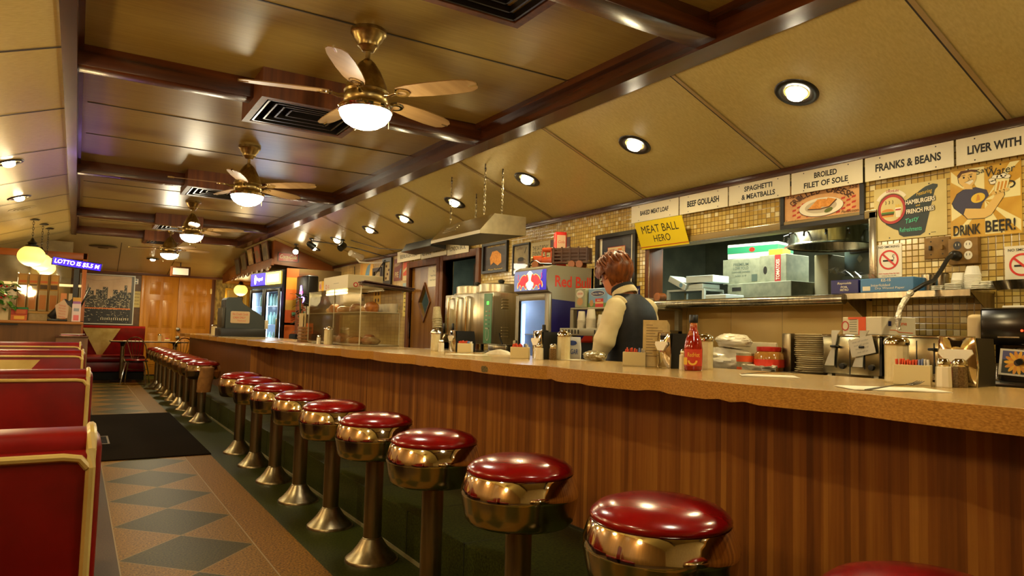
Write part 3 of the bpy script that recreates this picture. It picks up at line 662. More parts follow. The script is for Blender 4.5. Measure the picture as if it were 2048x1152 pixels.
# air vents boxed round the cross beams
def vent(x, y, w, d, z0, z1, label, group):
    t = thing('ceiling_vent', label, 'air vent', (x, y, z0), 0, group)
    b = MB(WOODMX); f_ = .045
    for a in ((-w / 2, w / 2, -d / 2, -d / 2 + f_), (-w / 2, w / 2, d / 2 - f_, d / 2), (-w / 2, -w / 2 + f_, -d / 2 + f_, d / 2 - f_), (w / 2 - f_, w / 2, -d / 2 + f_, d / 2 - f_)): b.box(*a, 0, z1 - z0, WOODM)
    b.build('housing', t, False)
    b = MB(BLACK); b.box(-w / 2 + f_, w / 2 - f_, -d / 2 + f_, d / 2 - f_, .06, .07, BLACKMATTE)
    n = 4
    for i in range(n):      # nested diffuser rings
        q = f_ + .012 + i * min(w, d) * .095; wx = w / 2 - q; dy = d / 2 - q
        for a in ((-wx, wx, -dy, -dy + .012), (-wx, wx, dy - .012, dy), (-wx, -wx + .012, -dy, dy), (wx - .012, wx, -dy, dy)): b.box(*a, .002 + .006 * i, .055, mat('dark_louvre', (46, 40, 34), .3, .6))
    b.build('louvres', t, False)
    return t
vent(1.30, 4.93, .74, .66, 2.635, ZCC, 'wood boxed air vent on the nearest full cross beam behind the first fan', 'boxed ceiling vents')
vent(1.28, 8.46, .70, .62, 2.645, ZCC, 'wood boxed air vent on the cross beam behind the second fan', 'boxed ceiling vents')
vent(1.26, 12.0, .66, .6, 2.65, ZCC, 'wood boxed air vent on the cross beam behind the third fan', 'boxed ceiling vents')
vent(1.26, 14.3, .62, .6, 2.65, ZCC, 'wood boxed air vent on the last cross beam behind the farthest fan', 'boxed ceiling vents')
vent(1.62, 2.80, .60, .62, 2.79, ZCC, 'dark square air vent cut by the top edge of the photo', 'boxed ceiling vents')
# globe pendants
GLOBE = glow('amber_globe_glow', (255, 200, 84), 1.3)
def pendant(x, y, zc, r, ztop, label, group, power):
    t = thing('globe_pendant', label, 'pendant lamp', (x, y, zc), 0, group)
    b = MB(GLOBE); b.sphere((0, 0, 0), (r, r, r * .86), GLOBE, 24, 14); b.build('glass_globe', t, ang=20)
    b = MB(BLACK); b.lathe([(r * .5, r * .74), (r * .48, r * .9), (r * .28, r * .98), (r * .36, r * 1.12), (r * .16, r * 1.3), (.012, r * 1.5)], m=BLACK, seg=20); b.build('cap', t)
    n = max(3, int((ztop - zc - r * 1.5) / .035)); b = MB(BLACK)
    for i in range(n):
        z = r * 1.5 + (ztop - zc - r * 1.5) * (i + .5) / n; h = (ztop - zc - r * 1.5) / n * .68
        b.tube([(math.cos(q) * .011 * (1 if i % 2 else 0), math.cos(q) * .011 * (0 if i % 2 else 1), z + math.sin(q) * h) for q in [2 * math.pi * j / 8 for j in range(8)]], .003, BLACK, 5, closed=True)
    b.build('chain', t)
    b = MB(BLACK); b.lathe([(0, -.02), (.06, -.015), (.075, 0)], (0, 0, ztop - zc), BLACK, 20); b.build('canopy', t)
    lamp('globe_light', t, (0, 0, -r * 1.15), power, (1., .72, .34), .12, 'POINT')
pendant(-.57, 11.6, 2.045, .165, slope_z(-.57), 'amber globe pendant nearest the camera over the left wood counter', 'amber globe pendants', LAMP['globe'])
pendant(-.49, 12.3, 2.02, .145, slope_z(-.49), 'amber globe pendant second in the left row, partly behind the first', 'amber globe pendants', LAMP['globe'])
pendant(-.44, 12.95, 1.98, .13, slope_z(-.44), 'amber globe pendant farthest in the left row, just above the leaflet racks', 'amber globe pendants', LAMP['globe'] * .7)
pendant(3.07, 16.4, 1.957, .146, 2.46, 'amber globe pendant by the register in front of the drinks cooler', 'amber globe pendant right', LAMP['globe'])
# black track heads and cable, security camera
for k, y in enumerate((.7, 2.65, 4.6, 6.6)):
    pendant(-1.02, y, 2.05, .15, slope_z(-1.02), 'amber globe pendant over the %s booth table, left of the photo' % ORD[k].replace('nearest', 'first'), 'booth globe pendants', LAMP['booth'])
def track(x, y, rz, label, lit=False):
    z = slope_z(x, y); t = thing('track_light', label, 'track light', (x, y, z), rz, 'black track heads')
    b = MB(BLACK); b.lathe([(.035, -.02), (.04, 0)], m=BLACK, seg=16); b.tube([(0, 0, -.01), (0, 0, -.09)], .008, BLACK, 8); b.build('mount', t)
    b = MB(BLACK); M = Matrix.Translation((0, 0, -.11)) @ Matrix.Rotation(R(58), 4, 'X'); b.lathe([(.03, .07), (.045, .05), (.05, -.05), (.052, -.06)], m=BLACK, seg=18, M=M); b.build('head', t)
    if lit:
        b = MB(BULB); b.lathe([(.044, -.062), (.03, -.07), (0, -.072)], m=BULB, seg=18, M=M); b.build('bulb', t)
track(3.09, 11.05, R(-80), 'black track head hanging left of the small downlight')
track(3.09, 11.95, R(160), 'lit black track head nearest the red cola sign', True)
track(3.32, 10.2, R(120), 'black track head just under the small downlight')
b = MB(BLACK); b.tube([(3.10, 11.1, slope_z(3.1) - .05), (3.3, 10.6, slope_z(3.3) - .05), (3.55, 10.1, slope_z(3.55) - .06), (3.86, 9.75, ZT - .05)], .008, BLACK, 6); b.tube([(3.38, 10.0, slope_z(3.38) - .02), (3.6, 9.4, slope_z(3.6) - .09), (3.75, 9.1, slope_z(3.75) - .06), (3.88, 8.7, ZT - .02)], .006, BLACK, 6)
b.tube([(3.86, 9.85, 2.2), (3.87, 10.3, 1.98), (3.87, 10.8, 1.95), (3.87, 11.2, 2.05), (3.88, 11.25, 2.2)], .006, BLACK, 6)
o = b.build('ceiling_cable', None); tag(o, 'loose black cables running along the sloped ceiling to the wall', 'cable')
t = thing('security_camera', 'white bullet security camera on a bracket near the wall trim', 'camera', (3.52, 10.15, 2.27))
b = MB(WHITEP); M = Matrix.Rotation(R(205), 4, 'Z') @ Matrix.Rotation(R(-100), 4, 'Y'); b.lathe([(.045, -.12), (.048, -.11), (.048, .10), (.05, .12)], m=WHITEP, seg=18, M=M); b.build('housing', t)
b = MB(BLACK); b.lathe([(.04, .118), (.04, .124), (0, .124)], m=BLACK, seg=18, M=M); b.build('lens', t)
b = MB(WHITEP); b.tube([(.0, 0, -.04), (.05, -.02, -.1), (.2, -.1, -.11), (.37, -.2, -.10)], .014, WHITEP, 8); b.box(.355, .375, -.24, -.16, -.15, -.05, BLACK); b.build('bracket', t)
# ================================================================ THE COUNTER WALL: SIGNS, POSTERS, SHELF
DKFRAME = mat('black_frame', (18, 14, 10), .35)
def placard(name, label, cat, M, w, h, base, draw=None, th=.004, group=None, screws=False):
    """a flat board with its printing, all one mesh"""
    b = MB(base); b.box(-w / 2, w / 2, -h / 2, h / 2, .001, th, base, M=M)
    if draw: draw(b, M, th)
    o = b.build(name, None, False); tag(o, label, cat, group)
    if screws:
        s = MB(BLACK)
        for sx in (-1, 1):
            for sy in (-1, 1): s.ell(sx * (w / 2 - .09), sy * (h / 2 - .014), .004, .004, BLACK, M, th + .0012, 8)
        s.build('screw', o, False)
    return o
def framed(name, label, M, w, h, fw, print_mat, draw=None, depth=.022, fm=None, glazed=False, group=None, cat='picture'):
    t = thing(name, label, cat, M.translation, 0, group)
    L = Matrix.Translation(-M.translation) @ M; fm = fm or DKFRAME
    b = MB(fm)
    for a in ((-w / 2, w / 2, h / 2 - fw, h / 2), (-w / 2, w / 2, -h / 2, -h / 2 + fw), (-w / 2, -w / 2 + fw, -h / 2 + fw, h / 2 - fw), (w / 2 - fw, w / 2, -h / 2 + fw, h / 2 - fw)): b.box(*a, .001, depth, fm, .002, L, 1)
    b.build('frame', t, False)
    b = MB(print_mat); b.box(-w / 2 + fw, w / 2 - fw, -h / 2 + fw, h / 2 - fw, .001, .006, print_mat, M=L)
    if draw: draw(b, L, .006)
    b.build('print', t, False)
    if glazed:
        b = MB(glass('picture_glass', (1, 1, 1), .18)); b.rect(-w / 2 + fw, -h / 2 + fw, w / 2 - fw, h / 2 - fw, b.d, L, depth - .006); b.build('glass', t, False)
    return t
# menu boards under the trim
MENU = [(4.385, 3.843, ['BAKED MEAT LOAF'], 'baked meat loaf'), (3.838, 3.366, ['BEEF GOULASH'], 'beef goulash'), (3.362, 2.858, ['SPAGHETTI', '& MEATBALLS'], 'spaghetti and meatballs'),
        (2.852, 2.364, ['BROILED', 'FILET OF SOLE'], 'broiled filet of sole'), (2.356, 1.862, ['FRANKS & BEANS'], 'franks and beans'), (1.856, 1.30, ['LIVER WITH ONIONS'], 'liver, cut by the right edge of the photo')]
for y0, y1, tx, nm in MENU:
    w_ = y0 - y1 - .006
    def dr(b, M, th, tx=tx, w_=w_, nm=nm):
        if len(tx) == 1:
            k = {'BAKED MEAT LOAF': .60, 'BEEF GOULASH': .66, 'FRANKS & BEANS': .74}.get(tx[0], .80); b.text(tx[0], 0, 0, w_ * k, .046 if k > .61 else .038, INK, M, th + .0006, .035)
        else:
            b.text(tx[0], 0, .029, w_ * (.46 if tx[0] == 'SPAGHETTI' else .32), .036, INK, M, th + .0006, .03); b.text(tx[1], 0, -.026, w_ * (.55 if 'MEAT' in tx[1] else .62), .036, INK, M, th + .0006, .03)
    placard('menu_board', 'white menu board reading %s' % nm if 'liver' not in nm else 'white menu board for liver, cut by the right edge of the photo', 'sign', on_right((y0 + y1) / 2, 2.164, 3.87), w_, .139, CREAM, dr, .005, 'white menu boards over the pass-through', True)
Mh = on_right(4.0, 1.97, 3.835) @ Matrix.Rotation(R(22), 4, 'X')
def dr(b, M, th):
    b.text('MEAT BALL', -.0, .045, .40, .062, INK, M, th + .0006, .0); b.text('HERO', -.0, -.035, .18, .056, INK, M, th + .0006, .0); b.rect(-.26, -.098, .26, -.092, RED, M, th + .0006)
placard('special_card', 'yellow card reading meat ball hero hung below the meat loaf board', 'sign', Mh, .52, .225, YEL, dr, .003)
# grilled cheese poster
ORG = noisy('warm_poster_ground', (206, 150, 92), (222, 168, 108), 14, .5); DKB = mat('poster_brown', (84, 46, 22), .6); TOAST = noisy('toast_print', (206, 128, 44), (232, 160, 74), 60, .6); WHT = mat('poster_white', (236, 226, 200), .6)
def dr(b, M, th):
    z = th + .0006; M = M @ Matrix.Translation((0, -.03, 0)) @ Matrix.Diagonal((1, .8, 1, 1))
    for i in range(-6, 7):
        for j in range(-3, 3):
            if (i + j) % 2 == 0: b.poly([(i * .034, j * .02 - .02), (i * .034 + .026, j * .02 - .016), (i * .034 + .03, j * .02), (i * .034 + .004, j * .02 - .004)], mat('poster_red', (186, 52, 30), .6), M, z)
    b.ell(-.0, -.015, .155, .075, DKB, M, z + .0004); b.ell(0, -.012, .152, .072, WHT, M, z + .0008); b.ell(0, -.01, .11, .05, mat('plate_shadow', (196, 180, 150), .6), M, z + .0012)
    b.poly([(-.09, -.02), (-.02, .05), (.04, .045), (.0, -.03)], TOAST, M, z + .0016); b.poly([(.0, -.012), (.05, .052), (.11, .03), (.06, -.02)], TOAST, M, z + .002); b.line([(-.09, -.02), (0, -.03), (.06, -.02), (.11, .03)], .008, DKB, M, z + .0024)
    b.ell(.055, -.045, .03, .016, mat('pickle_green', (96, 104, 40), .6), M, z + .0028, rot=.4)
    for i, ch in enumerate('GRILLED CHEESE'):
        if ch == ' ': continue
        a = R(150 - i * 120 / 13); b.text(ch, .205 * math.cos(a) * 1.12, .135 * math.sin(a) - .02, .028, .045, DKB, M, z + .003, .02, rot=a - math.pi / 2)
    b.text('35¢', -.215, .105, .06, .035, DKB, M, z, .01); b.text('35¢', .215, .105, .06, .035, DKB, M, z, .01)
    b.text('Toasted to', -.20, -.095, .10, .022, DKB, M, z + .003, 0, .3); b.text('Perfection', .195, -.075, .11, .024, DKB, M, z + .003, 0, .3)
framed('grilled_cheese_poster', 'framed grilled cheese poster with a sandwich on a plate above the window', on_right(2.66, 2.035, 3.9), .58, .31, .03, ORG, dr, .018)
# drive-in tin sign
TINC = noisy('cream_tin', (206, 186, 116), (216, 196, 128), 8, .35); SGRN = mat('sign_dark_green', (22, 38, 32), .4); SRED = mat('sign_red', (176, 36, 26), .4); AQUA = mat('sign_aqua', (80, 190, 150), .4); SYEL = mat('sign_yellow', (230, 190, 50), .4)
def dr(b, M, th):
    z = th + .0006
    b.prism([(-.155, .005), (-.13, -.06), (-.085, -.09), (-.06, -.10), (-.055, -.125), (-.03, -.14), (.06, -.14), (.085, -.125), (.14, .10), (.155, .115), (.155, .128), (.13, .135), (.09, .125), (.02, .085), (-.02, .06)], z, z + .0005, SGRN, M)
    b.ell(-.095, .025, .082, .088, INK, M, z + .001, 40); b.ell(-.095, .025, .078, .084, SRED, M, z + .0014, 40); b.ell(-.095, .025, .064, .069, TINC, M, z + .0018, 40)
    b.ring(-.095, .035, .082, .102, WHT, M, z + .0022, 24, 35, 150); b.text('DRIVE-IN', -.09, .128, .07, .013, SRED, M, z + .003, .02, rot=-.05)
    b.ell(-.118, .012, .036, .016, mat('bun', (216, 140, 50), .5), M, z + .0024, a0=0, a1=180); b.rect(-.155, .0, -.08, .010, mat('lettuce', (70, 120, 40), .5), M, z + .0024); b.rect(-.153, -.008, -.082, .0, DKB, M, z + .0026); b.rect(-.15, -.018, -.085, -.008, mat('bun', (216, 140, 50)), M, z + .0024)
    b.poly([(-.075, .03), (-.04, .03), (-.046, -.025), (-.07, -.025)], WHT, M, z + .003); b.rect(-.073, .014, -.042, .022, SRED, M, z + .0034)
    for i in range(5): b.rect(-.072 + i * .0066, .03, -.068 + i * .0066, .05 - (i % 2) * .006, SYEL, M, z + .0028)
    for i in range(3): b.line([(-.13 + i * .02, .055), (-.126 + i * .02, .065), (-.13 + i * .02, .075)], .003, INK, M, z + .003)
    b.text('Featuring', .085, .092, .085, .028, SYEL, M, z + .0016, .0, .3, .12); b.text('HAMBURGERS', .062, .052, .165, .030, INK, M, z + .0022, .09, 0, .03); b.text('FRENCH FRIES', .062, .0, .155, .030, INK, M, z + .0022, .09, 0, .03); b.text('HAMBURGERS', .062, .052, .16, .026, WHT, M, z + .0024, .03, 0, .03); b.text('and', .05, .028, .022, .012, SYEL, M, z + .0024, .0); b.text('FRENCH FRIES', .062, .0, .15, .026, WHT, M, z + .0024, .03, 0, .03)
    b.text('Tasty', .02, -.052, .075, .034, AQUA, M, z + .0024, .01, .35, .2); b.text('Refreshments', .01, -.1, .12, .026, AQUA, M, z + .0024, .01)
    b.text('-----', .13, -.13, .025, .003, INK, M, z)
placard('hamburger_sign', 'cream tin sign featuring hamburgers and french fries in a green swoosh', 'sign', on_right(2.118, 1.894), .40, .304, TINC, dr, .004, None, True)
# drink beer tin sign
SKIN_P = mat('print_skin', (226, 186, 104), .45); NAVYP = mat('print_navy', (54, 50, 76), .45); GOLDP = noisy('gold_tin', (200, 150, 44), (214, 168, 62), 9, .35); PALE = mat('print_pale', (238, 224, 160), .45); BEER = mat('print_beer', (206, 140, 30), .45)
def dr(b, M, th):
    z = th + .0006; cl = lambda v, m_: max(-m_, min(m_, v))
    for a in range(0, 360, 30): b.poly([(0, .0)] + [(cl(.4 * math.cos(R(q)), .16), cl(.4 * math.sin(R(q)), .175)) for q in (a, a + 13)], PALE, M, z)
    M = M @ Matrix.Translation((0, -.014, 0)) @ Matrix.Diagonal((1, .86, 1, 1))
    body = [(-.155, .02), (-.13, .075), (-.10, .095), (-.04, .10), (.01, .075), (.02, .04), (-.01, .0), (-.03, -.07), (-.09, -.07), (-.10, -.06), (-.145, -.01)]
    b.poly([(p[0] * 1.02, p[1] * 1.02) for p in body], INK, M, z + .0004); b.poly(body, NAVYP, M, z + .0008)
    arm = [(-.10, -.055), (-.09, -.02), (.0, -.035), (.045, .03), (.05, .085), (.085, .08), (.09, .03), (.03, -.075), (.0, -.09), (-.08, -.085)]
    b.poly([(p[0] * 1.03, p[1] * 1.03) for p in arm], INK, M, z + .001); b.poly(arm, SKIN_P, M, z + .0014)
    b.ell(-.03, .035, .034, .028, SYEL, M, z + .0018, rot=.4); b.poly([(-.04, .015), (-.02, .02), (-.022, .04), (-.026, .055), (-.034, .054), (-.036, .038)], BEER, M, z + .0022)
    b.poly([(-.10, .10), (-.09, .125), (-.06, .125), (-.055, .092)], SKIN_P, M, z + .001)
    face = [(-.125, .185), (-.12, .14), (-.10, .115), (-.075, .105), (-.05, .12), (-.038, .15), (-.035, .19), (-.06, .21), (-.11, .208)]
    b.poly([(p[0] * 1.02 - .001, p[1] * 1.01) for p in face], INK, M, z + .0014); b.poly(face, SKIN_P, M, z + .0018)
    b.poly([(-.128, .19), (-.125, .17), (-.115, .175), (-.105, .195), (-.06, .2), (-.04, .192), (-.03, .205), (-.06, .213), (-.11, .213)], DKB, M, z + .0022)
    b.poly([(-.09, .138), (-.055, .15), (-.05, .14), (-.068, .122)], WHT, M, z + .0022); b.line([(-.092, .138), (-.053, .152)], .002, INK, M, z + .0026)
    for x in (-.096, -.062): b.ell(x, .170, .005, .007, INK, M, z + .0022, 10); b.line([(x - .011, .181), (x + .008, .185)], .003, INK, M, z + .0024)
    b.line([(-.076, .170), (-.068, .152), (-.078, .15)], .002, INK, M, z + .0024)
    mug = [(.045, .055), (.10, .05), (.115, .125), (.055, .135)]
    b.poly([(p[0] * 1.04 - .003, p[1] * 1.03) for p in mug], INK, M, z + .0018); b.poly(mug, PALE, M, z + .0022)
    for i in range(3): b.poly([(.055 + i * .016, .064), (.064 + i * .016, .063), (.073 + i * .016, .112), (.064 + i * .016, .114)], BEER, M, z + .0026)
    b.ring(.118, .09, .014, .022, INK, M, z + .0016, 16, -100, 100); 
    for i, (x, y) in enumerate(((.035, .13), (.05, .145), (.07, .142), (.088, .148), (.105, .137), (.04, .115))): b.ell(x, y, .016, .013, INK, M, z + .0028, 14); b.ell(x, y, .014, .011, WHT, M, z + .003, 14)
    for i in range(4): b.ell(.045 + .018 * i, .05 + .004 * i, .012, .01, SKIN_P, M, z + .0034, 12); 
    b.text('DRINK', -.085, -.15, .13, .062, INK, M, z + .003, .02); b.text('BEER!', .07, -.143, .135, .070, INK, M, z + .003, .02)
    b.text('Save', .0, .2, .08, .03, INK, M, z + .002, .0, .2, .3); b.text('Water', .075, .178, .13, .042, INK, M, z + .002, .0, .2, .1)
placard('beer_sign', 'gold tin sign of a smiling man raising a foaming mug, drink beer', 'sign', on_right(1.735, 1.90), .33, .37, GOLDP, dr, .004, None, True)
SMR = mat('no_smoking_red', (206, 40, 28), .4)
def nosmoke(b, M, th, w=.147, h=.19):
    z = th + .0006; k = w / .147
    b.text('NO SMOKING', 0, h / 2 - .016, w * .82, .013, INK, M, z, .02); b.ring(0, .005, .046 * k, .056 * k, SMR, M, z + .0004, 40)
    b.line([(-.036 * k, .04 * k), (.036 * k, -.03 * k)], .011 * k, SMR, M, z + .0012); b.rect(-.034 * k, -.004, .026 * k, .005, INK, M, z + .0008)
    b.line([(.028, .006), (.03, .018), (.02, .022), (.024, .032), (.034, .03)], .003, INK, M, z + .0008)
    b.text('NYC Smoke-Free Air Act', 0, -h / 2 + .022, w * .8, .008, SMR, M, z); b.text('Local Law No. 5 of 1995', 0, -h / 2 + .010, w * .55, .005, INK, M, z)
placard('no_smoking_sign', 'no smoking sign beside the pass-through below the hamburger sign', 'sign', on_right(2.234, 1.627), .147, .19, mat('sign_paper', (228, 220, 196), .3), nosmoke, .003, 'no smoking signs')
placard('no_smoking_sign', 'no smoking sign at the right edge below the beer sign', 'sign', on_right(1.575, 1.554), .15, .198, mat('sign_paper'), nosmoke, .003, 'no smoking signs')
# switch plate and quad socket
BRP = noisy('brown_plate', (116, 84, 34), (140, 104, 46), 20, .45)
t = thing('switch_plate', 'brown painted switch plate with two toggles under the hamburger sign', 'switch', (3.9, 1.968, 1.676))
M = on_right(0, 0, 0); b = MB(BRP); b.box(-.066, .066, -.058, .058, .001, .012, BRP, .003, M); b.build('plate', t)
for x in (-.03, .03):
    b = MB(BLACK if x < 0 else BRP); b.box(x - .006, x + .006, -.012, .012, .012, .026, b.d, .002, M)
    b.ell(x, .035, .004, .004, INK, M, .0125, 8); b.ell(x, -.035, .004, .004, INK, M, .0125, 8); b.build('toggle', t)
t = thing('power_socket', 'brown box with four round sockets and a plug, beneath the beer sign', 'socket', (3.9, 1.828, 1.645))
b = MB(BRP); b.box(-.072, .072, -.068, .068, .001, .035, BRP, .004, M); b.build('box', t)
for x, y in ((-.026, .03), (.026, .03), (-.026, -.024), (.026, -.024)):
    b = MB(BLACK if x < 0 else WHITEP); b.ell(x, y, .02, .022, b.d, M, .036, 20); b.rect(x - .009, y - .002, x - .006, y + .01, INK if x > 0 else PAPER, M, .0366); b.rect(x + .006, y - .002, x + .009, y + .01, INK if x > 0 else PAPER, M, .0366); b.build('outlet', t, False)
t = thing('extension_lead', 'thick black plug and cord ending in a foil wrapped stretch down to the toasters', 'cord', (3.86, 1.854, 1.621))
b = MB(BLACK); b.lathe([(.026, .0), (.026, .03), (.018, .05), (.01, .055)], m=BLACK, seg=16, M=M); b.build('plug', t)
pts = [(-.05, 0, 0), (-.09, .0, -.02), (-.15, .005, -.085), (-.21, .01, -.14), (-.27, .03, -.165), (-.33, .059, -.205)]
b = MB(BLACK); b.tube(pts, .011, BLACK, 10); b.build('cable', t)
rn = random.Random(2); pts = [Vector((-.33, .059, -.205)).lerp(Vector((-.46, .051, -.395)), i / 22) + Vector((-.045 * math.sin(math.pi * i / 22), 0, 0)) for i in range(23)]
FOIL = noisy('crumpled_foil', (170, 160, 140), (226, 218, 200), 90, .25, metal=.8, bmp=.6)
b = MB(FOIL); b.tube(pts, [.013 + rn.uniform(-.003, .004) for _ in pts], FOIL, 9); b.build('foil_wrap', t, True, 20)
# steel wall shelf with its load
t = thing('wall_shelf', 'stainless steel wall shelf on gusset brackets right of the pass-through', 'shelf', (3.9, 2.04, 1.42))
b = MB(STEEL); b.box(-.25, -.002, -.345, .335, .0, .012, STEEL, .002); b.box(-.252, -.245, -.345, .335, -.022, .012, STEEL, .002); b.build('shelf_plate', t, False)
for y in (.33, -.34):
    b = MB(SOFTSTEEL); b.raw([(x, y + s, z) for s in (-.002, .002) for x, z in ((-.005, 0), (-.24, 0), (-.005, -.13))], [(0, 1, 2), (5, 4, 3), (0, 3, 4, 1), (1, 4, 5, 2), (2, 5, 3, 0)], SOFTSTEEL); b.build('bracket', t, False)
SZ = 1.432
def carton(name, label, x, y, z, sx, sy, sz, base, rz=0., draw=None, group=None, cat='box', bev=.003, drawn=None):
    """carton resting at z; draw paints its -X face, drawn its -Y face (local u = width, v = height)"""
    b = MB(base); b.box(-sx / 2, sx / 2, -sy / 2, sy / 2, 0, sz, base, bev, seg=1)
    if draw: draw(b, frame((-sx / 2 - .0006, 0, sz / 2), (0, -1, 0), (0, 0, 1)), sy, sz)
    if drawn: drawn(b, frame((0, -sy / 2 - .0006, sz / 2), (1, 0, 0), (0, 0, 1)), sx, sz)
    o = b.build(name, None, False, loc=(x, y, z)); o.rotation_euler = (0, 0, rz); return tag(o, label, cat, group)
def dr(b, M, w, h): b.text('Reynolds', .0, .018, w * .5, .016, PAPER, M, .0004, .01, .2); b.text('FOIL', 0, -.002, w * .25, .012, PAPER, M, .0004); b.text('METRO', 0, -.018, w * .3, .012, PAPER, M, .0004)
carton('foil_box', 'dark blue foil box at the left end of the wall shelf', 3.72, 2.36, SZ, .10, .17, .078, mat('foil_box_blue', (26, 22, 96), .35), 0, dr)
def dr(b, M, w, h): b.text('Interfolded', -.03, .0, w * .36, .014, PAPER, M, .0004, 0); b.text('Dry Waxed Paper', .02, -.018, w * .55, .015, PAPER, M, .0004, 0); b.text('EZ-15', 0, .026, w * .18, .014, PAPER, M, .0004); b.rect(-w * .45, -.028, -w * .3, -.004, PAPER, M, .0004)
carton('waxed_paper_box', 'light blue waxed paper box on the wall shelf beside the foil box', 3.72, 2.115, SZ, .12, .29, .076, mat('wax_box_blue', (66, 118, 166), .4), 0, dr)
rn = random.Random(8); b = MB(glass('crumpled_wrap', (.93, .92, .86), .35, .15)); vs = []; NN = 9
for i in range(NN):
    for j in range(NN): vs.append((-.06 + .12 * j / 8 + rn.uniform(-.008, .008), -.2 + .26 * i / 8 + rn.uniform(-.01, .01), .012 + .03 * math.sin(i * 1.1) ** 2 + .05 * (i / 8) + rn.uniform(-.012, .012)))
b.raw(vs, [(i * NN + j, i * NN + j + 1, (i + 1) * NN + j + 1, (i + 1) * NN + j) for i in range(NN - 1) for j in range(NN - 1)]); o = b.build('plastic_wrap', None, True, 30, (3.74, 2.43, SZ + .066)); tag(o, 'crumpled clear plastic wrap lying over the foil box', 'wrap')
for k, y in enumerate((1.965, 1.90)):
    t = thing('steel_canister', ['steel canister on the shelf next to the waxed paper box', 'steel canister on the shelf behind the hanging cord'][k], 'canister', (3.80, y, SZ), 0, 'steel canisters on the shelf')
    b = MB(STEEL); b.lathe([(.032, 0), (.033, .004), (.033, .075)], m=STEEL, seg=24); b.build('body', t); b = MB(STEEL); b.lathe([(.035, .074), (.035, .092), (.03, .097), (0, .098)], m=STEEL, seg=24); b.build('lid', t)
CUPP = mat('translucent_cup', (232, 228, 214), .35)
def cupstack(x, y, z, r0, r1, h, n, step, label, group, m=None, name='cup_stack', cat='cups', inv=True):
    """a nested stack of paper or plastic cups standing upside down (inv) or upright"""
    b = MB(m or CUPP)
    pr = []
    for i in range(n):
        zz = i * step; pr += [(r1, zz), (r1 + .0015, zz + .003), (r1 - .001, zz + step * .9)]
    pr += [(r1 - .001, n * step), (r0, n * step + h - step), (r0 - .002, n * step + h - step + .001), (0, n * step + h - step)]
    b.lathe(pr, m=m or CUPP, seg=24); o = b.build(name, None, True, 50, (x, y, z)); tag(o, label, cat, group); return o
cupstack(3.75, 1.795, SZ, .026, .034, .04, 9, .006, 'shorter stack of small white portion cups on the wall shelf', 'portion cups on the wall shelf')
cupstack(3.74, 1.725, SZ, .026, .036, .045, 12, .0065, 'taller stack of small white portion cups on the wall shelf', 'portion cups on the wall shelf')
LID = glass('clear_lid_plastic', (.95, .94, .9), .35, .1)
for k, (x, y, n) in enumerate(((3.69, 1.86, 3), (3.68, 1.79, 4), (3.74, 1.655, 5), (3.71, 1.68, 3))):
    b = MB(mat('frosted_lid', (206, 200, 178), .25))
    for i in range(n): b.lathe([(.030, i * .008), (.036, i * .008 + .002), (.034, i * .008 + .007), (.0, i * .008 + .008)], m=b.d, seg=20)
    o = b.build('lid_stack', None, True, 50, (x, y, SZ)); tag(o, ['stack of clear cup lids before the steel canisters', 'stack of clear cup lids before the shorter cup stack', 'tallest stack of clear cup lids at the right end of the shelf', 'short stack of clear cup lids beside the taller cup stack'][k], 'lids', 'cup lids on the wall shelf')
# framed pictures between the hood and the pass-through
def dr(b, M, th):
    z = th + .0006; b.rect(-.20, -.215, .20, .215, WHT, M, z); b.rect(-.19, -.205, .19, .205, mat('navy_mount', (46, 48, 62), .5), M, z + .0005); b.rect(-.115, -.16, .115, .12, SRED, M, z + .001); b.rect(-.11, -.155, .11, .115, noisy('worn_poster', (222, 196, 150), (200, 120, 70), 16, .6, lo=.5, hi=.75), M, z + .0015)
    b.text('Hot', -.055, .07, .06, .06, SRED, M, z + .002, .01, .3); b.text('Coffee', -.03, .005, .13, .05, SRED, M, z + .002, .01, .3); b.rect(.02, .03, .07, .1, mat('cup_orange', (220, 120, 40)), M, z + .002); b.ring(.08, .06, .012, .02, DKB, M, z + .002, 14, -90, 90); b.text('15c', .02, -.09, .1, .05, SRED, M, z + .002, .02)
framed('coffee_poster', 'black framed hot coffee poster behind the person\'s head', on_right(4.6, 1.806), .52, .475, .035, WHT, dr, .03, None, True)
def dr(b, M, th):
    z = th + .0006; b.poly([(-.12, .0), (-.07, .07), (.03, .075), (.12, .03), (.13, -.06), (.05, -.09), (-.04, -.05), (-.1, -.08)], TOAST, M, z); b.text('The Best French Fries', 0, .135, .4, .028, SYEL, M, z, .01); b.text('Ever Served', 0, -.13, .3, .022, SYEL, M, z)
framed('fries_poster', 'dark framed poster of golden food hung right of the open door', on_right(6.645, 1.99), .545, .34, .032, mat('dark_print', (52, 42, 40), .4), dr, .03, None, True)
def dr(b, M, th):
    z = th + .0006; b.ell(-.01, -.03, .06, .05, mat('cup_brown', (90, 62, 36), .4), M, z); b.ell(-.01, .0, .06, .022, INK, M, z + .0005); b.ring(.055, -.02, .014, .024, mat('cup_brown'), M, z, 14, -100, 100); b.line([(.06, .06), (.09, .12)], .012, INK, M, z); b.text('Coffee', -.04, .12, .12, .035, DKB, M, z, 0, .3)
framed('coffee_tin_sign', 'grey metal picture of a coffee cup with a pale glare', on_right(6.11, 1.93), .325, .33, .018, noisy('grey_print', (132, 116, 80), (160, 142, 100), 10, .5), dr, .02, None, True)
def dr(b, M, th): b.text('THE SATURDAY', 0, .075, .28, .045, INK, M, th + .0006, .01, .1); b.text('EVENING POST', 0, .02, .28, .045, INK, M, th + .0006, .01, .1); b.rect(-.15, -.02, .15, -.012, INK, M, th + .0006); b.ell(0, -.09, .08, .05, TOAST, M, th + .0006)
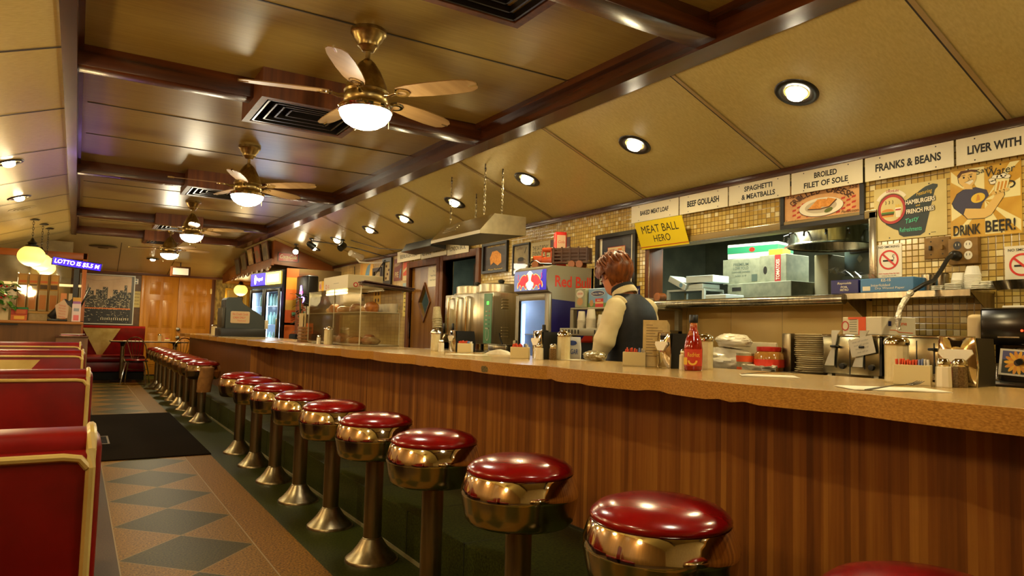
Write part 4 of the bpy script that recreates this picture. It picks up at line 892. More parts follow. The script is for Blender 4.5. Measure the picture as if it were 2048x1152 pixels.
placard('magazine_cover_sign', 'cream evening post magazine cover sign behind the toy truck', 'sign', on_right(5.765, 1.945), .34, .27, mat('cover_paper', (206, 188, 136), .5), dr, .004)
def dr(b, M, th): b.text('French Fries', 0, -.02, .3, .05, PAPER, M, th + .001, 0, .3); b.rect(-.16, -.06, .14, -.055, SRED, M, th + .0006)
placard('fries_sign', 'dark red french fries sign half hidden by the toy vending machine', 'sign', on_right(5.43, 2.0), .32, .16, mat('maroon_sign', (70, 20, 14), .4), dr, .004)
def dr(b, M, th): b.text('COUNTRY', 0, 0, .22, .045, PAPER, M, th + .0006, .01)
placard('blue_sign', 'small navy sign with white letters below the framed coffee poster', 'sign', on_right(4.42, 1.53), .24, .085, NAVY, dr, .004)
# menu strip over the doors, dark speaker, notice on the door
for k, (y0, y1, tx) in enumerate(((9.36, 8.55, ['BEEFBURGER STEAK', '']), (8.54, 7.78, ['FILET OF SOLE', 'ROUMANIAN STEAK']), (7.77, 7.20, ['LONDON BROIL', '']))):
    w_ = y0 - y1
    def dr(b, M, th, tx=tx, w_=w_):
        if tx[1]: b.text(tx[0], -w_ * .27, -.015, w_ * .36, .05, INK, M, th + .0006, .01); b.text(tx[1], w_ * .23, .0, w_ * .46, .05, INK, M, th + .0006, .01)
        else: b.text(tx[0], 0, -.005, w_ * .72, .052, INK, M, th + .0006, .01)
    placard('menu_board', ['white menu board for beefburger steak, leftmost over the doors', 'white menu board for sole and roumanian steak under the dark speaker', 'white menu board for london broil over the open door'][k], 'sign', on_right((y0 + y1) / 2, [2.2, 2.19, 2.175][k], 3.86), w_ - .008, .155, CREAM, dr, .005, 'white menu boards over the doors')
t = thing('bar_speaker', 'long black speaker bar in front of the menu boards over the doors', 'speaker', (3.66, 8.1, 2.235))
b = MB(BLACK); b.prism([(-.09, -.05), (-.02, .06), (.12, .06), (.12, -.07)], -.45, .45, BLACK, frame((0, 0, 0), (1, 0, 0), (0, 0, 1))); b.build('cabinet', t, False)
b = MB(mat('speaker_grille', (16, 14, 12), .6)); b.raw([(-.0905, -.43, -.045), (-.0905, .43, -.045), (-.0255, .43, .055), (-.0255, -.43, .055)], [(3, 2, 1, 0)], b.d); b.build('grille', t, False)
def dr(b, M, th):
    for i, s in enumerate(('Try', 'Veggie Burger', 'Sweet Potato Fries')): b.text(s, 0, .07 - i * .055, [.05, .2, .22][i], .024, mat('blue_grey_ink', (70, 74, 84), .6), M, th + .0006, 0)
placard('door_notice', 'white paper notice taped on the diamond window door', 'notice', on_right(8.26, 1.87, 3.917), .33, .26, PAPER, dr, .002)
# far posters along the wall left of the door
def P(name, label, y0, y1, z0, z1, base, fr=None, draw=None):
    Mx = on_right((y0 + y1) / 2, (z0 + z1) / 2); w, h = y0 - y1, z1 - z0
    if fr: return framed(name, label, Mx, w, h, .06, base, draw, .03, group='small posters left of the door')
    return placard(name, label, 'poster', Mx, w, h, base, draw, .006, 'small posters left of the door')
SKYB = mat('poster_sky_blue', (96, 140, 170), .5); PORG = mat('poster_orange', (216, 150, 50), .5)
P('yellow_poster', 'yellow poster with a blue figure, leftmost of the wall posters', 11.0, 10.42, 1.93, 2.225, mat('poster_yellow', (220, 170, 60), .5), None, lambda b, M, th: (b.poly([(-.1, -.14), (.12, -.14), (.18, .12), (.06, .1), (0, .04)], SKYB, M, th + .001), b.rect(-.25, -.14, -.18, .14, PORG, M, th + .001)))
P('pale_poster', 'black framed pale poster with orange drink, beside the yellow poster', 10.38, 10.0, 1.86, 2.11, mat('poster_grey', (176, 158, 120), .5), 1, lambda b, M, th: b.rect(-.08, -.1, .06, .0, PORG, M, th + .001))
P('sketch_poster', 'black framed cream poster with small sketches, left of the pie sign', 9.98, 9.62, 1.83, 2.23, mat('poster_cream', (200, 180, 130), .5), 1, lambda b, M, th: [b.ell(-.06 + .05 * (i % 3), -.1 + .06 * i, .03, .02, DKB, M, th + .001) for i in range(4)])
P('pie_sign', 'dark red pie sign with a blue slice, left of the red soda poster', 9.56, 9.26, 1.87, 2.19, mat('poster_brick', (112, 34, 20), .45), None, lambda b, M, th: (b.text('FRESH', -.02, .08, .2, .05, mat('poster_cream'), M, th + .001, 0, 0, .2, ), b.text('PIE', -.04, -.07, .13, .08, mat('poster_cream'), M, th + .001), b.poly([(.06, -.13), (.1, -.12), (.12, .02), (.07, -.02)], SKYB, M, th + .001)))
P('soda_poster', 'red and cream soda poster next to the door frame', 9.22, 9.0, 1.86, 2.12, mat('poster_red2', (200, 70, 34), .45), None, lambda b, M, th: (b.poly([(-.1, -.02), (.1, .06), (.1, .09), (-.1, .02)], mat('poster_cream'), M, th + .001), b.rect(-.1, -.13, .1, -.06, mat('poster_cream'), M, th + .001)))
placard('blue_card', 'small pale blue card under the red soda poster', 'notice', on_right(9.1, 1.76), .24, .13, mat('card_blue', (140, 160, 168), .5), lambda b, M, th: b.text('FRIES', 0, 0, .15, .04, BLUE, M, th + .001), .004)
placard('yellow_notice', 'narrow yellow notice left of the door frame', 'notice', on_right(9.11, 1.54), .15, .37, mat('notice_yellow', (214, 190, 96), .5), lambda b, M, th: [b.text(s, 0, .13 - i * .06, .09, .02, INK, M, th + .001) for i, s in enumerate(('NOTICE', 'EMPLOYEES', 'MUST', 'WASH', 'HANDS'))], .004)
placard('orange_menu', 'yellow and orange menu card on the wall behind the display case', 'notice', on_right(10.2, 1.63), .3, .42, mat('menu_yellow', (222, 176, 60), .5), lambda b, M, th: (b.rect(-.15, .15, .15, .21, mat('poster_red2'), M, th + .001), [b.ell(-.06 + .12 * (i % 2), .08 - .1 * (i // 2), .03, .03, DKB, M, th + .001) for i in range(4)]), .004)
placard('warning_card', 'grey warning card on the wall seen through the display case', 'notice', on_right(10.9, 1.6), .3, .2, mat('warning_grey', (150, 128, 88), .5), lambda b, M, th: b.text('WARNING', 0, .04, .24, .05, INK, M, th + .001, .02), .004)
t = thing('wall_shelf', 'thin wooden wall shelf behind the display case, under the small posters', 'shelf', (3.9, 9.9, 1.74))
b = MB(WOODDY); b.box(-.3, -.002, -.75, .95, 0, .02, wood('pale_shelf', (170, 130, 70), (190, 150, 86), 'y', 10, .4)); b.build('shelf_plate', t, False)
for y in (-.6, .75): b = MB(BLACK); b.box(-.25, -.002, y - .01, y + .01, -.02, 0, BLACK); b.build('bracket', t, False)
# ================================================================ BEHIND THE COUNTER
BCZ = .975
def unit(name, label, x0, x1, y0, y1, z):
    t = thing(name, label, 'counter', (x0, (y0 + y1) / 2, 0)); h = (y1 - y0) / 2
    b = MB(STEEL); b.box(0, x1 - x0, -h, h, z - .04, z, STEEL, .004); b.build('worktop', t)
    b = MB(SOFTSTEEL); b.box(.03, x1 - x0, -h + .01, h - .01, .1, z - .04, SOFTSTEEL); b.build('body', t)
    n = max(1, round((y1 - y0) / .6))
    for k in range(n):
        b = MB(SOFTSTEEL); a = -h + .02 + k * (2 * h - .04) / n; b.box(.015, .03, a + .01, a + (2 * h - .04) / n - .01, .14, z - .07, SOFTSTEEL, .003); dd = b.build('door', t)
        b = MB(CHROME); b.box(0, .012, a + .2, a + .32, z - .12, z - .10, CHROME, .003); b.build('handle', dd)
    return t
unit('back_counter', 'steel back counter under the pass-through carrying toasters and plates', 3.2, 3.89, -.6, 3.68, BCZ)
unit('back_counter', 'steel back counter carrying the coffee urn left of the fridge', 3.2, 3.89, 5.32, 6.92, BCZ)
# coffee urn
t = thing('coffee_urn', 'twin stainless coffee urn with gauge tubes, taps and a green control strip', 'coffee urn', (3.3, 6.155, BCZ))
URN = noisy('urn_steel', (200, 192, 168), (222, 214, 190), 20, .3, (1, 1, .1), 3, metal=1.0)
b = MB(URN); b.box(0, .48, -.495, .495, .075, .565, URN, .006); b.build('body', t)
for y in (-.44, .44):
    for x in (.05, .43): b = MB(BLACK); b.tube([(x, y, 0), (x, y, .08)], .018, BLACK, 10); b.build('foot', t)
for y, r in ((-.245, .225), (.245, .215)):
    b = MB(URN); b.lathe([(r + .02, 0), (r + .022, .012), (r, .016), (r, .085), (r - .02, .094), (.02, .1)], (.24, y, .565), URN, 36); b.lathe([(.012, .1), (.03, .115), (.034, .135), (.02, .145), (0, .147)], (.24, y, .565), BLACK, 14); b.build('lid', t)
for y in (.355, .155, -.045):
    b = MB(CHROME); b.tube([(-.03, y, .13), (-.03, y, .53)], .02 if y < 0 else .014, CHROME, 12); b.tube([(0, y, .53), (-.03, y, .53), (-.03, y, .50)], .012, CHROME, 8)
    b.tube([(0, y, .15), (-.07, y, .15), (-.08, y, .10)], .016, CHROME, 10); b.build('gauge_tube', t)
    if y > -.01:
        b = MB(BLACK); b.box(-.085, -.065, y - .012, y + .012, .17, .27, BLACK, .005); b.build('tap_handle', t)
b = MB(mat('urn_green', (96, 158, 112), .4)); M = on_right(-.415, .32, -.001); b.box(-.075, .075, -.235, .235, .0, .003, b.d, M=M)
b.rect(-.02, .13, .02, .16, mat('urn_display', (60, 230, 60), .3, emit=(60, 255, 60), es=1.5), M, .004)
for i in range(5): b.rect(-.04, .06 - .04 * i, -.01, .072 - .04 * i, PAPER, M, .004); b.ell(.03, .066 - .04 * i, .008, .008, RED if i < 2 else INK, M, .004, 10)
b.ell(0, -.15, .03, .06, PAPER, M, .004); b.ell(0, -.15, .024, .052, b.d, M, .0045); b.build('control_strip', t, False)
for zz in (.42, .15):
    for x in (.09, .33):
        b = MB(URN)
        for i in range(4): b.cbox((x + .045, -.502, zz + i * .028), (.075, .014, .012), URN, .003)
        b.build('louvre', t)
# stack of paper cups in front of the urn
CUPW = noisy('printed_paper_cup', (206, 186, 138), (224, 206, 160), 60, .6)
t = thing('cup_stack', 'tilted stack of upside down paper coffee cups in front of the urn', 'cups', (3.25, 6.72, BCZ + .22))
b = MB(CUPW); M = Matrix.Rotation(R(-8), 4, 'X')
for i in range(5): b.lathe([(.052, i * .024), (.052, i * .024 + .004), (.049, i * .024 + .024)], m=CUPW, seg=24, M=M)
b.lathe([(.049, .12), (.037, .225), (0, .226)], m=CUPW, seg=24, M=M); b.build('cups', t)
b = MB(STEEL); b.lathe([(.055, -.22), (.055, 0)], m=STEEL, seg=20); b.build('cup_holder', t)
# steam table tray beside the urn
t = thing('steel_pan', 'steel pan with a lid handle below the urn side', 'pan', (3.28, 5.48, BCZ)); b = MB(STEEL); b.box(-.03, .3, -.16, .16, 0, .075, STEEL, .006); b.build('pan_body', t); b = MB(STEEL); b.box(-.04, .31, -.17, .17, .075, .082, STEEL, .003); b.build('lid', t); b = MB(BLACK); b.tube([(0, -.05, .082), (.02, .02, .13), (.05, .09, .18)], .008, BLACK, 8); b.build('ladle_handle', t)
# drinks fridge
GREYF = mat('fridge_silver', (150, 140, 116), .38, .4)
t = thing('drinks_fridge', 'silver and blue energy drink fridge with a lit bull header', 'fridge', (3.3, 4.955, 0))
b = MB(GREYF); b.box(.02, .43, -.255, .255, 0, .04, BLACK); b.box(.41, .43, -.255, .255, .04, 1.73, GREYF); b.box(.0, .43, -.255, -.235, .04, 1.73, GREYF); b.box(0, .43, .235, .255, .04, 1.73, GREYF); b.box(0, .43, -.235, .235, 1.48, 1.73, GREYF); b.box(0, .43, -.235, .235, .04, .12, GREYF)
b.build('cabinet', t, False)
hb_ = [( .0, 1.50), (-.035, 1.515), (-.05, 1.56), (-.05, 1.66), (-.035, 1.71), (.0, 1.725), (.06, 1.73)]
b = MB(GREYF); b.prism([(p[0], p[1]) for p in hb_], -.256, .256, GREYF, frame((0, 0, 0), (1, 0, 0), (0, 0, 1))); b.build('header', t)
HL = mat('header_screen', (120, 130, 150), .3, emit=(96, 108, 150), es=.8); HB = mat('header_blue', (30, 20, 150), .3, emit=(30, 16, 150), es=1.0)
BULL = mat('bull_red', (215, 40, 50), .4, emit=(215, 40, 50), es=1.0); BGOLD = mat('bull_gold', (250, 205, 70), .4, emit=(250, 205, 70), es=1.2); BWHITE = mat('header_white', (255, 250, 230), .4, emit=(255, 250, 235), es=3.0)
b = MB(HL); M = on_right(0, 1.61, -.052); b.rect(-.245, -.085, .245, .085, HL, M, 0); b.poly([(.13, -.085), (.245, -.085), (.245, .085), (.19, .085)], HB, M, .0006); b.ell(0, .0, .055, .08, BWHITE, M, .001)
for s in (-1, 1):
    bull = [(.022, .022), (.034, .05), (.05, .052), (.062, .04), (.085, .05), (.115, .042), (.145, .02), (.16, -.005), (.178, -.012), (.19, -.04), (.182, -.062), (.168, -.04), (.15, -.03), (.138, -.045), (.148, -.068), (.132, -.072), (.118, -.046), (.095, -.04), (.078, -.058), (.06, -.072), (.05, -.062), (.066, -.042), (.056, -.02), (.034, -.012), (.02, .0)]
    def q(k, dy=0.): return [(s * (.105 + (p[0] - .105) * k), p[1] * k + dy) for p in (bull if s < 0 else bull[::-1])]
    b.poly(q(1.09), BGOLD, M, .0014); b.poly(q(1.0), BULL, M, .0018)
    b.line([(s * .158, .0), (s * .185, .022), (s * .176, .05), (s * .186, .058)], .006, BULL, M, .002); b.line([(s * .03, .045), (s * .018, .06), (s * .028, .072)], .005, BGOLD, M, .0022)
b.build('bull_panel', t, False)
dn = MB(GREYF)
for a in ((-.25, -.20, .1, 1.49), (.20, .25, .1, 1.49), (-.2, .2, 1.44, 1.49), (-.2, .2, .1, .16)): dn.box(-.03, 0, a[0], a[1], a[2], a[3], GREYF, .004)
dd = dn.build('door', t); b = MB(glass('fridge_glass', (.92, .95, 1.), .2)); b.box(-.02, -.016, -.2, .2, .16, 1.44); b.build('pane', dd, False)
b = MB(SOFTSTEEL); b.box(-.06, -.03, .205, .235, .7, 1.1, SOFTSTEEL, .006); b.build('handle', dd)
FRI = mat('fridge_liner', (190, 206, 224), .5)
b = MB(FRI); b.box(.395, .40, -.235, .235, .12, 1.48, FRI); b.box(.01, .40, .225, .235, .12, 1.48, FRI); b.box(.01, .4, -.235, -.225, .12, 1.48, FRI); b.build('liner', t, False)
for z in (.45, .80, 1.15):
    b = MB(STEEL); b.box(.03, .39, -.22, .22, z, z + .008, mat('white_wire_shelf', (220, 226, 230), .3)); b.build('shelf', t, False)
b = MB(glow('fridge_tube', (190, 215, 255), 3.)); b.tube([(.03, .205, .2), (.03, .205, 1.42)], .012, seg=8); b.build('light_tube', t)
lamp('fridge_light', t, (.06, .12, 1.40), .9, (.7, .82, 1.), .12, 'POINT')
Ms = on_far(.215, 0, -.256); RBR = mat('fridge_red_print', (206, 56, 32), .45); RBY = mat('fridge_yellow_print', (236, 176, 50), .45); RBB = mat('fridge_blue_print', (28, 22, 92), .4)
b = MB(RBR); b.text('Red Bull', .0, 1.60, .37, .095, RBR, Ms, .001, .02)
b.poly([(-.215, 1.07), (.20, 1.07), (.145, 1.43), (-.215, 1.45)], RBB, Ms, .0006)
b.poly([(-.215, .55), (-.215, 1.17)] [::-1] + [(-.17, 1.185), (-.10, 1.175), (-.04, 1.13), (0, 1.07), (.02, .55)], RBY, Ms, .001) if False else b.poly([(-.215, .6), (.03, .6), (.03, 1.02), (-.0, 1.10), (-.06, 1.16), (-.14, 1.18), (-.215, 1.17)], RBY, Ms, .001)
b.poly([(.0, .6), (.214, .6), (.214, 1.24), (.16, 1.20), (.08, 1.10), (.03, .98), (.0, .85)], RBR, Ms, .0014)
b.build('side_lettering', t, False)
b = MB(WHITEP); b.lathe([(.06, 0), (.063, .01), (.063, .13), (.04, .17), (.025, .19)], m=WHITEP, seg=20); b.lathe([(.027, .19), (.027, .215), (0, .216)], m=RED, seg=16); o = b.build('milk_jug', None, True, 50, (3.42, 4.92, .808)); tag(o, 'white jug with a red cap inside the energy drink fridge', 'jug')
carton('drink_carton', 'white and purple carton on the top shelf of the energy drink fridge', 3.47, 4.86, 1.158, .1, .14, .2, WHITEP, 0, lambda b, M, w, h: b.rect(-.04, -.06, .04, .06, mat('carton_purple', (150, 90, 150)), M, .0004))
# toy stake truck and toy vending machine on top of the fridge
t = thing('toy_truck', 'wooden toy stake truck with a red cab on top of the fridge', 'toy truck', (3.56, 4.95, 1.731), R(-55))      # drives towards -X of its own frame
TW = wood('toy_dark_wood', (62, 34, 14), (92, 54, 24), 'x', 30, .4); TO = mat('toy_orange', (186, 74, 22), .35)
b = MB(TW); b.box(-.06, .27, -.055, .055, .045, .06, TW)
for s in (-1, 1):
    for z in (.075, .105, .135, .16): b.box(-.05, .265, s * .052 - .004, s * .052 + .004, z, z + .017, TW)
    for x in (-.045, .03, .105, .18, .255): b.box(x - .007, x + .007, s * .056 - .004, s * .056 + .004, .05, .185, TW)
b.box(.262, .27, -.05, .05, .07, .175, TW); b.box(-.06, -.052, -.05, .05, .06, .175, TW); b.build('stake_bed', t, False)
b = MB(TO); b.box(-.16, -.065, -.05, .05, .05, .10, TO, .004); b.box(-.16, -.065, -.05, .05, .15, .185, TO, .012)
for x in (-.155, -.07):
    for y in (-.046, .046): b.box(x - .005, x + .005, y - .004, y + .004, .1, .155, TO)
b.box(-.25, -.16, -.035, .035, .05, .115, TO, .01); b.build('cab', t)
b = MB(BLACK)
for s in (-1, 1): b.tube([(-.275, s * .05, .03), (-.25, s * .05, .065), (-.21, s * .05, .07), (-.17, s * .05, .045), (-.06, s * .05, .04)], .007, BLACK, 6)
b.box(-.285, -.275, -.05, .05, .03, .04, BLACK); b.build('fender', t)
for s in (-1, 1):
    for x in (-.215, .12, .19): b = MB(mat('toy_wheel', (150, 84, 34), .35)); b.lathe([(.012, -.008), (.03, -.008), (.033, 0), (.03, .008), (.012, .008)], m=b.d, seg=18, M=frame((x, s * .058, .033), (1, 0, 0), (0, 0, 1))); b.build('wheel', t)
    b = MB(BRASS); b.sphere((-.25, s * .042, .09), .014, BRASS, 10, 8); b.tube([(-.25, s * .042, .05), (-.25, s * .042, .09)], .004, BRASS, 6); b.build('headlamp', t)
t = thing('toy_vending_machine', 'small red toy soda machine behind the toy truck', 'toy', (3.68, 5.13, 1.731), R(-25))
VR = mat('vending_red', (210, 36, 22), .3); b = MB(VR); b.box(-.05, .05, -.055, .055, 0, .35, VR, .006); b.build('body', t)
b = MB(mat('vending_panel', (230, 190, 150), .4)); M = frame((-.051, 0, 0), (0, -1, 0), (0, 0, 1)); b.text('Cola', 0, .28, .07, .03, PAPER, M, .0005, 0, .3); b.rect(-.04, .05, .04, .2, mat('vending_dark', (150, 24, 16)), M, .0003); M = frame((0, -.056, 0), (1, 0, 0), (0, 0, 1)); b.rect(-.04, .18, .04, .32, mat('vending_panel'), M, .0003); b.text('Cola', 0, .26, .06, .025, VR, M, .0006, 0, .3); b.build('panel', t, False)
# steel hood on chains
t = thing('extractor_hood', 'small stainless hood hung on chains above the coffee urn', 'hood', (3.0, 5.6, 2.0))
HS = noisy('hood_steel', (186, 174, 144), (216, 204, 172), 8, .3, (1, .2, 1), 3, metal=1.0)
b = MB(HS); y0, y1 = -.45, .52
P4 = [(-.14, .0), (-.14, .03), (.0, .185), (.32, .185), (.32, .02)]
vs = [(x, y, z) for y in (y0, y1) for x, z in P4]
b.raw(vs, [(0, 5, 6, 1), (1, 6, 7, 2), (2, 7, 8, 3), (3, 8, 9, 4), (0, 1, 2, 3, 4), (9, 8, 7, 6, 5)], HS)
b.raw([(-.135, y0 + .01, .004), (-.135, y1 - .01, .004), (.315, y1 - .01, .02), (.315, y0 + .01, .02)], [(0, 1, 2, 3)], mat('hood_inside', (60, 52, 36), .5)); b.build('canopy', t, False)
b = MB(HS)
for i in range(3): b.cbox((-.085 + .02 * i, .25, .098 + i * .021), (.012, .26, .006), HS, .002, rot=Euler((0, -.84, 0)))
b.build('rib', t)
for x, y in ((-.02, .35), (-.02, -.3), (.10, -.40), (.28, .4)):
    zt = slope_z(3.0 + x) - 2.0; b = MB(SOFTSTEEL); n = int((zt - .185) / .03)
    for i in range(n):
        z = .19 + i * .03; b.tube([(x + math.cos(q) * .008 * (i % 2), y + math.cos(q) * .008 * (1 - i % 2), z + .015 + math.sin(q) * .02) for q in [2 * math.pi * j / 8 for j in range(8)]], .0028, SOFTSTEEL, 5, closed=True)
    b.tube([(x, y, zt - .05), (x, y, zt)], .006, BLACK, 6); b.build('chain', t)
# cup stand with cocoa boxes
t = thing('cup_stand', 'grey two tier stand holding cocoa boxes and paper cups', 'stand', (3.3, 4.13, BCZ if False else 0))
GV = mat('stand_grey', (150, 142, 116), .4, .3)
b = MB(GV); b.box(-.05, .5, -.4, .38, 1.155, 1.212, GV, .004); 
for i in range(16):
    if i not in (6, 7, 8, 9): b.box(-.052, -.049, .33 - i * .04, .345 - i * .04, 1.168, 1.2, BLACK)
b.build('tray', t); b = MB(GV); b.box(.05, .5, -.40, .38, 1.36, 1.375, GV, .003); b.build('shelf', t)
for y in (-.38, .36):
    for x in (.07, .48): b = MB(GV); b.box(x - .02, x + .02, y - .02, y + .02, 0, 1.36, GV); b.build('upright', t)
b = MB(BLACKMATTE); b.box(.1, .46, -.36, .34, .2, 1.10, BLACKMATTE); b.build('bin', t)
def cocoa(b, M, w, h):
    b.rect(-w / 2, -h / 2, w / 2, -h * .28, mat('cocoa_green', (96, 130, 60)), M, .0004); b.ell(0, h * .22, w * .36, h * .16, PAPER, M, .0006); b.ell(0, h * .22, w * .34, h * .14, NAVY, M, .001); b.text('Swiss Miss', 0, h * .22, w * .56, h * .1, PAPER, M, .0014, .01)
    b.rect(-w * .12, -h * .5, w * .3, -h * .05, mat('cocoa_red', (200, 40, 24)), M, .0008); b.text('MILK', .08 * w, -h * .14, w * .2, h * .07, PAPER, M, .0012); b.rect(-w * .12, -h * .32, w * .3, -h * .22, mat('cocoa_tan', (220, 180, 110)), M, .0012); b.ell(-w * .32, -h * .28, w * .1, h * .18, mat('mug_tan', (190, 140, 80)), M, .0012)
carton('cocoa_box', 'blue cocoa box on the upper shelf of the cup stand, nearer the person', 3.42, 4.19, 1.376, .1, .23, .145, mat('cocoa_blue', (120, 158, 190), .4), 0, cocoa)
def cocoa2(b, M, w, h): b.ell(0, h * .2, w * .36, h * .2, PAPER, M, .0004); b.text('COCOA', 0, h * .22, w * .5, h * .1, mat('cocoa_red'), M, .0008); b.ell(0, -h * .2, w * .3, h * .2, mat('mug_tan'), M, .0006)
carton('cocoa_box', 'pale cocoa box on the upper shelf of the cup stand, left one', 3.40, 4.385, 1.376, .1, .13, .15, mat('cocoa_pale', (150, 150, 110), .4), 0, cocoa2)
for k, (y, n, r) in enumerate(((4.345, 5, .034), (4.225, 6, .040), (4.10, 3, .034))):
    o = cupstack(3.34, y, 1.213, r * .76, r, .075, n, .014, ['left stack of white paper cups on the cup stand', 'tallest stack of white paper cups in the middle of the cup stand', 'short stack of white paper cups half behind the person\'s sleeve'][k], 'paper cups on the cup stand', mat('white_cup', (214, 204, 178), .5))
# plates, toasters and the rest below the pass-through
PLATE = mat('stoneware_plate', (206, 188, 146), .25)
pr = [(.0, .004), (.055, .004), (.062, .0), (.068, .004), (.098, .016), (.101, .019), (.098, .021), (.066, .010), (0, .009)]
b = MB(PLATE); b.lathe(pr, m=PLATE, seg=40); p0 = b.build('plate', None, True, 50)
rn = random.Random(4)
for k in range(19):
    o = p0 if k == 0 else p0.copy()
    if k: COL.objects.link(o)
    off = .012 if k in (2, 3, 5, 6, 7) else 0
    o.location = (3.47 + rn.uniform(-.003, .003), 2.415 + rn.uniform(-.003, .003) - off, BCZ + .001 + k * .0112)
    tag(o, 'stoneware plate in the tall stack left of the toasters', 'plate', 'stacked stoneware plates')
    o['label'] = ('topmost stoneware plate of the stack left of the toasters' if k == 18 else 'lowest stoneware plate of the stack left of the toasters' if k == 0 else 'stoneware plate inside the tall stack left of the toasters')
b = MB(SOFTSTEEL); b.box(-.06, .12, -.03, .03, 0, .225, SOFTSTEEL, .006); o = b.build('steel_bin', None, True, loc=(3.5, 2.57, BCZ)); tag(o, 'narrow steel bin with a clear bag between the jar and plates', 'bin')
TST = noisy('worn_toaster_steel', (150, 142, 116), (176, 168, 138), 14, .22, metal=1.0)
def toaster(y0, y1, x, label, rag):
    w = y0 - y1; t = thing('toaster', label, 'toaster', (x, (y0 + y1) / 2, BCZ))
    b = MB(TST); b.box(0, .3, -w / 2, w / 2, .018, .215, TST, .008); b.box(-.002, .0, -.002, .002, .02, .2, BLACK); b.build('body', t)
    b = MB(CHROME); b.box(-.004, .304, -w / 2 - .004, w / 2 + .004, .213, .224, CHROME, .004)
    for yy in (-.11, -.04, .04, .11): b.box(.04, .26, yy - .012, yy + .012, .2236, .2246, BLACKMATTE)
    b.build('top', t)
    b = MB(BLACK); b.box(.0, .3, -w / 2 - .012, -w / 2, .02, .21, BLACK); b.build('end_panel', t)
    for s in (-1, 1):
        b = MB(BLACK); b.box(-.035, 0, s * w / 4 - .018, s * w / 4 + .012, .155, .168, BLACK, .004); b.box(-.002, 0, s * w / 4 - .004, s * w / 4 + .002, .05, .19, BLACK); b.build('lever', t)
        b = MB(BLACK); b.lathe([(.0, .016), (.014, .015), (.016, .0)], m=BLACK, seg=14, M=on_right(s * w / 4 - .04, .06, 0)); b.build('dial', t)
    for yy in (-w / 2 + .03, w / 2 - .03):
        b = MB(CREAM); b.box(.02, .05, yy - .012, yy + .012, 0, .018, CREAM); b.build('foot', t)
    if rag:
        for s in (-1, 1):
            b = MB(PAPER); rr = random.Random(s + 5); L = []
            for i, (z, hw, yy) in enumerate(((.245, .022, -.01), (.225, .014, -.002), (.19, .010, .0), (.16, .006, .004), (.13, .012, .012), (.10, .018, .02), (.06, .024, .028))): L.append([(-.012 + rr.uniform(-.004, .004), s * w / 4 + yy - hw, z), (-.02 + rr.uniform(-.004, .004), s * w / 4 + yy + hw, z), (-.014, s * w / 4 + yy + hw, z), (-.008, s * w / 4 + yy - hw, z)])
            b.loft(L, PAPER); b.build('paper_tie', t)
    return t
tt = toaster(2.315, 2.0, 3.4, 'left commercial toaster with paper ties on both levers', True)
b = MB(PAPER); M = on_right(2.075, BCZ + .165, 3.372) @ Matrix.Rotation(R(14), 4, 'Z'); b.box(-.065, .065, -.045, .045, 0, .002, PAPER, M=M)
for i in range(4): b.text('out of order'[:12 - i], 0, .028 - i * .018, .09 - .01 * i, .009, mat('pencil_grey', (150, 140, 120)), M, .0026, 0, .2)
o = b.build('handwritten_note', None, False); tag(o, 'white handwritten note tied to the right lever of the left toaster', 'note')
toaster(1.955, 1.64, 3.36, 'right commercial toaster, behind the sugar pourer and napkin holder', False)
def dr(b, M, w, h):
    b.ring(.09 if False else -.11, .0, .02, .026, RED, M, .0005); b.rect(-.02, -h / 2, .03, h / 2, mat('box_orange', (226, 84, 24)), M, .0004); b.rect(-.09, h * .36, .03, h / 2, mat('box_orange'), M, .0005)
    for i in range(6): b.rect(-.08, .03 - i * .012, -.03, .034 - i * .012, mat('print_green_grey', (120, 120, 90)), M, .0005)
def dr2(b, M, w, h): b.text('Verve', .02, .015, .06, .02, mat('box_orange'), M, .0005, .01); b.rect(-.07, .0, -.05, .025, NAVY, M, .0005); b.line([(-.06, -.02), (-.02, -.02), (.0, -.03), (.09, -.032)], .003, mat('box_orange'), M, .0005)
carton('paper_box', 'white and orange carton lying on top of the left toaster', 3.56, 2.10, BCZ + .2247, .22, .26, .092, mat('carton_white', (222, 206, 170), .5), R(-14), dr, drawn=dr2)
# bread bags, jars
BAG = noisy('bread_bag_plastic', (196, 184, 152), (228, 218, 192), 12, .25, coat=.4)
from mathutils import noise as NZ
def lump(name, label, c, r, seed, m, cat, amp=.3, rz=0., openb=False):
    """a crumpled soft bag: a flattened ball creased by ridged noise"""
    b = MB(m); S, G = 52, 30; vs = []; fs = []; o3 = Vector((seed * 3.7, seed * 1.3, 0))
    for i in range(G + 1):
        t_ = math.pi * i / G
        for k in range(S):
            a = 2 * math.pi * k / S; p = Vector((math.sin(t_) ** .7 * math.cos(a), math.sin(t_) ** .7 * math.sin(a), math.cos(t_)))
            d = 1 + amp * (.55 * NZ.noise(p * 1.3 + o3) + .55 * (.35 - abs(NZ.noise(p * 2.2 + o3 * 2))) + .25 * (.3 - abs(NZ.noise(p * 4.5 - o3))))
            z = max(p.z * d, -.72)
            if openb and z > .2: z = .2 - (z - .2) * .7 + .12 * NZ.noise(p * 5 + o3)
            vs.append((r[0] * d * p.x, r[1] * d * p.y, r[2] * (z + .72)))
    for i in range(G):
        for k in range(S): k2 = (k + 1) % S; fs.append((i * S + k, (i + 1) * S + k, (i + 1) * S + k2, i * S + k2))
    b.raw(vs, fs, m); o = b.build(name, None, True, 30, c); o.rotation_euler = (0, 0, rz); return tag(o, label, cat)
lump('bread_bag', 'large clear wrinkled bread bag lying low on the back counter', (3.42, 2.98, BCZ), (.11, .19, .075), 3, BAG, 'bag', .3, .15)
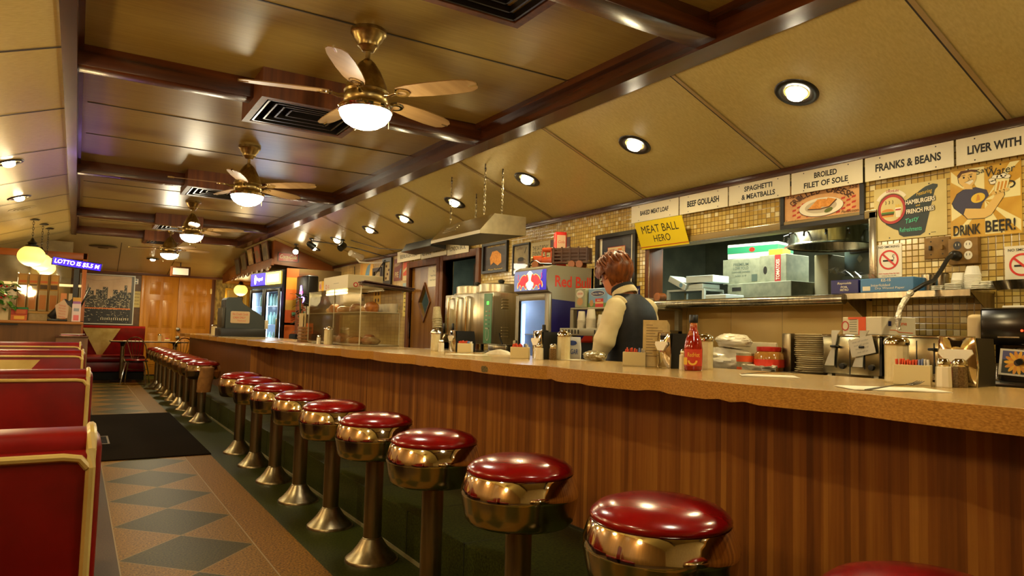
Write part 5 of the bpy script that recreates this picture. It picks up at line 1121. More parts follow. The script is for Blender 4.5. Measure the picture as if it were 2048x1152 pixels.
lump('bread_bag', 'white printed bread bag on top of the other bag', (3.42, 2.93, BCZ + .138), (.09, .12, .045), 11, noisy('printed_bread_bag', (222, 210, 182), (120, 84, 60), 9, .3, lo=.62, hi=.70), 'bag', .3, -.2)
b = MB(PAPER); b.box(-.01, .01, -.2, .2, 0, .17, noisy('brown_white_pack', (206, 190, 156), (190, 168, 130), 9, .5), .008); o = b.build('bread_pack', None, True, loc=(3.57, 2.93, BCZ)); tag(o, 'flat cream bread packet standing behind the two bread bags', 'packet')
t = thing('peanut_butter_jar', 'big brown jar with a red lid beside the plates', 'jar', (3.4, 2.655, BCZ))
b = MB(noisy('peanut_butter', (150, 100, 40), (166, 112, 48), 20, .12, coat=.6)); b.lathe([(.078, 0), (.082, .008), (.084, .07), (.08, .105), (.066, .118), (.064, .122)], m=b.d, seg=32); b.build('jar', t, ang=60)
b = MB(RED); b.lathe([(.067, .12), (.068, .124), (.068, .145), (0, .147)], m=RED, seg=32); b.build('lid', t); b = MB(RED); b.lathe([(.0845, .03), (.0852, .075)], m=mat('jar_label_red', (206, 50, 26), .4), seg=32, cap=False); b.build('label', t)
t = thing('plastic_tub', 'clear tub with an orange label between the bags and the brown jar', 'tub', (3.34, 2.775, BCZ)); b = MB(mat('tub_clear', (176, 166, 130), .15, coat=.5)); b.lathe([(.045, 0), (.05, .1), (.052, .105), (0, .106)], m=b.d, seg=24); b.build('tub', t); b = MB(mat('box_orange')); b.lathe([(.049, .055), (.0515, .09)], m=b.d, seg=24, cap=False); b.lathe([(.046, .0), (.0475, .025)], m=b.d, seg=24, cap=False); b.build('label', t)
lump('open_bag', 'small open white plastic bag in front of the brown jar', (3.27, 2.62, BCZ), (.075, .1, .048), 21, BAG, 'bag', .3, 0, True)
# espresso machine, flower card
t = thing('coffee_machine', 'black coffee machine at the right edge behind the napkin holder', 'coffee machine', (3.3, 1.22, BCZ))
b = MB(mat('black_enamel', (14, 13, 12), .15)); b.box(-.02, .42, -.27, .27, .19, .345, b.d, .012); b.box(.12, .42, -.27, .27, 0, .19, b.d); b.box(-.1, .42, -.27, .27, 0, .045, b.d, .006); b.build('body', t)
b = MB(CHROME)
for y in (.1, -.14): b.lathe([(.045, .02), (.05, .05), (.05, .075), (.04, .08)], (.0, y, .1), CHROME, 24)
b.build('group_head', t); b = MB(BLACK)
for y in (.1, -.14): b.tube([(-.03, y, .135), (-.15, y - .03, .125)], .012, BLACK, 10)
b.build('portafilter_handle', t)
b = MB(BLACK); M = on_right(0, .27, -.022); b.ell(.17, .0, .035, .035, mat('dial_black', (26, 25, 24), .25), M, .001); 
for x, y in ((-.02, .01), (.05, -.035), (-.11, -.02)): b.ell(x, y, .005, .005, mat('pilot_red', (255, 50, 30), .3, emit=(255, 50, 20), es=4), M, .002, 10)
b.rect(-.2, -.05, -.12, -.045, STEEL, M, .001); b.build('control_panel', t, False)
b = MB(mat('cream_bottle', (204, 176, 124), .5)); b.box(-.03, .05, -.03, .03, 0, .32, b.d, .02, seg=3); o = b.build('paper_roll_holder', None, True, loc=(3.34, 1.53, BCZ)); tag(o, 'tall rounded cream holder standing left of the black coffee machine', 'holder')
def flower(b, M, th):
    z = th + .0006; b.rect(-.055, -.045, .055, .045, mat('flower_ground', (34, 40, 30), .5), M, z); b.rect(-.055, .01, .055, .045, mat('flower_sky', (80, 76, 120), .5), M, z + .0003); PET = mat('petal_yellow', (240, 176, 30), .5)
    for k in range(14):
        a = 2 * math.pi * k / 14; b.ell(.028 * math.cos(a), .028 * math.sin(a), .020, .0068, PET if k % 2 else mat('petal_orange', (226, 146, 24), .5), M, z + .0006 + .0001 * (k % 3), 12, rot=a)
    b.ell(0, 0, .013, .013, mat('flower_heart', (60, 34, 14), .6), M, z + .0012, 16)
placard('flower_card', 'white bordered yellow flower photo leaning on the coffee machine', 'photo', on_right(1.305, BCZ + .12, 3.175) @ Matrix.Rotation(R(-6), 4, 'X') @ Matrix.Rotation(R(-3), 4, 'Z'), .13, .105, PAPER, flower, .003)
b = MB(glass('clear_tumbler', (.93, .93, .9), .4)); b.lathe([(.022, 0), (.03, .07)], seg=20, cap=False); b.lathe([(.0, .002), (.022, .002)], seg=20, cap=False); o = b.build('tumbler', None, True, loc=(3.16, 1.385, BCZ + .045)); tag(o, 'small clear tumbler left of the flower photo', 'glass')
b = MB(WHITEP); b.box(-.06, .1, -.12, .12, 0, .012, WHITEP, .004); b.tube([(0, .02, .012), (-.01, .02, .04), (.0, .0, .055), (.01, -.02, .06)], .008, WHITEP, 8); o = b.build('white_tray', None, True, loc=(3.45, 1.33, BCZ + .347)); tag(o, 'white tray with a curled handle on top of the coffee machine', 'tray')
t = thing('frying_pan', 'dark pan rim hanging at the right edge over the coffee machine', 'pan', (3.72, 1.49, 1.42)); b = MB(BLACK); b.lathe([(.0, 0), (.11, 0), (.135, .04), (.137, .042), (.132, .042), (.108, .006), (0, .006)], m=mat('pan_steel', (120, 110, 92), .2, .9), seg=36); b.build('pan_body', t); b = MB(BLACK); b.tube([(.12, 0, .035), (.178, 0, .04)], .01, BLACK, 8); b.build('handle', t)
# ---------------------------------------------------------------- inside the kitchen, seen through the window
KB = mat('kitchen_steel', (96, 104, 98), .35, .6)
KZ = 1.43
t = thing('prep_table', 'steel kitchen table behind the pass-through ledge', 'table', (4.65, 3.3, 0)); b = MB(KB); b.box(-.34, .35, -.9, 1.2, KZ - .03, KZ, KB, .004); b.build('worktop', t)
for x in (-.3, .31):
    for y in (-.85, 1.15): b = MB(KB); b.box(x - .02, x + .02, y - .02, y + .02, 0, KZ - .03, KB); b.build('leg', t)
GB = GREYCARD
carton('long_box', 'long grey green box lowest on the kitchen table', 4.5, 3.45, KZ + .001, .4, .60, .155, GB, R(-3), lambda b, M, w, h: b.rect(-.25, .02, -.16, .05, INK, M, .0005))
def prem(b, M, w, h):
    G = mat('kitchen_print', (70, 84, 74), .7)
    for i, s in enumerate(('PREMIUM', 'LOW FOLD', 'DISPENSER NAPKINS', '500 CT')): b.text(s, -.01, .055 - i * .03, w * (.38 if i < 2 else .46 if i == 2 else .3), .022 if i < 2 else .012, G, M, .0005, .01)
    b.rect(w * .24, -h * .42, w * .38, -h * .14, G, M, .0005)
carton('napkin_carton', 'grey napkin carton with printed lines standing on the long kitchen box', 4.48, 3.66, KZ + .157, .25, .36, .195, GB, R(4), prem)
def tom(b, M, w, h): b.rect(-w * .5, -h / 2, -w * .12 + .0, h / 2, GB, M, .0003); b.rect(w * .08, -h / 2, w * .3, h / 2, mat('tomato_stripe', (150, 40, 40), .6), M, .0005); b.text('TOMATOES', w * .19, -.01, h * .75, w * .13, PAPER, M, .0009, .02, rot=math.pi / 2); b.ell(-w * .28, -.01, .018, .03, INK, M, .0005)
carton('tomato_box', 'tomato box with a red stripe beside the napkin carton', 4.46, 3.35, KZ + .157, .25, .24, .20, GB, R(-2), tom)
def greenb(b, M, w, h): b.rect(-w / 2, -h * .12, w / 2, h * .32, mat('carton_green', (30, 120, 84), .5), M, .0004); b.ell(0, .01, .024, .018, RED, M, .0008)
carton('green_carton', 'white carton with a green band on top of the napkin carton', 4.5, 3.60, KZ + .354, .24, .42, .115, mat('carton_cool_white', (196, 206, 196), .6), R(10), greenb, drawn=greenb)
carton('bright_pad', 'bright yellow green pad lying on the tomato box', 4.42, 3.36, KZ + .359, .1, .12, .045, mat('neon_green', (170, 200, 40), .6))
carton('tall_carton', 'tall plain carton between the tomato box and the steel appliance', 4.62, 3.085, KZ + .001, .2, .11, .35, mat('carton_beige', (150, 142, 110), .8))
t = thing('kitchen_appliance', 'green grey steel kitchen cabinet with a dark name badge', 'appliance', (4.68, 2.74, KZ)); b = MB(mat('appliance_grey', (86, 100, 96), .35, .3)); b.box(0, .3, -.34, .27, .19, .47, b.d, .008); b.box(.03, .3, -.34, .27, 0, .18, b.d, .008); b.build('cabinet', t)
b = MB(b.d if False else mat('appliance_lip', (120, 136, 130), .3, .3)); b.box(-.03, .02, -.34, .27, .17, .20, b.d, .006); b.build('ledge', t)
b = MB(INK); M = on_right(.15, .38, -.001); b.box(-.075, .075, -.02, .02, 0, .006, INK, .004, M); b.text('Continental', 0, 0, .12, .018, STEEL, M, .0068, 0, .15); b.poly([(0, -.06 - .03), (.022, -.06), (0, -.03), (-.022, -.06)], mat('badge_grey', (110, 124, 118), .3, .5), M, .001); b.build('badge', t, False)
t = thing('hanging_pan_ring', 'round steel pot rack ring with hooks at the top of the pass-through', 'pot rack', (4.35, 2.88, 1.80)); b = MB(STEEL); b.lathe([(.29, 0), (.30, .005), (.285, .02), (.275, .115), (.27, .12)], m=STEEL, seg=48, cap=False); b.lathe([(.272, .12), (.0, .125)], m=STEEL, seg=48, cap=False); b.build('ring', t, ang=60)
for k in range(14):
    a = 2 * math.pi * k / 14; b = MB(BLACK); b.tube([(.28 * math.cos(a), .28 * math.sin(a), .09), (.31 * math.cos(a), .31 * math.sin(a), .08), (.315 * math.cos(a), .315 * math.sin(a), .05)], .007, BLACK, 6); b.build('hook', t)
b = MB(STEEL)
for k in range(3): a = 2 * math.pi * k / 3; b.tube([(.2 * math.cos(a), .2 * math.sin(a), .12), (.2 * math.cos(a), .2 * math.sin(a), .65)], .004, STEEL, 5)
b.build('hanger', t)
WB = mat('cool_white_box', (186, 196, 190), .5)
t = thing('white_rack', 'white wire-legged rack holding flat takeaway boxes in the window', 'rack', (4.2, 4.0, KZ)); b = MB(WB); b.box(-.1, .12, -.2, .2, .10, .115, WB); b.build('rack_top', t)
for x in (-.09, .11):
    for y in (-.19, .19): b = MB(WB); b.box(x - .01, x + .01, y - .012, y + .012, 0, .1, WB); b.build('leg', t)
carton('takeaway_box', 'flat white takeaway box on the rack in the window, right one', 4.2, 3.86, KZ + .162, .2, .26, .055, WB, R(5))
carton('takeaway_box', 'small white tray lying on the white rack under the flat box', 4.2, 3.93, KZ + .1155, .18, .24, .038, WB, R(-4))
o = carton('takeaway_box', 'tilted white takeaway box with a blue seal leaning left of the rack', 4.16, 4.08, KZ + .145, .16, .2, .05, WB, 0, lambda b, M, w, h: b.ell(.05, 0, .018, .018, SKYB, M, .0005)); o.rotation_euler = (R(24), 0, 0)
carton('takeaway_box', 'low white box on the window ledge beneath the rack', 4.17, 3.66, KZ + .001, .2, .2, .06, WB)
b = MB(FOIL); b.box(-.1, .1, -.09, .09, 0, .022, FOIL, .008); b.box(-.08, .08, -.07, .07, .022, .03, noisy('newspaper', (160, 140, 110), (200, 184, 150), 30, .8)); o = b.build('foil_tray', None, True, loc=(3.79, 4.1, KZ)); tag(o, 'foil tray with papers on the left end of the window ledge', 'tray')
b = MB(noisy('orange_can', (170, 96, 40), (110, 70, 34), 20, .4)); b.lathe([(.035, 0), (.035, .07), (0, .07)], m=b.d, seg=20, M=frame((0, 0, .035), (0, 1, 0), (0, 0, 1))); o = b.build('orange_can', None, True, loc=(3.78, 3.98, KZ)); tag(o, 'orange brown can lying on the window ledge by the foil tray', 'can')
# kitchen tube lamp and passage lamp
t = thing('kitchen_lamp', 'fluorescent kitchen lamp hidden above the pass-through', 'ceiling light', (5.35, 2.9, 2.44)); b = MB(glow('cool_tube', (210, 255, 235), 4.)); b.box(-.06, .06, -.6, .6, -.06, 0, b.d, .01); b.build('tube', t)
l = lamp('kitchen_light', t, (0, 0, -.08), LAMP['kitchen'], (.9, 1., .84), .5)
t = thing('kitchen_lamp', 'small fluorescent lamp just inside the top of the pass-through', 'ceiling light', (4.16, 3.35, 2.44)); b = MB(mat('cool_tube')); b.box(-.04, .04, -.6, .6, -.05, 0, b.d, .01); b.build('tube', t); lamp('kitchen_light', t, (0, 0, -.07), 26, (.92, 1., .86), .4)
t = thing('passage_lamp', 'cool lamp in the passage behind the open door', 'ceiling light', (4.8, 7.6, 2.39)); b = MB(mat('cool_tube')); b.box(-.1, .1, -.3, .3, -.05, 0, b.d, .01); b.build('tube', t); lamp('passage_light', t, (0, 0, -.07), 16., (.8, 1., .9), .3)
# ================================================================ ON THE COUNTER
NAPW = mat('paper_napkin', (236, 226, 196), .8)
def napkin_holder(x, y, rz, label, s=1.):
    t = thing('napkin_holder', label, 'napkin holder', (x, y, ZC(y)), rz, 'napkin holders on the counter')       # front faces -X
    b = MB(BLACK); b.prism([(0, 0), (.16, 0), (.165, .06), (.15, .155), (.01, .155)], -.052, .052, BLACK, frame((0, 0, 0), (1, 0, 0), (0, 0, 1))); b.build('body', t, False)
    b = MB(CHROME); M = frame((-.001, 0, 0), (0, -1, 0), (0, 0, 1))
    fr = [(-.054, .0), (.054, .0), (.058, .06), (.05, .158), (-.05, .158), (-.058, .06)]
    G = 12; gv = []
    for i in range(G + 1):
        v = i / G; hw = .054 + .004 * math.sin(math.pi * min(1, v * 1.4)) if v < .6 else .058 - .009 * (v - .6) / .4
        for j in range(G + 1): u = 2 * j / G - 1; gv.append((u * hw, v * .158, .003 + .014 * (1 - u * u) * math.sin(math.pi * v) ** .7))
    b.raw(gv, [(i * (G + 1) + j, i * (G + 1) + j + 1, (i + 1) * (G + 1) + j + 1, (i + 1) * (G + 1) + j) for i in range(G) for j in range(G)], CHROME, M); b.tube([(M @ Vector((p[0], p[1], .003))) for p in fr], .0035, CHROME, 6, closed=True); b.build('face_plate', t, True, 60)
    b = MB(NAPW); sc = [(-.045, .118), (.045, .118), (.05, .105), (.025, .078), (-.025, .078), (-.05, .105)]; b.prism(sc, .012, .021, NAPW, M); b.build('napkins', t, False)
    b = MB(BLACK); b.prism([(-.018, .145), (.018, .145), (.012, .122), (-.012, .122)], .004, .0125, mat('holder_slot', (40, 34, 24), .2, .8), M); b.build('slot', t, False)
    return t
def packets(x, y, rz, label, menus=False):
    t = thing('packet_holder', label, 'packet holder', (x, y, ZC(y)), rz, 'sweetener packet holders')       # long side along Y
    b = MB(CERAM)
    for a in ((-.027, -.023, -.052, .052), (.023, .027, -.052, .052), (-.023, .023, -.052, -.048), (-.023, .023, .048, .052)): b.box(*a, 0, .066, CERAM, .0015, seg=1)
    b.box(-.027, .027, -.052, .052, 0, .005, CERAM); b.build('box', t)
    rn = random.Random(int(y * 100))
    PK = [mat('packet_orange', (226, 84, 40), .5)] * 3 + [mat('packet_blue', (120, 140, 190), .5), mat('packet_white', (220, 210, 190), .5)]
    for i in range(12):
        b = MB(PK[min(4, int(i * 5 / 12))]); yy = .043 - i * .0078; b.cbox((rn.uniform(-.004, .004), yy, .052 + rn.uniform(-.004, .004)), (.036, .004, .06), b.d, rot=Euler((rn.uniform(-.15, .15), 0, 0))); b.build('packet', t, False)
    return t
# group A
pourer(2.31, 4.80, ZC(4.8), 'sugar pourer in the counter group before the coffee urn', .038, .13, 'sugar pourers')
def sp(x, y, label, pepper=False): return shaker('pepper_shaker' if pepper else 'salt_shaker', x, y, ZC(y), label, 'pepper shaker' if pepper else 'salt shaker', PEPPER if pepper else SALT, .023, .078, 'salt and pepper shakers')
sp(2.29, 4.66, 'salt shaker in front of the black napkin holder before the urn')
napkin_holder(2.40, 4.69, R(-4), 'napkin holder in the counter group before the coffee urn')
packets(2.40, 4.49, R(45), 'cream sweetener box below the urn taps')
# group B
packets(2.13, 3.33, R(48), 'cream sweetener box before the drinks fridge')
sp(2.19, 3.225, 'salt shaker between the fridge-side sweetener box and the pepper'); sp(2.25, 3.18, 'pepper shaker beside the sugar pourer before the fridge', True)
napkin_holder(2.25, 3.33, R(-8), 'napkin holder in the counter group before the drinks fridge')
pourer(2.33, 3.19, ZC(3.2), 'sugar pourer on the counter left of the person', .038, .132, 'sugar pourers')
t = thing('sauce_bottle', 'black capped squeeze bottle behind the napkin holder before the fridge', 'bottle', (2.46, 3.58, ZC(3.5))); b = MB(mat('bottle_steel', (150, 140, 112), .2, .8)); b.lathe([(.035, 0), (.037, .01), (.037, .12), (.03, .14), (.014, .15)], m=b.d, seg=24); b.build('body', t); b = MB(BLACK); b.lathe([(.03, .145), (.03, .165), (.012, .17), (.011, .20), (0, .202)], m=BLACK, seg=18); b.build('cap', t)
t = thing('creamer_bag', 'blue and white printed bag beside the sugar pourer left of the person', 'bag', (2.455, 3.27, ZC(3.3)), R(40)); b = MB(mat('bag_white', (206, 204, 196), .5)); b.loft([[(-.012, -.045, 0), (.012, -.045, 0), (.012, .045, 0), (-.012, .045, 0)], [(-.02, -.045, .06), (.02, -.045, .06), (.02, .045, .06), (-.02, .045, .06)], [(-.004, -.042, .13), (.004, -.042, .13), (.004, .042, .13), (-.004, .042, .13)]], b.d)
M = frame((-.021, 0, .05), (0, -1, 0), (.1, 0, 1)); b.ell(0, .045, .026, .014, BLUE, M, .003); b.text('SUGAR', 0, -.005, .07, .03, BLUE, M, .002, .01); b.build('bag_body', t, False)
# group C
packets(2.215, 2.475, R(44), 'cream sweetener box holding up the menus')
for k in range(4):
    b = MB(noisy('menu_paper', (196, 166, 100), (210, 182, 118), 30, .6)); M = Matrix.Rotation(R(3), 4, 'Y'); b.box(-.002, .0, -.055 - .004 * k, .055 - .004 * k, 0, .215 - .006 * k, b.d, M=M)
    if k == 0:
        M2 = M @ frame((-.0026, 0, 0), (0, -1, 0), (0, 0, 1)); 
        for i in range(12): b.rect(-.04, .19 - i * .013, -.04 + .03 + .045 * ((i * 7) % 5) / 4, .193 - i * .013, mat('menu_print', (120, 92, 50)), M2, .0003)
    o = b.build('paper_menu', None, False, loc=(2.275 + .0068 * k, 2.405 + .0068 * k, ZC(2.4) + .001)); o.rotation_euler = (0, 0, R(42)); tag(o, ['front paper menu of the stand-up bunch beside the napkin holder', 'second paper menu in the bunch by the napkin holder', 'third paper menu in the bunch by the napkin holder', 'rearmost paper menu in the bunch by the napkin holder'][k], 'menu', 'menus by the napkin holder')
napkin_holder(2.25, 2.315, R(-14), 'napkin holder between the menus and the hot sauce bottle')
sp(2.255, 2.20, 'salt shaker tight against the hot sauce bottle')
t = thing('hot_sauce_bottle', 'red hot sauce bottle with a black cap on the counter', 'bottle', (2.215, 2.11, ZC(2.11)))
b = MB(noisy('hot_sauce', (138, 20, 6), (158, 30, 10), 6, .08, coat=.8)); b.lathe([(.034, 0), (.038, .004), (.0385, .095), (.034, .125), (.024, .15), (.0175, .165)], m=b.d, seg=32); b.build('sauce_body', t, ang=60)
b = MB(noisy('sauce_stained_neck', (214, 140, 84), (150, 28, 10), 34, .08, lo=.42, hi=.58, coat=.8)); b.lathe([(.0345, .122), (.0245, .149), (.0165, .172), (.014, .2), (.0145, .205)], m=b.d, seg=28, cap=False); b.build('neck', t, ang=60)
b = MB(BLACK); b.lathe([(.0175, .2), (.0185, .204), (.018, .232), (.0165, .234), (0, .234)], m=BLACK, seg=24); b.build('cap', t)
b = MB(mat('hot_label', (196, 56, 30), .4)); 
n = 18; vs = [(.0392 * math.cos(a), .0392 * math.sin(a), z) for z in (.02, .09) for a in [R(160 + i * 130 / n) for i in range(n + 1)]]
b.raw(vs, [(i, i + 1, n + 2 + i, n + 1 + i) for i in range(n)], b.d)
M = frame((-.0305 * 1.0, -.026, .055), (.62, -.78, 0), (0, 0, 1)); b.text('RedHot', .004, .012, .048, .018, mat('label_yellow', (230, 180, 60), .4), M, .0008, .01); b.ring(.0, -.012, .012, .02, mat('label_yellow'), M, .0006, 16, 180, 360); b.rect(-.036, -.03, -.022, .0, mat('label_yellow'), M, -.002); b.build('label', t, False)
pourer(2.375, 2.19, ZC(2.2), 'sugar pourer mostly hidden behind the hot sauce bottle', .034, .125, 'sugar pourers')
# group D
pourer(2.37, 1.335, ZC(1.3), 'largest sugar pourer on the counter at right, under the foil cord', .0375, .128, 'sugar pourers')
packets(2.265, 1.225, R(22), 'largest cream sweetener box with orange and blue packets at right')
sp(2.285, 1.142, 'salt shaker right of the largest sweetener box'); sp(2.345, 1.125, 'pepper shaker behind the right salt shaker', True)
napkin_holder(2.40, 1.155, R(6), 'largest napkin holder at right with a full fold of napkins')
# place settings
def fork(x, y, z, rz, label, tilt=0.):
    b = MB(mat('fork_steel', (112, 106, 96), .25, 1.)); CH = b.d; M = Matrix.Rotation(R(-4), 4, 'Y')
    pts = [(-.105, 0, .004), (-.06, 0, .006), (0, 0, .008), (.045, 0, .006)]; w = [.0075, .006, .0035, .004]
    b.loft([[(p[0], -s, p[2] - .001), (p[0], s, p[2] - .001), (p[0], s, p[2] + .0012), (p[0], -s, p[2] + .0012)] for p, s in zip(pts, w)], CH, M)
    b.loft([[(.044, -.004, .005), (.044, .004, .005), (.044, .004, .0072), (.044, -.004, .0072)], [(.06, -.0115, .003), (.06, .0115, .003), (.06, .0115, .005), (.06, -.0115, .005)], [(.07, -.012, .004), (.07, .012, .004), (.07, .012, .006), (.07, -.012, .006)]], CH, M)
    for k in range(4): yy = -.0102 + k * .0068; b.tube([(.068, yy, .005), (.09, yy, .006), (.112, yy, .011)], [.0018, .0017, .0009], CH, 6, M)
    o = b.build('fork', None, True, 50, (x, y, z + .004)); o.rotation_euler = (0, 0, rz); return tag(o, label, 'fork', 'forks on the counter')
def napkin(x, y, rz, label, w=.13, l=.2):
    b = MB(NAPW)
    for i in range(3): b.box(-l / 2 + .004 * i, l / 2 - .003 * i, -w / 2 + .004 * i, w / 2 - .002 * i, i * .0008, (i + 1) * .0008, NAPW)
    o = b.build('paper_napkin', None, False, loc=(x, y, ZC(y) + .0012)); o.rotation_euler = (0, 0, rz); return tag(o, label, 'napkin', 'napkins under the cutlery')
napkin(1.985, 1.135, R(-36), 'paper napkin under the nearest fork, on the counter at right', .15, .26); fork(1.885, 1.07, ZC(1.16) + .007, R(-7), 'nearest fork lying on a napkin, tines to the right')
napkin(2.19, 1.71, R(-46), 'paper napkin lying in front of the brown jar'); fork(2.17, 1.685, ZC(1.7) + .006, R(-44), 'fork on the napkin in front of the brown jar')
napkin(2.12, 3.95, R(-62), 'paper napkin before the sweetener box under the urn', .14, .24); fork(2.15, 3.92, ZC(3.9) + .006, R(-70), 'fork on the napkin under the urn')
napkin(2.40, 3.14, R(-48), 'paper napkin beside the person\'s hand', .14, .2)
lump('clear_bag', 'clear crumpled plastic bag at the person\'s hand', (2.46, 3.08, ZC(3.1) + .003), (.06, .10, .03), 31, mat('clear_bag_film', (150, 136, 96), .12, coat=.7), 'bag', .35, -.6)
b = MB(noisy('white_towel', (200, 186, 150), (220, 208, 176), 30, .9)); rg = []
for i, (x, h) in enumerate(((-.09, .002), (-.05, .022), (0, .034), (.05, .024), (.09, .002))): rg.append([(x, -.05, .0), (x, .05, 0), (x, .04, h), (x, -.04, h)])
b.loft(rg); o = b.build('folded_towel', None, True, 60, (2.42, 4.05, ZC(4.05) + .001)); o.rotation_euler = (0, 0, R(-50)); tag(o, 'folded white cloth on the counter between urn and fridge groups', 'cloth')
for k, (x, y, rz) in enumerate(((1.9, 6.3, .1), (1.92, 7.2, -.05), (1.95, 8.1, .06), (1.93, 11.9, 0.), (1.95, 13.4, .1), (2.05, 14.4, 0))):
    b = MB(mat('placemat', (206, 180, 142), .6)); b.box(-.11, .11, -.2, .2, 0, .0015, b.d); b.box(-.09, .09, -.03, .12, .0015, .002, mat('placemat_print', (190, 120, 110), .6)); o = b.build('paper_placemat', None, False, loc=(x, y, ZC(y) + .0012)); o.rotation_euler = (0, 0, rz)
    tag(o, ['paper placemat on the counter edge nearest the display case corner', 'paper placemat on the counter beside the display case middle', 'paper placemat at the far end of the display case', 'paper placemat just beyond the cash register', 'second paper placemat beyond the cash register', 'last paper placemat at the far end of the counter'][k], 'placemat', 'paper placemats')
# ---------------------------------------------------------------- pastry display case
t = thing('display_case', 'clear acrylic pastry display case with shelves on the counter', 'display case', (2.2, 7.0, 1.0066))
ACR = glass('acrylic_sheet', (.93, .91, .84), .42, .06); ACE = mat('acrylic_edge', (206, 196, 160), .15)
L0, L1, D = -.83, .84, .39
b = MB(ACR); b.box(0, .005, L0, L1, .012, .55, ACR); b.build('front_pane', t, False)
b = MB(ACR); b.box(.005, D, L0, L0 + .005, .012, .315, ACR); b.build('end_pane', t, False)
b = MB(ACR); b.box(.005, D, L1 - .005, L1, .012, .54, ACR); b.build('end_pane', t, False)
b = MB(ACR); b.box(.0, D, -.4, L1, .542, .55, ACR); b.build('top_pane', t, False)
for a in [(-.002, .006, y - .003, y + .003, .012, .55) for y in (L0, -.05, L1)] + [(D - .006, D, L0 - .002, L0 + .004, .012, .315), (0, D, L0 - .002, L0 + .004, .312, .318)]:
    b = MB(ACE); b.box(*a, ACE); b.build('edge_strip', t, False)
b = MB(mat('case_shelf', (196, 186, 150), .2)); b.box(.01, D - .01, L0 + .01, L1 - .01, .308, .316, b.d); b.build('shelf', t, False)
b = MB(mat('case_tray', (150, 130, 84), .3)); b.box(.0, D, L0, L1, .0, .012, b.d, .003); b.build('tray', t)
b = MB(glow('case_tube_glow', (255, 226, 150), 8.)); b.tube([(.16, .05, .528), (.16, .72, .528)], .012, seg=8); b.build('light_tube', t); lamp('case_light', t, (.16, .38, .50), 2.5, (1., .8, .45), .1, 'POINT')
CR = noisy('baked_crust', (150, 84, 28), (196, 126, 50), 14, .35, coat=.3); WRAP = mat('wrapped_pastry', (196, 150, 90), .15, coat=.8)
rn = random.Random(12); lab = []
spots = [(.15 + .05 * (i % 2), -.72 + .185 * i, .317, i) for i in range(8)] + [(.16 + .06 * (i % 2), -.70 + .2 * i, .013, 8 + i) for i in range(7)]
for x, y, z, i in spots:
    r = (.075, .085, .05) if i % 3 else (.06, .09, .07); m_ = [CR, WRAP, noisy('icing', (206, 180, 130), (160, 96, 44), 10, .3)][i % 3]
    row = 'shelf' if i < 8 else 'floor'
    o = lump('pastry', '%s pastry %s on the %s of the display case' % (['brown crusted', 'cling wrapped', 'iced'][i % 3], ORD[(i if i < 8 else i - 8)] + ' from the near end', row), (2.2 + x, 7.0 + y, 1.0071 + z), (r[0], r[1], r[2] * .8), 40 + i, m_, 'pastry', .22, i); o['group'] = 'pastries in the display case'
for k in range(5):
    b = MB(CERAM); b.lathe([(.038, 0), (.04, .01), (.042, .085), (.039, .085), (.036, .012), (0, .012)], m=mat('mug_white', (206, 194, 160), .3), seg=20); b.tube([(.04, 0, .07), (.065, 0, .06), (.065, 0, .03), (.04, 0, .02)], .005, b.d, 6); o = b.build('coffee_mug', None, True, 50, (2.54, 6.22 + .09 * k, 1.3235)); o.rotation_euler = (0, 0, .5 * k); tag(o, 'white mug %s from the near end of the display case shelf' % ORD[k], 'mug', 'mugs in the display case')
def xo(b, M, w, h): b.ring(-.30 if w > .5 else -.1, -.03, .014, .024, RED, M, .0005); b.text('XO', -.22 if w > .5 else -.05, -.03, .05, .035, RED, M, .0006, .02); b.rect(-.05, -.01, .12, -.004, mat('print_grey', (150, 136, 100)), M, .0005)
carton('long_carton', 'white carton with a red round logo on top of the display case', 2.40, 7.0, 1.5575, .36, .78, .135, mat('xo_white', (206, 190, 148), .6), 0, xo, drawn=xo)
for k in range(2):
    b = MB(mat('brown_folder', (74, 36, 16), .45)); b.box(-.25, .25, -.13, .13, 0, .012, b.d, .003); b.box(-.24, .252, -.12, .12, .003, .009, PAPER); o = b.build('menu_folder', None, False, loc=(2.52, 6.36, 1.563 + k * .018)); o.rotation_euler = (0, R(6), R(-14 + 8 * k)); tag(o, ['lower brown menu folder sticking out at the top of the display case', 'upper brown menu folder sticking out at the top of the display case'][k], 'folder', 'brown menu folders')
carton('cereal_box', 'orange cereal box beside the long carton on the display case', 2.30, 7.50, 1.5575, .06, .12, .14, mat('cereal_orange', (220, 120, 40), .5)); carton('cereal_box', 'yellow cereal box at the far end on the display case', 2.30, 7.68, 1.5575, .06, .12, .12, mat('cereal_yellow', (220, 176, 60), .5), 0, lambda b, M, w, h: b.ell(0, 0, .03, .03, RED, M, .0005))
pourer(2.12, 6.83, ZC(6.83), 'sugar pourer in front of the display case', .044, .145, 'sugar pourers'); sp(2.10, 7.08, 'salt shaker by the sugar pourer in front of the display case')
b = MB(CARD)
for i in range(5): b.box(-.06, .06, -.08, .08, i * .036, i * .036 + .03, wood('small_wood_box', (120, 80, 34), (150, 104, 50), 'y', 20, .5), .003)
o = b.build('box_stack', None, True, loc=(2.22, 8.05, ZC(8) + .001)); tag(o, 'small stack of brown boxes at the far end of the display case', 'boxes')
for k in range(2):
    b = MB(PAPER); b.box(-.004, .004, -.07, .07, 0, .33, mat('tall_menu', (200, 176, 120), .6)); o = b.build('tall_menu', None, False, loc=(2.22 + .03 * k, 8.22, ZC(8) + .001)); tag(o, ['tall cream menu standing left of the display case', 'second tall menu close behind the first left of the display case'][k], 'menu', 'tall menus')
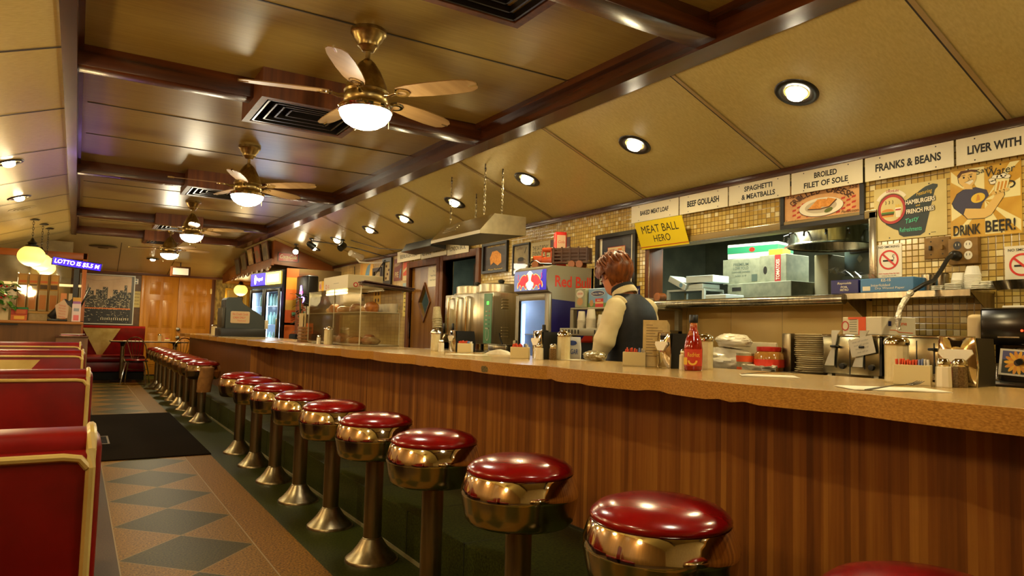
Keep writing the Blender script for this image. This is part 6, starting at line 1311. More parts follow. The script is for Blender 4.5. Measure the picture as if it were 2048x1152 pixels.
# cash register
REG = mat('register_grey', (46, 54, 52), .4); REGD = mat('register_dark', (20, 20, 18), .4)
t = thing('cash_register', 'dark grey cash register with a handwritten no credit cards sign', 'cash register', (1.8, 10.6, ZC(8)))
b = MB(REG); b.prism([(0, .13), (0, .54), (.03, .57), (.19, .575), (.23, .49), (.53, .30), (.53, .13)], 0, .42, REG, Matrix(((1, 0, 0, 0), (0, 0, 1, 0), (0, 1, 0, 0), (0, 0, 0, 1)))); b.build('housing', t, False)
b = MB(REGD); b.box(-.06, .56, -.03, .46, 0, .13, REGD, .006); b.build('drawer', t)
b = MB(STEEL); b.box(-.09, .58, -.05, .47, -.0, .012, STEEL); b.build('base_plate', t, False)
b = MB(REGD); b.box(-.045, .0, .02, .40, .13, .42, mat('register_side', (62, 56, 42), .4), .004); b.box(-.002, .002, .06, .36, .44, .53, INK); b.build('display', t)
b = MB(mat('handwritten_card', (196, 168, 126), .6)); M = on_far(.195, .29, -.003); b.prism([(-.13, -.075), (-.115, -.085), (.115, -.085), (.13, -.075), (.13, .075), (.115, .085), (-.115, .085), (-.13, .075)], 0, .003, b.d, M); HR = mat('marker_red', (190, 50, 30), .6)
b.text('No Credit Cards', 0, .045, .21, .032, HR, M, .0036, .0, .2); b.text('CASH ONLY', -.01, -.005, .17, .028, HR, M, .0036, .01, .15); b.text('Thank you!', .02, -.05, .12, .026, HR, M, .0036, 0, .2); b.build('card', t, False)
b = MB(PAPER); b.box(.55, .60, .05, .11, .13, .26, PAPER, .004); b.build('receipt', t)
pourer(1.93, 12.3, ZC(8), 'sugar pourer left of the cash register, farther one', .055, .15, 'sugar pourers'); pourer(2.0, 12.0, ZC(8), 'sugar pourer close beside the cash register', .055, .15, 'sugar pourers')
# ================================================================ SOFFIT, COOLER AND THE CORNER BY THE REGISTER
SOF = wood('soffit_orange_wood', (120, 62, 14), (146, 80, 22), 'x', 9, .35)
b = MB(SOF); YS = 12.4
# front gable of the soffit and its sloping side
zb = 2.245
b.raw([(2.845, YS, zb), (XR, YS, zb - .07), (XR, YS, ZT - .01), (2.84, YS, ZB - .01), (2.845, 17.4, zb - .1), (2.84, 17.4, 2.4), (XR, 17.4, zb - .17), (XR, 17.4, ZT)],
      [(0, 1, 2, 3), (4, 0, 3, 5), (0, 4, 6, 1)], SOF)
b.box(2.80, 2.845, YS, 16.2, zb - .02, zb + .10, SOF, .004)
struct(b.build('wall_soffit', smooth=False))
b = MB(SOF)
for k in range(9): # scalloped valance
    y = YS + .05 + k * .42
    b.prism([(.0, .0), (.42, 0), (.42, -.05), (.36, -.035), (.32, -.07), (.21, -.095), (.10, -.07), (.06, -.035), (0, -.05)], -.01, .01, SOF, frame((2.80, y, zb - .02), (0, 1, 0), (0, 0, 1)))
struct(b.build('trim_16', smooth=False))
SC_ = mat('scallop_white', (226, 216, 196), .3)  # plain white scallops of the valance trim, with no lamp in them
for k in range(7):
    y = YS + .18 + k * .42; bb = MB(SC_); bb.ell(0, 0, .07, .055, SC_, on_right(0, 0, 0), .001, 16, 0, 180); bb.prism([(.07 * math.cos(R(a)), .055 * math.sin(R(a))) for a in range(0, 181, 20)], -.004, .004, SC_, on_right(0, 0, 0))
    o = bb.build('valance_scallop', None, False, loc=(2.782, y, zb - .10)); tag(o, 'white scallop %s from the near end under the soffit edge' % ORD[k], 'trim', 'scallops under the soffit')
PC = [((140, 116, 66), (74, 60, 34)), ((176, 60, 34), (120, 96, 60)), ((150, 104, 50), (206, 176, 110)), ((128, 110, 64), (90, 80, 50)), ((100, 96, 70), (60, 70, 70))]
for k, (c0, c1) in enumerate(PC):
    y = YS + .16 + k * .62; M = on_right(y + .24, 2.475 - .055 * max(0, k - 2), 2.775) @ Matrix.Rotation(R(10), 4, 'X')
    b = MB(WOODM); b.box(-.23, .23, -.16, .19, -.012, 0, WOODM, M=M); base = noisy('soffit_print_%d' % k, c0, c1, 12, .4); b.box(-.20, .20, -.13, .16, 0, .004, base, M=M); b.rect(-.12, -.06, .1, .08, mat('soffit_ink_%d' % k, c1, .4), M, .0046)
    o = b.build('leaning_poster', None, False); tag(o, ['grey green framed print nearest on the sloping soffit side', 'red framed print second along the soffit side', 'tan framed print third along the soffit side', 'olive framed print fourth along the soffit side', 'farthest framed print on the soffit side'][k], 'picture', 'framed prints on the soffit side')
COLA = mat('cola_red', (166, 8, 8), .35)
def dr(b, M, th):
    z = th + .0006; b.box(-.165, .165, -.068, .068, th, th + .001, COLA, M=M); z += .0012
    b.text('Coca-Cola', 0, .01, .29, .075, PAPER, M, z, .03, .32); b.line([(-.13, -.012), (-.05, -.022), (.05, -.008), (.14, -.016)], .007, PAPER, M, z + .0004); b.text('IN BOTTLES', 0, -.048, .16, .014, PAPER, M, z)
placard('soda_sign', 'small red cola sign with white script on the orange soffit', 'sign', on_far(3.08, 2.378, YS) , .365, .155, mat('cola_edge', (30, 16, 10), .4), dr, .008)
# drinks cooler with two lit doors
t = thing('drinks_cooler', 'black two door drinks cooler with lit blue and yellow headers', 'cooler', (2.9, 12.0, 0), R(8))     # front faces -X, near end at y = 0
b = MB(BLACK); b.box(.03, .68, 0, 1.45, 0, .12, BLACK); b.box(.65, .68, 0, 1.45, .12, 2.13, BLACK); b.box(0, .68, 0, .03, .12, 2.13, BLACK); b.box(0, .68, 1.42, 1.45, .12, 2.13, BLACK); b.box(.0, .68, .03, 1.42, 1.84, 2.13, BLACK); b.build('cabinet', t, False)
HYE = mat('header_yellow_lit', (255, 220, 90), .4, emit=(255, 214, 84), es=3.2); HBL = mat('header_blue_lit', (60, 50, 220), .4, emit=(56, 40, 230), es=2.2); HWH = mat('header_white_lit', (255, 250, 255), .4, emit=(250, 240, 255), es=5.)
b = MB(HYE); M = on_right(.37, 1.995, -.012); b.box(-.34, .34, -.10, .11, 0, .01, HYE, M=M)
PW = mat('header_pale_lit', (255, 250, 220), .4, emit=(255, 246, 200), es=4.); b.rect(-.26, -.06, .26, .07, PW, M, .011); b.build('header_panel', t, False)
b = MB(HBL); M = on_right(1.08, 1.995, -.012); b.box(-.34, .34, -.10, .11, 0, .01, HBL, M=M); b.ell(.18 - .3, .005, .05, .085, HWH, M, .011); b.text('Pepsi', .07, .005, .32, .08, HWH, M, .0115, .015); b.build('header_panel', t, False)
for y0 in (.03, .735):
    b = MB(BLACK)
    for a in ((y0, y0 + .06, .14, 1.82), (y0 + .62, y0 + .68, .14, 1.82), (y0 + .06, y0 + .62, 1.76, 1.82), (y0 + .06, y0 + .62, .14, .2)): b.box(-.03, .0, a[0], a[1], a[2], a[3], BLACK, .003)
    dd = b.build('door', t); b = MB(glass('cooler_glass', (.92, .96, 1.), .15)); b.box(-.018, -.012, y0 + .06, y0 + .62, .2, 1.76); b.build('pane', dd, False)
    b = MB(STEEL); b.box(-.055, -.03, y0 + .03, y0 + .05, .9, 1.3, STEEL, .004); b.build('handle', dd)
b = MB(mat('cooler_liner', (206, 220, 230), .5)); b.box(.63, .645, .03, 1.42, .12, 1.84, b.d); b.box(.01, .64, 1.405, 1.415, .12, 1.84, b.d); b.box(.01, .64, .035, .045, .12, 1.84, b.d); b.build('liner', t, False)
for y in (.07, .72, 1.38):
    b = MB(glow('cooler_tube', (205, 225, 255), 12.)); b.tube([(.03, y, .2), (.03, y, 1.76)], .016, seg=8); b.build('light_tube', t)
lamp('cooler_light', t, (.06, .45, 1.5), 4., (.75, .86, 1.), .2, 'POINT'); lamp('cooler_light', t, (.06, 1.0, 1.0), 4., (.75, .86, 1.), .2, 'POINT')
for z in (.5, .85, 1.2, 1.52):
    b = MB(mat('white_wire_shelf')); b.box(.06, .62, .05, 1.4, z, z + .008, b.d); b.build('shelf', t, False)
b0 = MB(glass('drink_bottle', (.8, .9, .85), .3)); b0 = MB(mat('drink_bottle_mix', (150, 190, 170), .15, coat=.5)); b0.lathe([(.03, 0), (.033, .01), (.033, .14), (.014, .19), (.014, .215), (0, .216)], m=b0.d, seg=14); first_b = b0.build('drink_bottle', None, True, 60); used_b = False
cool = Matrix.Translation((2.9, 12.0, 0)) @ Matrix.Rotation(R(8), 4, 'Z')
for zi, z in enumerate((.86, 1.21, 1.53)):
    for k in range(8):
        o = first_b if not used_b else first_b.copy()
        if used_b: COL.objects.link(o)
        used_b = True; o.location = cool @ Vector((.14, .16 + .16 * k, z - .001)); tag(o, 'drink bottle %s from the near end on the %s cooler shelf' % (ORD[k], ['middle', 'upper', 'top'][zi]), 'bottle', 'bottles in the drinks cooler')
# nook behind: orange panels, poster, plant, beer sign
b = MB(mat('nook_wall', (92, 70, 34), .6)); b.box(2.97, XR, 11.98, 12.02, 0, 2.16, b.d); struct(b.build('wall_nook', smooth=False))
t = thing('panel_stack', 'orange and yellow painted panel right of the drinks cooler', 'panel', (3.06, 11.955, 0)); b = MB(mat('panel_orange', (214, 104, 30), .5)); 
for i, (z0, z1, c) in enumerate(((1.2, 1.45, (214, 92, 24)), (1.45, 1.62, (206, 160, 50)), (1.62, 1.8, (220, 110, 36)), (1.8, 2.0, (214, 150, 50)), (2.0, 2.15, (206, 88, 30)))): b.box(-.10, .10, 0, .02, z0, z1, mat('nook_tile_%d' % i, c, .5))
b.box(-.10, .38, 0, .02, 0, 1.24, mat('panel_orange')); b.build('panel', t, False)
b = MB(WOODMX); b.box(.0, .2, -.10, 0, 1.34, 1.355, WOODMX); b.build('ledge', t, False)
def dr(b, M, th): b.ell(-.02, -.08, .1, .13, mat('poster_red2'), M, th + .001); b.ell(-.01, .08, .045, .055, SKIN_P, M, th + .001); b.rect(-.2, .14, .2, .2, DKB, M, th + .001)
placard('figure_poster', 'dark brown poster of a figure in red beside the drinks cooler', 'poster', on_far(3.28, 1.87, 11.975), .30, .46, mat('poster_dark', (96, 66, 34), .5), dr, .004)
placard('no_smoking_sign', 'no smoking sign beside the drinks cooler', 'sign', on_far(3.26, 1.50, 11.975), .20, .22, mat('sign_paper'), lambda b, M, th: nosmoke(b, M, th, .17, .23), .003, 'no smoking signs')
b = MB(mat('green_tube', (90, 150, 120), .5)); b.tube([(-.10, 0, 0), (.10, 0, .02)], .03, b.d, 10); o = b.build('green_roll', None, True, loc=(3.16, 11.90, 1.386)); tag(o, 'pale green roll in front of the orange panels', 'roll')
LEAF = noisy('plant_leaf', (30, 74, 20), (64, 120, 34), 10, .4); LEAFD = noisy('plant_leaf_dark', (20, 44, 16), (40, 70, 24), 10, .5)
def leafy(bm_, p, d, L, w, m, droop=.3):
    p = Vector(p); d = Vector(d).normalized(); s = d.cross(Vector((0, 0, 1)));
    if s.length < .05: s = Vector((1, 0, 0))
    s.normalize(); vs = []; prof = [(0, .05), (.2, .7), (.45, 1.), (.75, .65), (1., .0)]
    for t_, k in prof:
        c = p + d * L * t_ - Vector((0, 0, droop * L * t_ * t_)); vs += [c - s * w * k / 2, c + Vector((0, 0, -.08 * w)), c + s * w * k / 2]
    bm_.raw(vs, [(3 * i + j, 3 * i + j + 1, 3 * i + j + 4, 3 * i + j + 3) for i in range(4) for j in (0, 1)], m)
t = thing('tall_plant', 'dark tall plant with long leaves by the orange panels', 'plant', (2.93, 10.9, 0)); rn = random.Random(9); b = MB(LEAFD); b.tube([(0, 0, .3), (.02, .0, 1.1), (-.02, 0, 1.68)], .012, LEAFD, 6); b.build('stem', t)
b = MB(LEAFD)
for i in range(26): a = rn.uniform(0, 6.28); leafy(b, (0, 0, 1.0 + .026 * i), (math.cos(a), math.sin(a), .35), rn.uniform(.12, .17), .045, LEAFD, .5)
b.build('leaves', t); b = MB(CARD); b.lathe([(.12, 0), (.16, .3), (.15, .3), (.12, .05), (0, .28)], m=mat('terracotta', (130, 70, 40), .7), seg=24); b.build('pot', t)
t = thing('beer_neon', 'lit pink and blue beer sign box facing the aisle near the soffit', 'lit sign', (3.12, 11.6, 1.72), R(12)); b = MB(BLACK); b.box(0, .2, -.2, .2, -.2, .3, BLACK, .03, seg=3); b.build('box', t); NE = mat('neon_blue', (190, 150, 255), .3, emit=(190, 140, 255), es=6.)
b = MB(NE); M = on_right(0, 0, -.004); b.ell(-.0, -.12, .13, .055, NE, M, .002, 20, rot=.3); b.poly([(-.07, -.08), (.04, -.05), (.02, .08), (.0, .14), (-.03, .13), (-.04, .06)], NE, M, .002); b.text('Bud', 0, .02, .16, .06, mat('neon_pink', (255, 90, 140), .3, emit=(255, 70, 130), es=5.), M, .004, .01, .3, .0) if False else b.ell(-.0, .02, .05, .03, mat('neon_pink', (255, 90, 140), .3, emit=(255, 70, 130), es=5.), M, .004); b.build('neon', t, False)
b = MB(SOFTSTEEL); b.tube([(.1, .0, -.2), (.1, 0, -.655)], .012, SOFTSTEEL, 8); b.build('stand_pole', t)
b = MB(BLACK); b.box(-.22, .22, -.2, .2, 0, 1.06, BLACKMATTE, .03); o = b.build('black_cabinet', None, True, loc=(3.2, 11.55, 0)); tag(o, 'black cabinet behind the counter left of the display case', 'cabinet')
b = MB(LEAF); 
for i in range(5): leafy(b, (0, 0, .0), (math.cos(i * 1.3), math.sin(i * 1.3), .9), .22, .05, LEAF, .4)
o = b.build('green_leaves', None, True, loc=(3.02, 11.3, 1.64)); tag(o, 'small bright green leaves in front of the lit beer sign', 'plant'); o.parent = None
b = MB(CARD); b.lathe([(.04, 0), (.05, .1), (0, .1)], m=mat('terracotta'), seg=16); b.lathe([(.06, -.48), (.06, 0)], m=mat('terracotta'), seg=16); o2 = b.build('plant_pot', None, True, loc=(3.02, 11.3, 1.54)); tag(o2, 'small clay pot on a post carrying the bright green leaves', 'pot')
# ================================================================ THE BACK WALL
def sky(b, M, th):
    z = th + .0006; b.rect(-.46, -.52, .46, .52, noisy('dusk_sky_print', (214, 180, 140), (190, 152, 112), 3, .4), M, z); rn = random.Random(17)
    DK = [mat('tower_%d' % i, c, .5) for i, c in enumerate(((50, 44, 34), (66, 58, 44), (38, 34, 28), (84, 74, 56)))]; LT = mat('window_lights', (240, 220, 176), .5)
    x = -.46; lay = 0
    for row, (y0, hm) in enumerate(((-.1, .30), (-.2, .26), (-.24, .18))):
        x = -.46
        while x < .44:
            w = rn.uniform(.05, .12); h = rn.uniform(.25, 1.1) * hm + (.18 if row == 0 and -.16 < x < -.02 else 0) + (.12 if row == 0 and x > .22 else 0); w = min(w, .46 - x); zz = z + .0004 + row * .0008 + lay * .00001; b.rect(x, y0 - .12, x + w, y0 + h, DK[rn.randrange(4)], M, zz)
            for i in range(int(w / .02)):
                for j in range(int((h + .1) / .024)):
                    if rn.random() < .42: xx = x + .004 + i * .02; yy = y0 - .08 + j * .024; b.rect(xx, yy, min(xx + rn.uniform(.008, .016), x + w), yy + .011, LT, M, zz + .0002)
            x += w * rn.uniform(.85, 1.05); lay += 1
    b.poly([(-.40, .1), (-.34, .1), (-.355, .2), (-.37, .34), (-.385, .2)], DK[3], M, z + .0003)
    b.rect(-.46, -.21, .46, -.185, mat('road_glow', (230, 120, 40), .5), M, z + .004); b.rect(-.46, -.52, .46, -.22, DK[2], M, z + .0032)
    for i in range(120): xx = rn.uniform(-.45, .44); yy = rn.uniform(-.5, -.24); b.rect(xx, yy, xx + rn.uniform(.006, .03), yy + .006, [LT, DK[3]][i % 2], M, z + .0036)
    for i in range(14): b.rect(-.1 + i * .04, -.45, -.088 + i * .04, -.40, LT, M, z + .0044)
    b.line([(-.46, .45), (-.2, .40), (.2, .46), (.46, .50)], .003, DK[0], M, z + .0004)
framed('skyline_picture', 'large framed night skyline photograph over the banquette', on_far(.55, 1.67, YF), 1.06, 1.10, .022, mat('skyline_paper', (70, 60, 44), .4), sky, .025, mat('silver_frame', (206, 200, 180), .3))
def dr(b, M, th):
    for i, s in enumerate(('OPEN', 'SHOW', 'TODAY', 'SPECIAL')): b.text(s, 0, .12 - i * .075, .13, .03, DKB, M, th + .001, .01)
placard('wall_notice', 'cream notice on the wall between the skyline picture and the doors', 'notice', on_far(1.115, 1.70, YF), .19, .36, mat('notice_cream', (196, 172, 100), .6), dr, .004)
t = thing('wall_socket', 'white double socket above the cream notice', 'socket', (1.1, YF, 2.1)); b = MB(WHITEP); M = on_far(0, 0, 0); b.box(-.04, .04, -.06, .06, .001, .01, WHITEP, .003, M); b.build('plate', t); b = MB(BLACK)
for z in (-.03, .03): b.ell(0, z, .02, .02, BLACK, M, .011, 14)
b.build('outlet', t, False)
t = thing('light_box', 'brown framed white light box on the slope above the double doors', 'sign', (1.82, 16.25, 2.285)); b = MB(WOODM); b.box(-.19, .19, 0, .12, -.11, .10, WOODM, .006); b.build('case', t); b = MB(mat('lightbox_white', (226, 214, 184), .5, emit=(230, 215, 180), es=.35)); b.box(-.15, .15, -.006, 0, -.075, .065, b.d); b.build('screen', t, False); b = MB(BLACK); b.tube([(0, .06, .09), (0, .06, .195)], .01, BLACK, 6); b.build('bracket', t)
def dr(b, M, th):
    b.rect(-.18, -.2, .18, .2, mat('gilt_print', (206, 166, 60), .4), M, th + .001); b.poly([(-.05, -.15), (.12, -.15), (.15, .05), (.05, .12), (-.02, .0)], mat('print_olive', (90, 74, 30), .5), M, th + .002)
framed('gilt_picture', 'small gilt framed picture behind the register on the gold wallpaper', on_far(3.25, 1.80, YF), .55, .52, .05, mat('gilt_mat', (226, 196, 100), .4), dr, .03, mat('gilt_frame', (206, 160, 50), .25, .6))
# ================================================================ LEFT: TAKE-OUT COUNTER AND LOTTERY STAND
TOC = wood('takeout_panel', (92, 56, 20), (116, 74, 30), 'z', 14, .45)
t = thing('takeout_counter', 'brown wood panelled take-out counter at the left behind the booths', 'counter', (-.6, 10.8, 0)); b = MB(TOC); b.box(-.70, .66, 0, .55, 0, 1.125, TOC); b.build('body', t, False); b = MB(OAKX); b.box(-.71, .68, -.03, .6, 1.125, 1.16, wood('takeout_top', (150, 92, 34), (176, 114, 48), 'x', 14, .35), .006); b.build('countertop', t)
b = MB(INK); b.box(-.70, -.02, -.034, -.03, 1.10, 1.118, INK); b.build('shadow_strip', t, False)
t = thing('low_cabinet', 'low dark wood cabinet end beside the take-out counter with magazines on it', 'cabinet', (0, 10.35, 0)); b = MB(TOC); b.box(-.20, .14, 0, .42, 0, .965, TOC, .004); b.build('body', t); b = MB(WOODM); b.box(-.21, .145, -.01, .43, .965, .98, WOODM, .003); b.build('top', t)
for k in range(4):
    b = MB([PAPER, mat('magazine_red', (200, 60, 60), .4), mat('magazine_violet', (150, 90, 150), .4), PAPER][k]); b.box(-.1, .1, -.13, .13, 0, .006, b.d, .001, seg=1); o = b.build('magazine', None, False, loc=(-.06 + .012 * k, 10.55, .9805 + k * .0065)); o.rotation_euler = (0, 0, .1 - .12 * k); tag(o, ['lowest magazine on the low dark cabinet', 'red magazine on the low dark cabinet', 'violet magazine on the low dark cabinet', 'topmost white magazine on the low dark cabinet'][k], 'magazine', 'magazines on the low cabinet')
# glazed partition behind
t_ = MB(WOODMX); PY = 13.3
t_.box(XL, .10, PY, PY + .1, 2.17, 2.275, wood('partition_rail', (112, 58, 20), (134, 74, 28), 'x', 14, .35), .004); t_.box(.04, .105, PY, PY + .1, 0, 2.275, wood('partition_post', (124, 66, 24), (146, 84, 32), 'z', 14, .35), .004); t_.box(XL, .04, PY, PY + .1, 0, 1.1, TOC); t_.box(XL, .04, PY + .02, PY + .06, 1.72, 1.76, PAPER)
o = struct(t_.build('window_2')); b = MB(glass('partition_glass', (.86, .84, .74), .5, .05)); b.box(XL, .04, PY + .03, PY + .036, 1.1, 2.17); b.build('pane', o, False)
b = MB(noisy('vestibule_wall', (150, 130, 84), (176, 156, 108), 5, .5)); b.box(XL, -.12, 14.9, 15.0, 0, 2.6, b.d); struct(b.build('wall_vestibule', smooth=False))
# LED sign on a post
t = thing('led_sign', 'purple lit lottery LED sign reading lotto is 5.5 m', 'LED sign', (-.03, 10.95, 1.925), 0); M = on_far(0, 0, -.032) @ Matrix.Rotation(R(-6), 4, 'Z')
b = MB(BLACK); b.box(-.285, .285, -.055, .055, -.05, 0, mat('led_case', (16, 8, 40), .3), .004, M); b.build('case', t)
LED = mat('led_white', (230, 200, 255), .3, emit=(206, 160, 255), es=8.); LEDP = mat('led_purple', (30, 6, 110), .3, emit=(56, 10, 255), es=1.0)
b = MB(LEDP); b.rect(-.275, -.046, .275, .046, LEDP, M, .001); b.text('LOTTO IS $5.5 M', 0, 0, .51, .062, LED, M, .003, .012, .12); b.build('display', t, False)
b = MB(BLACK); b.box(-.03, .03, .0, .04, -.765, -.04, BLACK); b.build('post', t)
# leaflet and slip racks
RACK = glass('rack_acrylic', (.95, .93, .86), .35)
t = thing('slip_rack', 'clear rack of orange lottery slips on the take-out counter', 'rack', (-.44, 11.05, 1.16)); b = MB(mat('rack_board', (190, 140, 60), .5)); b.box(-.24, .22, .16, .18, .12, .62, b.d); b.box(-.24, .22, .0, .2, .10, .125, b.d); b.build('back_board', t, False)
for k in range(4):
    x = -.18 + .115 * k; b = MB(RACK); b.box(x - .052, x + .052, .02, .024, .13, .46, RACK); b.box(x - .052, x - .048, .02, .16, .13, .62, RACK); b.build('pocket', t, False)
    b = MB(mat('slip_orange', (222, 140, 76), .6)); b.box(x - .045, x + .045, .03, .09, .13, .40, mat('slip_cream', (214, 186, 140), .6)); b.rect(x - .038, .15, x + .038, .34, mat('slip_orange'), on_far(0, 0, .03), .0005); b.box(x - .045, x + .045, .12, .15, .40, .60, mat('slip_yellow', (206, 150, 60), .6)); b.rect(x - .04, .42, x + .04, .48, mat('slip_dark', (90, 60, 30), .6), on_far(0, 0, .12), .0005); b.rect(x - .04, .50, x + .04, .53, mat('slip_orange2', (216, 110, 40), .6), on_far(0, 0, .12), .0005); b.build('slips', t, False)
for x in (-.22, .2): b = MB(BLACK); b.box(x - .01, x + .01, .05, .15, 0, .1, BLACK); b.build('foot', t)
carton('green_strip_box', 'small green box at the left end of the take-out counter', -.60, 11.03, 1.161, .13, .12, .17, mat('box_green', (20, 110, 50), .5))
carton('snack_box', 'orange and red snack box lower of the two on the take-out counter', -.62, 10.9, 1.161, .17, .12, .07, mat('snack_orange', (190, 90, 30), .5), 0, None, drawn=lambda b, M, w, h: b.rect(-.05, -.02, .06, .02, mat('snack_yellow', (226, 170, 60)), M, .0004))
carton('snack_box', 'orange and red snack box on top of the other on the take-out counter', -.62, 10.9, 1.232, .17, .12, .07, mat('snack_red', (170, 50, 24), .5), 0, None, drawn=lambda b, M, w, h: b.rect(-.04, -.02, .07, .025, mat('snack_orange'), M, .0004))
carton('brown_carton', 'low brown carton under the slip rack on the take-out counter', -.42, 10.97, 1.161, .2, .1, .09, CARD)
b = MB(PAPER); b.box(-.1, .1, -.005, .005, 0, .32, mat('paper_sheet_cream', (206, 186, 140), .7)); o = b.build('paper_sheet', None, False, loc=(-.83, 10.86, 1.161)); tag(o, 'cream paper sheet standing at the left end of the take-out counter', 'paper')
for k in range(2):
    carton('slip_card', ['orange leaflet standing behind the card terminal, left one', 'pale leaflet standing behind the card terminal, right one'][k], -.16 + .09 * k, 11.2, 1.161, .07, .03, .38, mat(['slip_orange', 'slip_cream'][k]))
t = thing('card_terminal', 'black tilted terminal with a handwritten paper sign on it', 'terminal', (-.2, 10.9, 1.161)); M = Matrix.Rotation(R(38), 4, 'Y'); b = MB(BLACK); b.box(-.12, .10, -.06, .1, 0, .03, BLACK, .008); b.cbox((.0, .02, .16), (.09, .09, .3), BLACK, .02, rot=Euler((0, R(38), 0))); b.prism([(.08, .24), (.14, .30), (.14, .18)], -.03, .03, BLACK, frame((0, 0, 0), (1, 0, 0), (0, 0, 1))); b.build('body', t)
b = MB(mat('sign_card', (200, 164, 130), .6)); M = on_far(.03, .16, -.075) @ Matrix.Rotation(R(-10), 4, 'Z'); b.prism([(-.08, .03), (.0, .13), (.07, .05), (.09, -.10), (-.02, -.13)], 0, .003, b.d, M)
for i, s in enumerate(('PLEASE', 'DO NOT', 'TOUCH', 'THE LOTTO', 'machine')): b.text(s, .0 + .006 * i, .045 - .035 * i, .08, .018, HR, M, .0036, 0, .2)
b.build('paper_sign', t, False)
carton('leaflet_stand', 'pink and white leaflet stand at the right end of the take-out counter', -.005, 10.86, 1.161, .10, .07, .235, mat('leaflet_white', (222, 196, 190), .5), 0, None, drawn=lambda b, M, w, h: (b.rect(-.03, -.1, .03, -.03, mat('leaflet_pink', (226, 110, 110)), M, .0004), b.rect(-.03, .02, .03, .06, mat('leaflet_grey', (150, 150, 160)), M, .0004)))
carton('slip_pack', 'yellow and violet pack standing behind the leaflet stand', -.005, 10.915, 1.161, .095, .03, .32, mat('slip_yellow'), 0, None, drawn=lambda b, M, w, h: b.rect(-.045, .06, .045, .11, mat('magazine_violet'), M, .0004))
b = MB(BLACK); b.box(-.012, .012, -.06, .06, 0, .3, mat('monitor_black', (30, 28, 28), .25), .006, Matrix.Rotation(R(20), 4, 'Y')); b.box(-.05, .05, -.05, .05, -.19, -.18, BLACK); b.tube([(0, 0, -.18), (0, 0, .05)], .012, BLACK, 8); o = b.build('small_monitor', None, True, loc=(.035, 11.15, 1.35)); tag(o, 'slim black display tilted behind the leaflet stand', 'monitor')
t = thing('potted_plant', 'leafy green pothos at the left edge on the take-out counter', 'plant', (-.86, 10.95, 1.161)); rn = random.Random(6); b = MB(mat('terracotta')); b.lathe([(.07, 0), (.09, .16), (.085, .16), (.0, .14)], m=mat('terracotta'), seg=20); b.build('pot', t); b = MB(LEAF)
for i in range(70):
    a = rn.uniform(-1.2, 1.6); p = (rn.uniform(-.12, .16), rn.uniform(-.14, .02), rn.uniform(.16, .5)); leafy(b, p, (math.cos(a), -abs(math.sin(a)), rn.uniform(-.3, .5)), rn.uniform(.07, .13), rn.uniform(.05, .08), [LEAF, noisy('leaf_bright', (70, 130, 30), (120, 160, 50), 12, .4)][i % 4 == 0], .5)
b.build('leaves', t); b = MB(LEAFD)
for i in range(6): b.tube([(0, 0, .14), (rn.uniform(-.08, .1), rn.uniform(-.1, 0), .3), (rn.uniform(-.1, .18), rn.uniform(-.14, 0), .45)], .004, LEAFD, 5)
b.build('stem', t); b = MB(mat('flower_red', (210, 50, 40), .5))
for i in range(6): b.sphere((rn.uniform(-.05, .14), -.14 + rn.uniform(-.02, .02), rn.uniform(.25, .45)), .014, b.d, 8, 6)
b.build('flower', t)
# ================================================================ PEOPLE
SKIN = noisy('skin', (190, 116, 74), (204, 132, 90), 9, .5); HAIR = noisy('auburn_hair', (74, 34, 10), (142, 76, 24), 34, .42, (1, 1, .25), 5, .3, .7, .3)
SHIRT = noisy('cream_shirt', (206, 186, 134), (222, 204, 156), 8, .7, bmp=.15); VEST = noisy('charcoal_vest', (13, 13, 16), (24, 23, 27), 30, .6); TROU = mat('black_trousers', (14, 13, 14), .7)
def skinned(name, chains, mats, parent, sub=2, ang=180):
    """one continuous surface grown round a skeleton: chains of (point, radius), later chains may start on an earlier joint by name"""
    me = bpy.data.meshes.new(name); vs = []; es = []; rr = []; names = {}
    for ch in chains:
        prev = None
        for it in ch:
            if isinstance(it, str): prev = names[it]; continue
            nm, p, r = it
            vs.append(p); rr.append(r); i = len(vs) - 1
            if nm: names[nm] = i
            if prev is not None: es.append((prev, i))
            prev = i
    me.from_pydata(vs, es, []); o = bpy.data.objects.new(name, me); COL.objects.link(o)
    md = o.modifiers.new('skin', 'SKIN'); md.use_smooth_shade = True; md.branch_smoothing = .4
    for i, r in enumerate(rr):
        sv = me.skin_vertices[0].data[i]; sv.radius = r if isinstance(r, tuple) else (r, r); sv.use_root = (i == 0)
    o.modifiers.new('sub', 'SUBSURF').levels = sub; o.modifiers['sub'].render_levels = sub
    dg = bpy.context.evaluated_depsgraph_get(); m2 = bpy.data.meshes.new_from_object(o.evaluated_get(dg)); bpy.data.objects.remove(o); bpy.data.meshes.remove(me)
    m2.shade_smooth(); m2.materials.clear(); m2.materials.append(mats)
    for p in m2.polygons: p.material_index = 0
    m2.name = name; o = bpy.data.objects.new(name, m2); COL.objects.link(o)
    if parent: o.parent = parent
    return o
